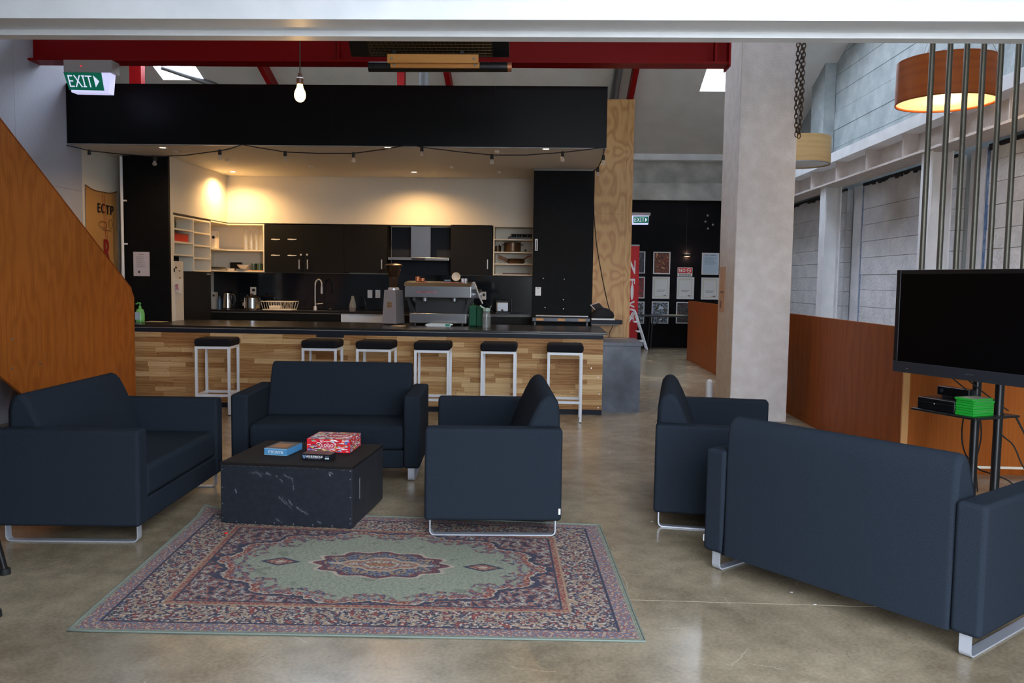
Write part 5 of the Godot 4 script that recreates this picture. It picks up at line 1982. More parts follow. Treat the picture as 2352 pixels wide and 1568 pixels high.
	var t1 := at_z(1166, 154, hz - 0.02)
	part(tu([t0 - mid, t1 - mid], 0.043, 18), "black_tube", M.plastic, ht)
	part(tu([t1 - mid, t1 - mid + Vector3(0.035, 0, 0)], 0.040, 18), "copper_end", M.copper, ht)
	for s in [-1, 1]:
		part(tu([Vector3(s * 0.5, 0.17, 0), Vector3(s * 0.5, roof_y(-10.5) - SLOPE * 3.0 - hy, 0)], 0.005, 6), "hanging_rod", M.dull_steel, ht)
		part(bx(Vector3(0.03, 0.1, 0.06), Vector3(s * 0.3, -0.04, 0.05)), "mount_bracket", M.plastic, ht)
	# drum lamps over the aisle
	var d0 := at_z(2172, 236, -8.5)
	drum(d0, 0.46, 0.40, "big orange veneer drum lamp glowing behind the upright steel pipes", M.veneer, true)
	var d1 := at_z(1836, 378, -13.0)
	drum(d1, 0.45, 0.40, "pale timber drum lamp half hidden behind the concrete pillar", M.veneer_pale, false)
	# rusty chain by the pillar
	var top_y := 6.0
	var ch := thing("chain", "rusty looped hoist chain hanging along the concrete pillar", "chain", at_z(1829, 320, -8.98))
	var rust := plain(rgb(74, 58, 46), 0.6, 0.6)
	for s in [[-0.012, 0.02, 0.03], [0.012, 0.0, 0.06], [-0.002, 0.30, 0.09]]:
		var links := Build.new()
		var y: float = s[1]
		var odd := false
		while y < top_y - ch.position.y:
			var pts := []
			for i in 12:
				var an := TAU * i / 12.0
				var q := Vector3(cos(an) * 0.017, y + 0.03 + sin(an) * 0.032, 0)
				if odd:
					q = Vector3(0, q.y, q.x)
				pts.append(q + Vector3(s[0] * 2.2 * minf(1.0, (y + 0.15) * 2.0) , 0, s[2]))
			links.tube(pts, 0.0055, 5, true)
			odd = not odd
			y += 0.046
		part(links, "strand", rust, ch)


func bottle(called: String, label: String, p: Vector3, prof: Array, m: Material, cat := "bottle", group := "") -> MeshInstance3D:
	return solo(la(prof, 20), called, label, cat, m, p, group)


func kitchen_things() -> void:
	var xl := SIDE_X
	var cz := CAB_Z - 0.13
	# bottles on the corner shelf
	var shelf_y := at_z(560, 577, CAB_Z).y + 0.02
	var low_y := at_z(560, 625, CAB_Z).y + 0.02
	var wine := [Vector2(0, 0), Vector2(0.033, 0), Vector2(0.035, 0.16), Vector2(0.030, 0.20), Vector2(0.020, 0.235), Vector2(0.018, 0.29), Vector2(0.02, 0.30), Vector2(0.0, 0.30)]
	var flip := [Vector2(0, 0), Vector2(0.036, 0), Vector2(0.038, 0.17), Vector2(0.034, 0.21), Vector2(0.022, 0.26), Vector2(0.018, 0.33), Vector2(0.022, 0.335), Vector2(0.022, 0.35), Vector2(0, 0.35)]
	bottle("swing_top_bottle", "tall clear swing-top bottle on the corner shelf", Vector3(at_z(565, 560, cz).x, shelf_y, cz), flip, M.glass)
	for px in [577.5, 589.5, 600.8]:
		bottle("glass_bottle", "empty clear glass bottle on the corner shelf beside the swing-top one", Vector3(at_z(px, 560, cz).x, shelf_y, cz), wine, M.glass, "bottle", "clear bottles on the corner shelf")
	# pitcher-like carton at the left
	var ct := thing("white_carton", "white carton with dark round marks on the corner shelf", "carton", Vector3(at_z(491, 560, cz + 0.3).x, shelf_y, cz + 0.3))
	part(so(Vector3(0.12, 0.26, 0.12), 0.01, Vector3(0, 0.13, 0)), "carton", M.ceramic, ct)
	part(la([Vector2(0.022, 0), Vector2(0.022, 0.002), Vector2(0, 0.002)], 14), "round_mark", M.ink, ct, Vector3(0.02, 0.17, 0.061)).rotation.x = PI / 2
	# lower shelf: plates, bowls, black box, green glasses
	var plate := [Vector2(0, 0), Vector2(0.06, 0.0), Vector2(0.11, 0.012), Vector2(0.112, 0.016), Vector2(0.06, 0.006), Vector2(0, 0.006)]
	var bowl := [Vector2(0, 0), Vector2(0.045, 0), Vector2(0.075, 0.03), Vector2(0.095, 0.06), Vector2(0.090, 0.06), Vector2(0.07, 0.032), Vector2(0.04, 0.006), Vector2(0, 0.006)]
	for i in 4:
		solo(la(plate, 28), "plate", "white plate in the stack at the left of the corner shelf", "plate", M.ceramic if i != 2 else M.plastic, Vector3(at_z(501, 612, cz + 0.1).x, low_y + i * 0.013, cz + 0.1), "plates stacked on the corner shelf")
	solo(la([Vector2(0, 0), Vector2(0.05, 0), Vector2(0.06, 0.035), Vector2(0.055, 0.035), Vector2(0.04, 0.006), Vector2(0, 0.006)], 24), "small_dish", "small white dish in front of the black box on the corner shelf", "dish", M.ceramic, Vector3(at_z(530, 616, cz + 0.06).x, low_y, cz + 0.06))
	solo(so(Vector3(0.17, 0.13, 0.05), 0.006, Vector3(0, 0.065, 0)), "black_box", "black square box behind the bowls on the corner shelf", "box", M.plastic, Vector3(at_z(543, 607, cz - 0.12).x, low_y, cz - 0.12))
	var bx0 := at_z(559, 612, cz + 0.04).x
	for i in 2:
		solo(la(plate, 28), "plate", "white plate under the bowl on the corner shelf", "plate", M.ceramic, Vector3(bx0, low_y + i * 0.014, cz + 0.04), "plates under the bowl")
	solo(la(bowl, 28), "bowl", "white bowl on top of plates on the corner shelf", "bowl", M.ceramic, Vector3(bx0, low_y + 0.033, cz + 0.04))
	var tx := at_z(594, 612, cz).x
	solo(so(Vector3(0.22, 0.012, 0.20), 0.004, Vector3(0, 0.006, 0)), "wooden_tray", "small wooden tray under the green glasses", "tray", M.honey, Vector3(tx - 0.02, low_y, cz))
	for k in 4:
		solo(la([Vector2(0, 0), Vector2(0.034, 0), Vector2(0.038, 0.10), Vector2(0.035, 0.10), Vector2(0.031, 0.006), Vector2(0, 0.006)], 18), "green_glass", "small green drinking glass on the wooden tray", "glass", M.green_glass, Vector3(tx - 0.06 + (k % 2) * 0.085, low_y + 0.0125, cz + 0.045 - int(k / 2.0) * 0.09), "green glasses on the tray")
	# in the pigeonholes
	var za := at_x(399, 540, xl).z
	var jar_p := at_x(411, 521, xl - 0.1)
	var yt := at_x(420, 497, xl).y
	var ya := at_x(399, 586, xl).y
	var s1 := lerpf(ya, yt - 0.02, 2.0 / 3.0) + 0.02
	var s0 := lerpf(ya, yt - 0.02, 1.0 / 3.0) + 0.02
	var jar := thing("storage_jar", "clear storage jar with red lid in the top pigeonhole", "jar", Vector3(xl - 0.1, s1, za - 0.18))
	part(la([Vector2(0, 0), Vector2(0.05, 0), Vector2(0.052, 0.09), Vector2(0.04, 0.105), Vector2(0, 0.105)], 18), "glass", M.green_glass, jar)
	part(la([Vector2(0, 0.105), Vector2(0.045, 0.105), Vector2(0.045, 0.125), Vector2(0, 0.125)], 18), "lid", M.brown_socket, jar)
	var bin := thing("red_basket", "red plastic basket in the middle pigeonhole", "basket", Vector3(xl - 0.12, s0, za - 0.28))
	part(so(Vector3(0.2, 0.10, 0.42), 0.01, Vector3(0, 0.05, 0)), "tub", plain(rgb(188, 24, 20), 0.4), bin)
	part(so(Vector3(0.205, 0.012, 0.43), 0.004, Vector3(0, 0.10, 0)), "rim", plain(rgb(168, 20, 18), 0.4), bin)
	solo(la([Vector2(0, 0), Vector2(0.035, 0), Vector2(0.03, 0.05), Vector2(0, 0.055)], 14), "plastic_bag_roll", "clump of clear plastic wrap on the red basket", "wrap", M.glass, Vector3(xl - 0.08, s0 + 0.106, za - 0.38))
	var zc := at_x(448, 560, xl).z
	var yb := at_x(446, 623, xl).y
	var c1 := lerpf(yb, yt - 0.02, 1.0 / 4.0) + 0.02
	for k in 3:
		solo(la([Vector2(0, 0), Vector2(0.032, 0), Vector2(0.034, 0.09), Vector2(0.026, 0.115), Vector2(0, 0.115)], 14), "spice_jar", "small clear jar standing in a narrow pigeonhole", "jar", M.glass, Vector3(xl - 0.08 - 0.06 * k, c1, zc - 0.07 - 0.09 * k), "small jars in the pigeonhole")
	# rear worktop
	var wz := -12.15
	var mk := thing("cereal_box", "tall pale carton on the rear worktop beside the black panel", "carton", Vector3(at_z(491, 690, wz).x, BENCH, wz))
	part(so(Vector3(0.09, 0.25, 0.10), 0.006, Vector3(0, 0.125, 0)), "carton", plain(rgb(176, 168, 156), 0.5), mk)
	part(bx(Vector3(0.03, 0.03, 0.002), Vector3(0.02, 0.2, 0.051)), "dark_label", M.ink, mk)
	bottle("blue_bottle", "slim clear blue bottle on the rear worktop", Vector3(at_z(504, 690, wz).x, BENCH, wz), [Vector2(0, 0), Vector2(0.03, 0), Vector2(0.032, 0.14), Vector2(0.014, 0.17), Vector2(0.014, 0.19), Vector2(0, 0.19)], glass(rgb(90, 130, 160), 0.3))
	var kp := at_z(523, 706, wz)
	var ket := thing("kettle", "brushed steel electric kettle on the rear worktop", "kettle", Vector3(kp.x, BENCH, wz))
	part(la([Vector2(0, 0), Vector2(0.075, 0), Vector2(0.075, 0.02), Vector2(0.0, 0.02)], 24), "base", M.plastic, ket)
	part(la([Vector2(0, 0.02), Vector2(0.07, 0.02), Vector2(0.062, 0.14), Vector2(0.052, 0.225), Vector2(0.045, 0.235), Vector2(0, 0.24)], 28), "body", M.steel, ket)
	part(tu(curve([Vector3(0.05, 0.215, 0), Vector3(0.10, 0.205, 0), Vector3(0.115, 0.15, 0), Vector3(0.10, 0.08, 0), Vector3(0.062, 0.06, 0)]), 0.012, 8), "handle", M.plastic, ket)
	var cp := at_z(579, 704, wz)
	var cook := thing("slow_cooker", "steel slow cooker with a dark lid on the rear worktop", "cooker", Vector3(cp.x, BENCH, wz))
	part(la([Vector2(0, 0), Vector2(0.115, 0), Vector2(0.122, 0.02), Vector2(0.122, 0.17), Vector2(0.11, 0.175), Vector2(0, 0.175)], 32), "body", M.steel, cook)
	part(la([Vector2(0.125, 0.172), Vector2(0.12, 0.18), Vector2(0.06, 0.205), Vector2(0.0, 0.21)], 32), "lid", M.plastic, cook)
	part(la([Vector2(0.02, 0.205), Vector2(0.022, 0.235), Vector2(0.0, 0.238)], 14), "knob", M.brown_socket, cook)
	for s in [-1, 1]:
		part(so(Vector3(0.04, 0.02, 0.07), 0.006, Vector3(s * 0.14, 0.13, 0)), "side_handle", M.plastic, cook)
	part(bx(Vector3(0.06, 0.05, 0.004), Vector3(-0.075, 0.08, 0.102)), "label_plate", plain(rgb(150, 140, 140), 0.5), cook)
	# dish rack
	var r0 := at_z(607, 708, wz)
	var r1 := at_z(679, 708, wz)
	var rk := thing("dish_rack", "white wire dish rack on the rear worktop", "dish rack", Vector3((r0.x + r1.x) / 2, BENCH, wz))
	var rw := (r1.x - r0.x) / 2
	var wires := Build.new()
	for y in [[0.008, 0.86], [0.125, 1.0]]:
		var k: float = y[1]
		wires.tube([Vector3(-rw * k, y[0], -0.15), Vector3(rw * k, y[0], -0.15), Vector3(rw * k, y[0], 0.15), Vector3(-rw * k, y[0], 0.15)], 0.006, 6, true)
	for i in 13:
		var x := lerpf(-rw, rw, i / 12.0)
		for s in [-1, 1]:
			wires.tube([Vector3(x * 0.86, 0.008, s * 0.15), Vector3(x, 0.125, s * 0.15)], 0.003, 5)
		wires.tube([Vector3(x * 0.86, 0.008, -0.15), Vector3(x * 0.86, 0.008, 0.15)], 0.003, 5)
	part(wires, "wire_basket", M.ceramic, rk)
	solo(so(Vector3(0.16, 0.05, 0.12), 0.01, Vector3(0, 0.025, 0)), "rack_tub", "small white tub standing in the dish rack", "tub", M.ceramic, Vector3(rk.position.x - 0.06, BENCH + 0.012, wz))
	# sink and tap
	var sx := at_z(722, 710, wz)
	var sink := thing("sink", "stainless steel sink and drainer let into the rear worktop", "sink", Vector3(at_z(700, 710, wz).x, BENCH, wz))
	part(sp(Vector3(-0.62, 0.001, -0.22), Vector3(0.55, 0.004, 0.20)), "drainer", M.steel, sink)
	part(la([Vector2(0.0, 0.004), Vector2(0.14, 0.004), Vector2(0.16, 0.008), Vector2(0.165, 0.004)], 28), "bowl_rim", M.steel, sink, Vector3(0.3, 0, 0))
	var tap := thing("spring_tap", "tall chrome spring-neck tap at the rear sink", "tap", Vector3(sx.x, BENCH + 0.004, wz - 0.05))
	part(la([Vector2(0, 0), Vector2(0.026, 0), Vector2(0.024, 0.05), Vector2(0.02, 0.06), Vector2(0, 0.06)], 16), "base", M.chrome, tap)
	part(tu(curve([Vector3(0, 0.05, 0), Vector3(0, 0.36, 0), Vector3(0.03, 0.44, 0.01), Vector3(0.065, 0.455, 0.02), Vector3(0.10, 0.42, 0.03), Vector3(0.105, 0.34, 0.03)]), 0.009, 8), "neck", M.chrome, tap)
	var coil := []
	for i in 160:
		var u := i / 159.0
		var k := PI * u
		coil.append(Vector3(0.052 - 0.052 * cos(k), 0.37 + 0.085 * sin(k), 0.015 * u) + Vector3(cos(i * 0.9) * 0.012, 0, sin(i * 0.9) * 0.012))
	part(tu(coil, 0.003, 5), "spring", M.chrome, tap)
	part(la([Vector2(0.012, 0.24), Vector2(0.017, 0.26), Vector2(0.015, 0.35), Vector2(0.0, 0.355)], 14), "spray_head", M.chrome, tap, Vector3(0.105, 0, 0.03))
	part(tu([Vector3(0.015, 0.09, 0), Vector3(0.12, 0.10, 0.02)], 0.006, 8), "lever", M.chrome, tap)
	# bottle with red base, switches, toaster
	var gb := thing("glass_carafe", "clear swing-lid carafe of dried goods on the rear worktop", "carafe", Vector3(at_z(810, 705, wz).x, BENCH, wz))
	part(la([Vector2(0, 0), Vector2(0.045, 0), Vector2(0.052, 0.08), Vector2(0.035, 0.15), Vector2(0.022, 0.19), Vector2(0.022, 0.22), Vector2(0, 0.225)], 20), "glass", M.glass, gb)
	part(la([Vector2(0, 0.004), Vector2(0.04, 0.004), Vector2(0.044, 0.05), Vector2(0, 0.055)], 16), "contents", M.brown_socket, gb)
	for q in [[850.0, "white double light switch on the splashback beside the grinder, nearer the sink"], [868.0, "white double light switch on the splashback just beside the coffee grinder"]]:
		var p := at_z(q[0], 675, BACK_Z + 0.013)
		var sw := thing("light_switch", q[1], "switch", p)
		part(so(Vector3(0.074, 0.12, 0.012), 0.003, Vector3(0, 0, 0.006)), "plate", M.white, sw)
		part(bx(Vector3(0.014, 0.022, 0.006), Vector3(0, -0.01, 0.014)), "rocker", M.ceramic, sw)
	for q in [[582.0, 668.0, "white power socket with a black plug behind the slow cooker"], [1110.0, 679.0, "white power socket with a black plug on the splashback by the toaster"]]:
		var p := at_z(q[0], q[1], BACK_Z + 0.013)
		var so_ := thing("power_socket", q[2], "socket", p)
		part(so(Vector3(0.09, 0.12, 0.012), 0.003, Vector3(0, 0, 0.006)), "plate", M.ceramic, so_)
		part(la([Vector2(0, 0), Vector2(0.024, 0), Vector2(0.02, 0.03), Vector2(0, 0.034)], 14), "plug", M.plastic, so_, Vector3(0.012, 0.014, 0.012)).rotation.x = PI / 2
	var tp := at_z(1155, 737, wz)
	var to := thing("toaster", "shiny steel toaster with black ends on the rear worktop", "toaster", Vector3(tp.x, BENCH, wz + 0.06), deg_to_rad(90))
	part(so(Vector3(0.26, 0.16, 0.19), 0.025, Vector3(0, 0.10, 0), 2), "shell", M.dull_steel, to)
	part(so(Vector3(0.27, 0.02, 0.20), 0.006, Vector3(0, 0.012, 0)), "base", M.plastic, to)
	part(so(Vector3(0.26, 0.014, 0.20), 0.005, Vector3(0, 0.184, 0)), "top_frame", M.plastic, to)
	for s in [-1, 1]:
		part(bx(Vector3(0.20, 0.004, 0.028), Vector3(0, 0.192, s * 0.035)), "slot", M.ink, to)
	part(la([Vector2(0, 0), Vector2(0.018, 0), Vector2(0.015, 0.02), Vector2(0, 0.022)], 14), "dial", M.plastic, to, Vector3(-0.131, 0.055, 0)).rotation.z = PI / 2
	var cord := []
	for q in [at_z(1112, 690, BACK_Z + 0.06), at_z(1122, 700, BACK_Z + 0.1), at_z(1131, 724, BACK_Z + 0.16), Vector3(tp.x - 0.10, BENCH + 0.008, wz + 0.0)]:
		cord.append(to.transform.affine_inverse() * Vector3(q.x, maxf(q.y, BENCH + 0.016), q.z))
	part(tu(curve(cord), 0.006, 6), "cord", M.rubber, to)
	# pots and pans
	var o0 := at_z(1132, 632, CAB_Z)
	var pz := CAB_Z - 0.16
	var ys := []
	for y in [604.0, 577.0, 548.0]:
		ys.append(at_z(1180, y + 4, CAB_Z).y + 0.018)
	var mt := thing("muffin_tin", "stacked dark muffin tins on the top pot shelf", "baking tin", Vector3(at_z(1196, 540, pz).x, ys[2], pz))
	part(so(Vector3(0.34, 0.035, 0.24), 0.008, Vector3(-0.01, 0.018, 0)), "lower_tin", M.plastic, mt)
	for i in 4:
		for k in 2:
			part(la([Vector2(0, 0), Vector2(0.026, 0), Vector2(0.034, 0.04), Vector2(0.036, 0.04)], 14), "cup", M.plastic, mt, Vector3(-0.10 + i * 0.078, 0.036, -0.05 + k * 0.1))
	part(bx(Vector3(0.32, 0.004, 0.22), Vector3(0.018, 0.078, 0)), "upper_rim", M.plastic, mt)
	var sp1 := thing("stock_pot", "large dark bronze stock pot on the second pot shelf", "pot", Vector3(at_z(1177, 574, pz).x, ys[1], pz))
	part(la([Vector2(0, 0), Vector2(0.118, 0), Vector2(0.124, 0.01), Vector2(0.124, 0.135), Vector2(0.134, 0.14), Vector2(0.12, 0.14), Vector2(0.116, 0.01), Vector2(0, 0.008)], 32), "pot", M.bronze, sp1)
	for s in [-1, 1]:
		part(so(Vector3(0.04, 0.012, 0.08), 0.004, Vector3(s * 0.14, 0.11, 0)), "lug", M.bronze, sp1)
	var sp2 := thing("small_saucepan", "small dark saucepan beside the stock pot", "pot", Vector3(at_z(1143, 574, pz).x, ys[1], pz))
	part(la([Vector2(0, 0), Vector2(0.05, 0), Vector2(0.055, 0.09), Vector2(0.05, 0.09), Vector2(0.046, 0.01), Vector2(0, 0.008)], 20), "pot", M.bronze, sp2)
	part(tu([Vector3(0.03, 0.08, 0.04), Vector3(0.03, 0.095, 0.12)], 0.009, 8), "handle", M.plastic, sp2)
	var lid := thing("pot_lid", "flat pot lid with black knob on the second pot shelf", "lid", Vector3(at_z(1207, 574, pz).x, ys[1], pz))
	part(la([Vector2(0.075, 0), Vector2(0.07, 0.008), Vector2(0, 0.014)], 24), "disc", M.plastic, lid)
	part(la([Vector2(0.008, 0.012), Vector2(0.007, 0.025), Vector2(0.02, 0.03), Vector2(0.017, 0.042), Vector2(0, 0.044)], 14), "knob", M.plastic, lid)
	for k in 2:
		var fp := thing("frying_pan", ["dark frying pan with bronze handle at the bottom of the nested pair", "dark frying pan nested in another on the third pot shelf"][k], "pan", Vector3(at_z(1185, 602, pz).x, ys[0] + k * 0.03, pz))
		part(la([Vector2(0, 0), Vector2(0.11, 0), Vector2(0.138, 0.045), Vector2(0.134, 0.045), Vector2(0.106, 0.005), Vector2(0, 0.005)], 32), "pan", M.bronze, fp)
		var hd := part(tu(curve([Vector3(-0.13, 0.04, 0.0), Vector3(-0.19, 0.06, 0.03), Vector3(-0.26, 0.085 - k * 0.0, 0.06)]), 0.010, 8), "handle", M.copper, fp)
		if k == 1:
			part(tu(curve([Vector3(0.12, 0.035, 0.02), Vector3(0.16, 0.065, 0.05), Vector3(0.20, 0.085, 0.07)]), 0.010, 8), "helper_handle", M.copper, fp)
	var tr := solo(so(Vector3(0.40, 0.018, 0.26), 0.005, Vector3(0, 0.009, 0)), "baking_tray", "flat dark red baking tray on the bottom pot shelf", "tray", plain(rgb(72, 30, 26), 0.4), Vector3(at_z(1186, 629, pz).x, o0.y + 0.018, pz))
	# on the black panels
	var kz := KITCHEN_Z
	var n0 := at_z(306, 578, kz + 0.002)
	var n1 := at_z(344, 634, kz + 0.002)
	var nb := Build.new()
	nb.span(Vector3(n0.x, n1.y, kz), Vector3(n1.x, n0.y, kz + 0.002))
	solo(nb, "typed_notice", "white typed notice on the black panel behind the sanitiser", "notice", print_mat(page(2, 2), 0.7))
	var hp := at_z(1232, 562, -11.012)
	var thm := thing("thermometer_strip", "slim white thermometer strip on the tall black cupboard", "thermometer", hp)
	part(so(Vector3(0.034, 0.155, 0.008), 0.002, Vector3(0, 0, 0.004)), "strip", M.white, thm)
	part(bx(Vector3(0.008, 0.13, 0.002), Vector3(0.0, -0.005, 0.009)), "scale", M.ink, thm)
	var wp := at_z(1236, 669, -11.012)
	var ws := thing("wall_switch", "white switch plate on the tall black cupboard", "switch", wp)
	part(so(Vector3(0.074, 0.115, 0.01), 0.003, Vector3(0, 0, 0.005)), "plate", M.white, ws)
	part(bx(Vector3(0.03, 0.008, 0.003), Vector3(0, 0.044, 0.011)), "print", M.ink, ws)
	part(bx(Vector3(0.012, 0.018, 0.006), Vector3(0, 0.0, 0.012)), "rocker", M.ceramic, ws)
	# coffee sack hanging on the side wall
	var sy1 := at_x(195, 425, SCREEN_X).y
	var z0 := at_x(197, 425, SCREEN_X + 0.02).z
	var z1 := at_x(268, 440, SCREEN_X + 0.02).z
	var sk := thing("coffee_sack", "tan burlap coffee sack with black letters hanging by the stair", "sack", Vector3(SCREEN_X, 0, z0))
	var cl := Build.new()
	var nz := 14
	var ny := 14
	var ht := 1.15
	var wd := z0 - z1
	var pt := func(u: float, v: float) -> Vector3:
		var sag := 0.05 * sin(PI * u) * (1.0 - v) + 0.008 * sin(u * 9.0 + v * 4.0)
		var fold := 0.016 + 0.005 * sin(v * 16.0 + u * 2.0) * v + 0.004 * sin(u * 7.0)
		return Vector3(fold, sy1 - v * ht - sag, -u * wd)
	for i in nz:
		for j in ny:
			var A: Vector3 = pt.call(float(i) / nz, float(j) / ny)
			var B: Vector3 = pt.call((i + 1.0) / nz, float(j) / ny)
			var C: Vector3 = pt.call((i + 1.0) / nz, (j + 1.0) / ny)
			var D: Vector3 = pt.call(float(i) / nz, (j + 1.0) / ny)
			cl.quad(A, B, C, D, Vector3.RIGHT)
	part(cl, "cloth", M.burlap, sk)
	var hem := []
	for i in 15:
		hem.append(pt.call(i / 14.0, 0.0))
	part(tu(hem, 0.008, 6), "top_hem", plain(rgb(120, 82, 42), 0.9), sk)
	var face := Basis(Vector3(0, 0, -1), Vector3.UP, Vector3(1, 0, 0))
	var lx := 0.0245
	words("EC", wd * 0.24, 0.115, M.ink, sk, Transform3D(face, Vector3(lx, sy1 - 0.24, -wd * 0.46)))
	words("TP", wd * 0.26, 0.115, M.ink, sk, Transform3D(face, Vector3(lx, sy1 - 0.25, -wd * 0.74)))
	for k in 2:
		part(tu(curve([Vector3(lx, sy1 - 0.06, -wd * (0.5 + 0.07 * k)), Vector3(lx, sy1 - 0.3, -wd * (0.54 + 0.06 * k)), Vector3(lx, sy1 - 0.62, -wd * (0.60 + 0.05 * k))]), 0.0025, 4), "red_line", plain(rgb(170, 60, 36), 0.8), sk)
	var cup := []
	for i in 17:
		var a := TAU * i / 16.0
		cup.append(Vector3(lx, sy1 - 0.44 + 0.04 * sin(a), -wd * (0.5 + 0.13 * cos(a))))
	part(tu(cup, 0.003, 4), "cup_outline", M.ink, sk)
	part(tu([Vector3(lx, sy1 - 0.50, -wd * 0.48), Vector3(lx, sy1 - 0.505, -wd * 0.78)], 0.003, 4), "saucer_line", M.ink, sk)
	var sw2 := []
	for i in 13:
		var a := TAU * i / 12.0
		sw2.append(Vector3(lx, sy1 - 0.42 + 0.06 * sin(a), -wd * (0.76 + 0.06 * cos(a))))
	part(tu(sw2, 0.0025, 4), "cup_handle_line", M.ink, sk)
	words("R", wd * 0.20, 0.27, plain(rgb(140, 22, 22), 0.8), sk, Transform3D(face, Vector3(lx, sy1 - 0.75, -wd * 0.62)))
	words("5521", wd * 0.22, 0.045, plain(rgb(160, 50, 34), 0.8), sk, Transform3D(face, Vector3(lx, sy1 - 0.94, -wd * 0.72)))
	words("P686", wd * 0.34, 0.07, M.ink, sk, Transform3D(face, Vector3(lx, sy1 - 1.04, -wd * 0.76)))


func bar_things() -> void:
	# sanitiser bottle
	var p := at_z(322, 739, -9.95)
	p.y = BAR_H
	var san := thing("sanitiser_bottle", "clear green pump bottle of hand sanitiser on the bar", "bottle", p)
	part(la([Vector2(0, 0), Vector2(0.048, 0), Vector2(0.054, 0.02), Vector2(0.054, 0.10), Vector2(0.04, 0.15), Vector2(0.016, 0.165), Vector2(0, 0.165)], 24), "bottle", plain(rgb(118, 190, 110), 0.2), san)
	part(bx(Vector3(0.06, 0.09, 0.002), Vector3(-0.005, 0.075, 0.0545)), "label_sheet", plain(rgb(176, 190, 200), 0.4), san)
	part(la([Vector2(0, 0.165), Vector2(0.018, 0.165), Vector2(0.018, 0.19), Vector2(0.008, 0.195), Vector2(0.006, 0.22), Vector2(0, 0.22)], 16), "collar", plain(rgb(100, 186, 96), 0.35), san)
	part(tu(curve([Vector3(0.012, 0.225, 0), Vector3(-0.02, 0.23, 0), Vector3(-0.05, 0.215, 0)]), 0.009, 8), "pump_spout", plain(rgb(100, 186, 96), 0.35), san)
	solo(bx(Vector3(0.22, 0.003, 0.2)), "bar_paper", "sheet of paper lying on the bar behind the sanitiser", "paper", plain(rgb(190, 176, 150), 0.8), Vector3(at_z(356, 727, -10.0).x, BAR_H + 0.002, -10.02))
	# grinder
	var g0 := at_y(888, 746, BAR_H)
	var g1 := at_y(914, 746, BAR_H)
	var gx := (g0.x + g1.x) / 2
	var gz := g0.z - 0.1
	var gr := thing("coffee_grinder", "silver coffee grinder with a smoky bean hopper on the bar", "grinder", Vector3(gx, BAR_H, gz), deg_to_rad(-14.0))
	var sc := -gz / 1900.0
	var bh := 76.0 * sc
	var body := Build.new()
	var wb := 0.095
	var wt := 0.075
	for f in [[-1, 0], [1, 0], [0, -1], [0, 1]]:
		var c := []
		for e in [[-1, 0], [1, 0], [1, 1], [-1, 1]]:
			var w: float = wt if e[1] else wb
			var d: float = (0.11 if e[1] else 0.13)
			var v := Vector3(f[0] * w if f[0] else e[0] * w, 0.02 + e[1] * bh, f[1] * d if f[1] else e[0] * d)
			c.append(v)
		body.quad(c[0], c[1], c[2], c[3], Vector3(f[0], 0, f[1]))
	body.quad(Vector3(-wt, 0.02 + bh, -0.11), Vector3(wt, 0.02 + bh, -0.11), Vector3(wt, 0.02 + bh, 0.11), Vector3(-wt, 0.02 + bh, 0.11), Vector3.UP)
	body.quad(Vector3(-wb, 0.02, -0.13), Vector3(wb, 0.02, -0.13), Vector3(wb, 0.02, 0.13), Vector3(-wb, 0.02, 0.13), Vector3.DOWN)
	part(body, "body", plain(rgb(176, 180, 190), 0.35, 0.7), gr)
	for e in [[-1, -1], [1, -1], [1, 1], [-1, 1]]:
		part(la([Vector2(0, 0), Vector2(0.014, 0), Vector2(0.012, 0.02), Vector2(0, 0.02)], 10), "foot", M.rubber, gr, Vector3(e[0] * 0.075, 0, e[1] * 0.11))
	part(la([Vector2(0.0, 0.02 + bh), Vector2(0.07, 0.02 + bh), Vector2(0.07, 0.045 + bh), Vector2(0.05, 0.055 + bh), Vector2(0, 0.055 + bh)], 24), "collar", M.chrome, gr)
	var hop := glass(rgb(58, 40, 26), 0.55)
	var hb := 0.055 + bh
	var hh := 52.0 * sc
	part(la([Vector2(0.05, hb), Vector2(0.062, hb + hh * 0.45), Vector2(0.072, hb + hh * 0.55), Vector2(0.105, hb + hh * 0.95), Vector2(0.1, hb + hh * 0.95), Vector2(0.068, hb + hh * 0.55), Vector2(0.058, hb + hh * 0.45), Vector2(0.046, hb)], 28), "hopper", hop, gr)
	part(la([Vector2(0, hb), Vector2(0.044, hb), Vector2(0.055, hb + hh * 0.45), Vector2(0, hb + hh * 0.5)], 20), "coffee_beans", plain(rgb(34, 22, 15), 0.6), gr)
	part(la([Vector2(0.108, hb + hh * 0.95), Vector2(0.108, hb + hh * 0.99), Vector2(0.08, hb + hh * 1.03), Vector2(0.0, hb + hh * 1.04)], 28), "hopper_lid", M.bronze, gr)
	var st := part(bx(Vector3(0.066, 0.075, 0.002)), "sticker", plain(rgb(150, 122, 92), 0.6), gr, Vector3(0.0, 0.02 + bh * 0.56, 0.1225))
	st.rotation.x = -0.065
	for k in 2:
		var w := words(["ARVD", "NKIM"][k], 0.052, 0.024, M.ink, st, Transform3D(Basis(), Vector3(0, 0.017 - 0.034 * k, 0.0015)))
	solo(la([Vector2(0, 0), Vector2(0.09, 0), Vector2(0.09, 0.006), Vector2(0, 0.006)], 24), "tamping_mat", "thin pale round coaster lying by the coffee grinder", "coaster", plain(rgb(170, 150, 120), 0.6), at_y(912, 748, BAR_H) + Vector3(0.03, 0, 0.06))
	# espresso machine
	var e0 := at_y(946, 746, BAR_H)
	var e1 := at_y(1072, 749, BAR_H)
	var ez := (e0.z + e1.z) / 2
	var ex0 := at_z(931, 690, ez).x
	var ex1 := at_z(1084, 690, ez).x
	var ew := (ex1 - ex0) / 2
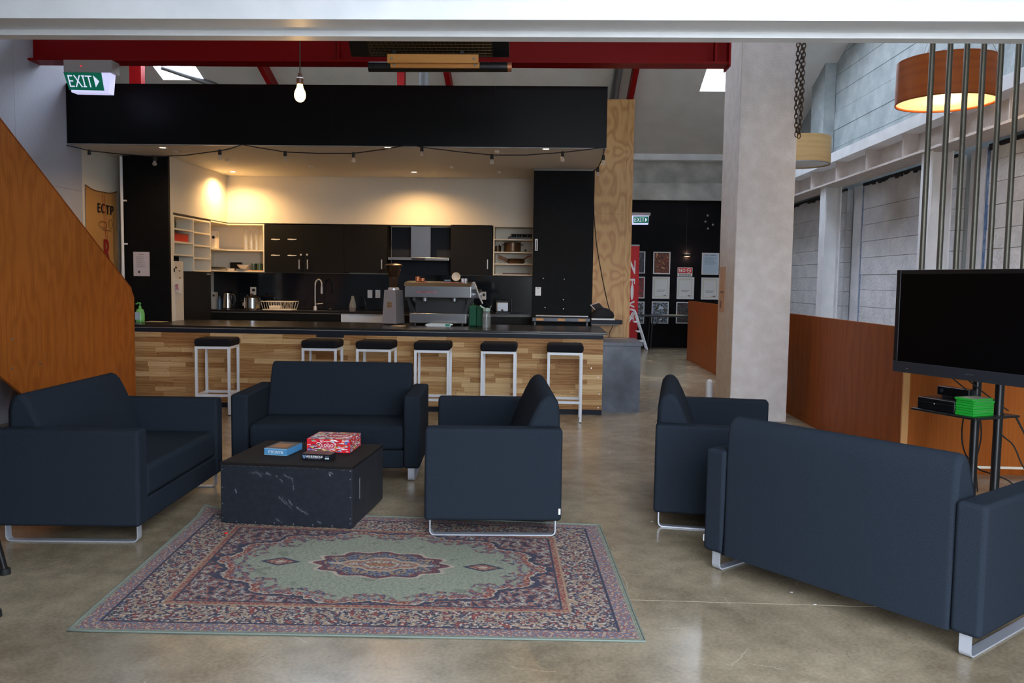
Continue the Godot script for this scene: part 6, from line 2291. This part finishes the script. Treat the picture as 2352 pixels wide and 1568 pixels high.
	var em := thing("espresso_machine", "large polished steel two-group espresso machine on the bar", "coffee machine", Vector3((ex0 + ex1) / 2, BAR_H, ez - 0.25), deg_to_rad(-1.5))
	var k := -ez / 1900.0
	var y := func(py: float) -> float: return (748.0 - py) * k
	part(so(Vector3(2 * ew * 0.86, y.call(720) - y.call(743), 0.5), 0.006, Vector3(0, (y.call(720) + y.call(743)) / 2, 0)), "lower_case", M.steel, em)
	part(so(Vector3(2 * ew * 0.78, y.call(684) - y.call(722), 0.26), 0.004, Vector3(0, (y.call(684) + y.call(722)) / 2, -0.1)), "back_panel", plain(rgb(14, 15, 18), 0.45), em)
	part(so(Vector3(2 * ew, y.call(657) - y.call(684), 0.5), 0.008, Vector3(0, (y.call(657) + y.call(684)) / 2, 0.02), 2), "upper_case", M.steel, em)
	var roof_b := Build.new()
	roof_b.t = Transform3D(Basis(Vector3(0, 0, -1), Vector3.UP, Vector3(1, 0, 0)), Vector3.ZERO)
	roof_b.prism(PackedVector2Array([Vector2(-0.27, y.call(657.5)), Vector2(-0.23, y.call(650)), Vector2(0.0, y.call(646)), Vector2(0.23, y.call(646)), Vector2(0.23, y.call(657.5))]), -ew * 1.03, ew * 0.99)
	part(roof_b, "cup_tray", M.steel, em)
	for s in [-1, 1]:
		var leg := Build.new()
		leg.prism(PackedVector2Array([Vector2(s * ew * 0.74, y.call(722)), Vector2(s * ew * 0.86, y.call(722)), Vector2(s * ew * 0.98, y.call(683)), Vector2(s * ew * 0.90, y.call(683))]), -0.2, 0.2)
		part(leg, "side_frame", M.plastic, em)
		for z in [-0.18, 0.18]:
			part(la([Vector2(0, 0), Vector2(0.025, 0), Vector2(0.02, y.call(742)), Vector2(0, y.call(742))], 12), "foot", M.plastic, em, Vector3(s * ew * 0.72, 0, z))
		if s > 0:
			part(so(Vector3(0.05, y.call(684) - y.call(664), 0.08), 0.008, Vector3(s * (ew + 0.028), (y.call(684) + y.call(664)) / 2, 0.12)), "steam_knob", M.dull_steel, em)
	words("la marzocco", ew * 0.62, 0.030, plain(rgb(176, 30, 52), 0.4), em, Transform3D(Basis(), Vector3(-ew * 0.33, (y.call(657) + y.call(684)) / 2, 0.272)), "lettering", 400, "Droid Serif")
	var red := Build.new()
	for q in [[-0.62, -0.35, 0.16], [-0.60, -0.32, 0.20], [0.1, 0.55, 0.17], [0.2, 0.75, 0.21]]:
		var zz: float = q[2]
		var yy: float = lerpf(y.call(650), y.call(657.5), (zz - 0.23) / 0.04) if zz > 0.23 else lerpf(y.call(646), y.call(650), zz / 0.23)
		red.span(Vector3(q[0] * ew, yy, zz - 0.006), Vector3(q[1] * ew, yy + 0.004, zz + 0.006))
	part(red, "cup_rail", plain(rgb(150, 60, 50), 0.4), em)
	part(tu(curve([Vector3(ew * 0.98, y.call(652), 0.15), Vector3(ew + 0.03, y.call(650), 0.18), Vector3(ew + 0.08, y.call(672), 0.22), Vector3(ew + 0.14, y.call(696), 0.25)]), 0.011, 8), "steam_wand", M.chrome, em)
	for s in [-0.45, 0.45]:
		part(la([Vector2(0, 0), Vector2(0.038, 0), Vector2(0.038, -0.045), Vector2(0, -0.05)], 18), "group_head", M.dull_steel, em, Vector3(s * ew, y.call(684), 0.12))
	var ty: float = BAR_H + y.call(646)
	for q in [[960.0, 0.055, 0.04], [971.0, 0.038, 0.035]]:
		solo(la([Vector2(0, 0), Vector2(0.03, 0), Vector2(0.032, q[1]), Vector2(0.028, q[1]), Vector2(0.026, 0.004), Vector2(0, 0.004)], 18), "metal_cup", "little copper-toned metal cup on the espresso machine", "cup", M.copper, Vector3(at_z(q[0], 640, em.position.z).x, ty, em.position.z + 0.02), "metal cups on the espresso machine")
	solo(so(Vector3(0.075, 0.022, 0.07), 0.004, Vector3(0, 0.011, 0)), "blue_cloth", "small folded pale blue cloth on the espresso machine", "cloth", plain(rgb(96, 118, 140), 0.8), Vector3(at_z(1028, 640, em.position.z).x, ty, em.position.z))
	var cb := solo(la([Vector2(0, 0.0), Vector2(0.035, 0.004), Vector2(0.052, 0.03), Vector2(0.055, 0.06), Vector2(0.05, 0.06), Vector2(0.03, 0.01), Vector2(0, 0.006)], 22), "upturned_cup", "white cup lying tipped over on the espresso machine", "cup", M.ceramic, Vector3(at_z(1048, 640, em.position.z).x, ty + 0.05, em.position.z - 0.02))
	cb.rotation.x = deg_to_rad(78)
	for px in [1063.0, 1070.0]:
		solo(la([Vector2(0, 0), Vector2(0.02, 0), Vector2(0.022, 0.04), Vector2(0, 0.04)], 14), "shaker", "tiny shiny shaker at the end of the espresso machine's top", "shaker", M.chrome, Vector3(at_z(px, 642, em.position.z).x, ty, em.position.z + 0.01), "shakers on the espresso machine")
	# packet of wipes
	var wp := at_y(1010, 749, BAR_H)
	var wi := thing("wipes_packet", "white and teal packet of wipes in front of the espresso machine", "packet", wp + Vector3(0, 0, 0.02), deg_to_rad(-4.0))
	var pk := Build.new()
	pk.prism(PackedVector2Array([Vector2(-0.17, 0.015), Vector2(-0.14, 0.0), Vector2(0.14, 0.0), Vector2(0.16, 0.022), Vector2(0.13, 0.036), Vector2(-0.12, 0.038), Vector2(-0.15, 0.03)]), -0.06, 0.06, true)
	part(pk, "packet", plain(rgb(206, 216, 216), 0.35), wi)
	part(so(Vector3(0.06, 0.034, 0.121), 0.004, Vector3(0.11, 0.019, 0)), "teal_end", plain(rgb(54, 140, 124), 0.35), wi)
	# green bag, drink bottle
	var gb := at_y(1093, 750, BAR_H)
	var bag := thing("green_bag", "dark green fabric lunch bag standing beside the espresso machine", "bag", gb + Vector3(0, 0, -0.08), deg_to_rad(-8.0))
	part(so(Vector3(0.095, 0.26, 0.17), 0.025, Vector3(-0.035, 0.13, 0), 2), "body", plain(rgb(16, 84, 62), 0.8), bag)
	part(so(Vector3(0.06, 0.255, 0.155), 0.02, Vector3(0.045, 0.1275, 0), 2), "front_pocket", plain(rgb(14, 74, 55), 0.8), bag)
	part(tu(curve([Vector3(-0.04, 0.25, -0.05), Vector3(-0.04, 0.285, 0), Vector3(-0.04, 0.25, 0.05)]), 0.008, 6), "strap", plain(rgb(14, 70, 52), 0.8), bag)
	var db := at_y(1117, 753, BAR_H)
	var dr := thing("drink_bottle", "clear drink bottle with a pale green flip lid on the bar", "bottle", db + Vector3(0, 0, -0.04))
	part(la([Vector2(0, 0), Vector2(0.046, 0), Vector2(0.05, 0.01), Vector2(0.05, 0.15), Vector2(0.042, 0.185), Vector2(0.038, 0.20), Vector2(0, 0.20)], 24), "bottle", M.glass, dr)
	part(la([Vector2(0, 0.20), Vector2(0.042, 0.20), Vector2(0.042, 0.235), Vector2(0, 0.24)], 24), "lid", plain(rgb(160, 190, 180), 0.4), dr)
	part(tu(curve([Vector3(-0.03, 0.235, 0), Vector3(-0.06, 0.25, 0), Vector3(-0.08, 0.27, 0)]), 0.01, 6), "flip_spout", plain(rgb(170, 196, 188), 0.4), dr)
	part(tu([Vector3(0.035, 0.23, 0), Vector3(0.055, 0.265, 0)], 0.006, 6), "loop", plain(rgb(120, 140, 136), 0.4), dr)
	# plank with timber tabs, and the till shelf
	var tz := -10.9
	var b0 := at_z(1222, 733, tz)
	var b1 := at_z(1356, 733, tz)
	var pb := thing("folding_shelf", "grey folding shelf with three tan timber tabs against the tall black cupboard", "shelf", Vector3((b0.x + b1.x) / 2, b0.y, tz))
	var pw := (b1.x - b0.x) / 2
	part(so(Vector3(2 * pw, 0.055, 0.16), 0.012, Vector3(0, 0, -0.02)), "board", M.slate, pb)
	for q in [1240.0, 1289.0, 1336.0]:
		part(bx(Vector3(0.095, 0.03, 0.003), Vector3(at_z(q, 733, tz).x - pb.position.x, 0.002, 0.061)), "timber_tab", M.honey, pb)
	part(tu([Vector3(-pw + 0.05, 0.046, 0), Vector3(pw - 0.03, 0.046, 0)], 0.016, 10), "rod", M.dull_steel, pb)
	for s in [-1, 1]:
		part(sp(Vector3(s * pw * 0.9 - 0.012, -b0.y + BAR_H - 0.3, -0.1), Vector3(s * pw * 0.9 + 0.012, -0.027, -0.08)), "bracket", M.plastic, pb)
	var t0 := at_z(1356, 738, tz)
	var t1 := at_z(1428, 738, tz)
	var ts := thing("till_shelf", "small black wall shelf on the plywood carrying a tablet and bag", "shelf", Vector3((t0.x + t1.x) / 2, t0.y, tz))
	var tw := (t1.x - t0.x) / 2
	part(so(Vector3(2 * tw, 0.05, 0.24), 0.004, Vector3(0, 0, -0.01)), "board", M.navy_strip, ts)
	part(bx(Vector3(2 * tw - 0.06, 0.02, 0.18), Vector3(-0.02, -0.035, -0.03)), "under_rail", M.plastic, ts)
	var sy: float = t0.y + 0.025
	var tray := thing("cash_tray", "flat white tray on the till shelf under the bag", "tray", Vector3(at_z(1384, 730, tz).x, sy, tz + 0.02))
	part(so(Vector3(0.30, 0.02, 0.18), 0.003, Vector3(0, 0.01, 0)), "tray", M.white, tray)
	var bk := thing("black_pouch", "soft black bag slumped on the till shelf", "bag", Vector3(at_z(1382, 728, tz).x + 0.01, sy + 0.02, tz - 0.01))
	var bb := Build.new()
	bb.lathe([Vector2(0, 0), Vector2(0.15, 0), Vector2(0.165, 0.03), Vector2(0.15, 0.075), Vector2(0.10, 0.115), Vector2(0.05, 0.135), Vector2(0, 0.14)], 22)
	var bm := part(bb, "bag", plain(rgb(18, 19, 26), 0.8), bk)
	bm.scale = Vector3(0.95, 1.0, 0.5)
	part(bx(Vector3(0.03, 0.03, 0.002), Vector3(-0.06, 0.07, 0.072)), "patch", plain(rgb(86, 96, 110), 0.6), bk).rotation.x = -0.3
	var tb := thing("tablet", "white-edged tablet leaning behind the black bag on the till shelf", "tablet", Vector3(at_z(1376, 700, tz).x, sy + 0.15, tz - 0.05))
	var pad := part(so(Vector3(0.15, 0.19, 0.008), 0.003), "case", M.white, tb)
	pad.rotation = Vector3(-0.9, 0.3, 0.35)
	var scr := part(bx(Vector3(0.13, 0.165, 0.002), Vector3(0, 0, 0.005)), "screen", M.bezel, pad)
	# cable on the plywood
	var cz := -11.022
	var cab := []
	for q in [[1362, 440], [1365, 500], [1370, 560], [1381, 625], [1390, 670], [1398, 705], [1404, 725]]:
		cab.append(at_z(q[0], q[1], cz + 0.012))
	solo(tu(curve(cab), 0.006, 6), "wall_cable", "thin black cable hanging down the plywood end wall", "cable", M.rubber)
	solo(tu(curve([at_z(1407, 742, cz + 0.012), at_z(1406, 752, cz + 0.012), at_z(1400, 765, cz + 0.012), at_z(1398, 790, cz + 0.012)]), 0.005, 6), "wall_cable", "short black cable hanging under the till shelf", "cable", M.rubber)


func poster(label: String, called: String, cat: String, x0: float, y0: float, x1: float, y1: float, m: Material) -> void:
	var z := HALL_Z + 0.03
	var a := at_z(x0, y0, z)
	var c := at_z(x1, y1, z)
	var t := thing(called, label, cat, Vector3((a.x + c.x) / 2, (a.y + c.y) / 2, z))
	var w := (c.x - a.x) / 2
	var h := (a.y - c.y) / 2
	var f := 0.022
	part(sp(Vector3(-w, h - f, 0), Vector3(w, h, 0.02)), "frame_rail", M.frame_white, t)
	part(sp(Vector3(-w, -h, 0), Vector3(w, -h + f, 0.02)), "frame_rail", M.frame_white, t)
	part(sp(Vector3(-w, -h + f, 0), Vector3(-w + f, h - f, 0.02)), "frame_stile", M.frame_white, t)
	part(sp(Vector3(w - f, -h + f, 0), Vector3(w, h - f, 0.02)), "frame_stile", M.frame_white, t)
	var b := Build.new()
	b.quad(Vector3(-w + f, -h + f, 0.006), Vector3(w - f, -h + f, 0.006), Vector3(w - f, h - f, 0.006), Vector3(-w + f, h - f, 0.006), Vector3.BACK)
	part(b, "picture", m, t)


func far_things() -> void:
	var dark := [rgb(22, 20, 26), rgb(58, 52, 62), rgb(30, 30, 44), rgb(88, 92, 106)]
	var rusty := [rgb(40, 16, 10), rgb(120, 50, 22), rgb(70, 26, 14), rgb(176, 120, 70)]
	var tent := [rgb(48, 54, 64), rgb(120, 132, 146), rgb(60, 54, 48), rgb(176, 190, 204)]
	var crowd := [rgb(26, 22, 22), rgb(64, 60, 60), rgb(34, 26, 28), rgb(120, 70, 62)]
	var redp := [rgb(120, 16, 18), rgb(160, 30, 28), rgb(70, 40, 40), rgb(150, 24, 24)]
	poster("framed dark photograph beside the red banner, in the top row", "framed_picture", "picture", 1448, 577, 1481, 628, print_mat(photo(1, dark)))
	poster("framed rusty orange photograph in the top row of the dark wall", "framed_picture", "picture", 1501, 578, 1538.5, 629.5, print_mat(photo(2, rusty)))
	poster("framed pale blue page beside the pillar, in the top row", "framed_notice", "notice", 1612.5, 580.5, 1650, 631, print_mat(page(1, 4)))
	poster("framed red picture beside the red banner, in the middle row", "framed_picture", "picture", 1446, 635, 1480, 685, print_mat(photo(3, redp)))
	poster("framed white certificate between the red picture and the no smoking sign", "framed_notice", "notice", 1499, 635, 1537, 686, print_mat(page(0, 5)))
	poster("framed white certificate directly under the no smoking sign", "framed_notice", "notice", 1555, 636, 1593, 687, print_mat(page(0, 6)))
	poster("framed white certificate beside the pillar, in the middle row", "framed_notice", "notice", 1611, 637, 1650, 688, print_mat(page(0, 7)))
	poster("framed blue-grey picture beside the red banner, behind the black table", "framed_picture", "picture", 1445, 692, 1479, 743, print_mat(photo(8, tent)))
	poster("framed photograph of a white tent, behind the black table", "framed_picture", "picture", 1497, 692, 1534.5, 743, print_mat(photo(9, tent)))
	poster("framed dim crowd photograph beside the low plywood partition", "framed_picture", "picture", 1553.5, 693, 1592, 743, print_mat(photo(10, crowd)))
	# no smoking sign
	var z := HALL_Z + 0.03
	var a := at_z(1556.5, 614, z)
	var c := at_z(1590, 635, z)
	var ns := thing("no_smoking_sign", "red and white NO SMOKING sign under the wall lamp", "sign", Vector3((a.x + c.x) / 2, (a.y + c.y) / 2, z))
	var w := (c.x - a.x) / 2
	var h := (a.y - c.y) / 2
	part(sp(Vector3(-w, -h, 0), Vector3(w, h, 0.006)), "plate", M.paper, ns)
	part(sp(Vector3(-w + 0.01, -h * 0.28, 0.006), Vector3(w - 0.01, h - 0.01, 0.008)), "red_field", plain(rgb(188, 24, 32), 0.5), ns)
	words("NO", w * 0.86, h * 0.72, M.paper, ns, Transform3D(Basis(), Vector3(-w * 0.38, h * 0.34, 0.009)))
	words("SMOKING", w * 1.6, h * 0.44, M.ink, ns, Transform3D(Basis(), Vector3(0, -h * 0.62, 0.008)))
	var ring := []
	for i in 20:
		ring.append(Vector3(w * 0.5 + cos(TAU * i / 20) * h * 0.42, h * 0.34 + sin(TAU * i / 20) * h * 0.42, 0.010))
	var rb := Build.new()
	rb.tube(ring, 0.007, 6, true)
	rb.tube([ring[8], ring[18]], 0.006, 6)
	part(rb, "crossed_circle", M.paper, ns)
	part(bx(Vector3(h * 0.5, 0.014, 0.003), Vector3(w * 0.5, h * 0.34, 0.009)), "cigarette", M.paper, ns)
	# wall lamp above it
	var lp := at_z(1577, 586, z)
	var wl := thing("wall_lamp", "small black up-and-down wall lamp on the dark far wall", "wall lamp", Vector3(lp.x, lp.y, z))
	part(so(Vector3(0.15, 0.06, 0.10), 0.006, Vector3(0, 0.0, 0.06)), "body", M.plastic, wl)
	part(bx(Vector3(0.13, 0.002, 0.08), Vector3(0, -0.031, 0.06)), "lower_lens", glow(rgb(255, 222, 190), 0.2), wl)
	part(bx(Vector3(0.13, 0.002, 0.08), Vector3(0, 0.031, 0.06)), "upper_lens", glow(rgb(255, 222, 190), 0.3), wl)
	part(tu([Vector3(-0.02, 0.03, 0.012), Vector3(-0.02, 1.14, 0.012)], 0.012, 6), "conduit", M.plastic, wl)
	for s in [-1, 1]:
		var l := OmniLight3D.new()
		l.name = "lamp"
		l.light_color = rgb(255, 214, 180)
		l.light_energy = 0.006
		l.light_size = 0.04
		l.omni_range = 8.0
		l.shadow_enabled = true
		l.position = Vector3(0, s * 0.05, 0.07)
		wl.add_child(l)
	# five small glass lights high on the wall
	for q in [[1625.0, 495.0], [1620.0, 509.0], [1637.0, 516.0], [1626.0, 525.0]]:
		var p := at_z(q[0], q[1], z)
		solo(la([Vector2(0, 0), Vector2(0.022, 0.004), Vector2(0.026, 0.02), Vector2(0.016, 0.036), Vector2(0, 0.042)], 12), "star_stud", "small pale stud of the cluster painted high on the dark far wall", "stud", plain(rgb(150, 150, 160), 0.4), p, "studs on the dark wall").rotation.x = PI / 2
	# red pull-up banner behind the plywood
	var bz := -19.35
	var b0 := at_z(1440, 565, bz)
	var b1 := at_z(1471, 565, bz)
	var bn := thing("red_banner", "tall red pull-up banner with white letters behind the plywood end wall", "banner", Vector3(b1.x - 0.30, 0, bz))
	part(sp(Vector3(-0.3, 0.08, -0.004), Vector3(0.28, b1.y, 0.004)), "cloth", plain(rgb(186, 14, 22), 0.6), bn)
	part(sp(Vector3(-0.3, b1.y, -0.012), Vector3(0.28, b1.y + 0.03, 0.012)), "top_rail", M.dull_steel, bn)
	part(so(Vector3(0.62, 0.08, 0.2), 0.01, Vector3(0, 0.04, 0)), "base", M.dull_steel, bn)
	var cw := Basis(Vector3.BACK, -PI / 2)
	var lx := at_z(1452, 640, bz).x - bn.position.x
	var letters := [["Z", 597.0, 629.0], ["E", 640.0, 652.0], ["V", 690.0, 707.0], ["I", 726.0, 736.0]]
	for q in letters:
		var ya := at_z(1450, q[1], bz).y
		var yb := at_z(1450, q[2], bz).y
		words(q[0], ya - yb, 0.13, M.paper, bn, Transform3D(cw, Vector3(lx, (ya + yb) / 2, 0.006)))
	part(oval(0.035, 0.19, 0.004, 0.008), "white_mark", M.paper, bn, Vector3(lx + 0.005, at_z(1450, 670, bz).y, 0))
	# white step ladder in front of it
	var f0 := at_y(1487, 804)
	var ld := thing("step_ladder", "white folding step ladder leaning open in front of the red banner", "ladder", Vector3(f0.x, 0, f0.z))
	var lt := at_z(1450, 712, f0.z + 0.1)
	var sx := lt.x - f0.x
	for k in 2:
		var dz := -0.36 * k
		part(tu(curve([Vector3(0, 0.012, dz), Vector3(sx * 0.45, lt.y * 0.6, dz * 0.95 - 0.0), Vector3(sx * 0.74, lt.y * 0.96, dz * 0.9), Vector3(sx * 0.95, lt.y, dz * 0.9)]), 0.018, 8), "rail", M.white, ld)
		part(tu([Vector3(sx * 1.9, 0.012, dz), Vector3(sx * 0.8, lt.y * 0.93, dz * 0.9)], 0.014, 8), "rear_leg", M.white, ld)
	for k in 3:
		var u := 0.22 + k * 0.24
		part(so(Vector3(0.12, 0.025, 0.36), 0.006, Vector3(sx * 0.74 * u - 0.05, lt.y * u, -0.18)), "step", M.white, ld)
	# black folding table
	var t0 := at_z(1475, 722, -19.2)
	var t1 := at_z(1640, 722, -19.2)
	var tb := thing("folding_table", "black folding table against the dark wall of framed pictures", "table", Vector3((t0.x + t1.x) / 2, 0, -19.2))
	var tw := (t1.x - t0.x) / 2
	part(so(Vector3(2 * tw, 0.035, 0.7), 0.008, Vector3(0, t0.y - 0.02, -0.05)), "tabletop", plain(rgb(30, 30, 32), 0.3), tb)
	for s in [-1, 1]:
		for k in [-0.3, 0.2]:
			part(tu([Vector3(s * (tw - 0.18), 0.0, k), Vector3(s * (tw - 0.22), t0.y - 0.035, k)], 0.014, 8), "leg", M.plastic, tb)
		part(tu([Vector3(s * (tw - 0.22), t0.y * 0.7, 0.2), Vector3(s * (tw - 0.6), t0.y - 0.04, 0.0)], 0.008, 6), "brace", M.plastic, tb)
	var doc := at_z(1545, 721, -19.2)
	solo(bx(Vector3(0.5, 0.006, 0.3), Vector3(0, 0.003, 0)), "table_papers", "pale papers lying on the black folding table", "papers", plain(rgb(190, 180, 150), 0.8), Vector3(doc.x, t0.y - 0.002, -19.2))


func small_things() -> void:
	# bits on the floor and rug
	var bits := [[1400.0, 1040.0], [1497.0, 1197.0], [1818.0, 1360.0], [1872.0, 1388.0], [1100.0, 1165.0], [505.0, 838.0]]
	for q in bits.slice(0, 5):
		var p := at_y(q[0], q[1])
		solo(so(Vector3(0.014, 0.002, 0.006), 0.001, Vector3(0, 0.001, 0)), "litter_scrap", "tiny pale scrap of litter on the concrete floor", "litter", M.paper, p, "scraps on the floor")
	var r := at_y(519, 1229)
	solo(la([Vector2(0, 0), Vector2(0.012, 0.002), Vector2(0.008, 0.008), Vector2(0, 0.01)], 8), "red_scrap", "tiny bright red scrap on the rug's corner", "litter", plain(rgb(200, 20, 24), 0.7), Vector3(r.x, 0.009, r.z))
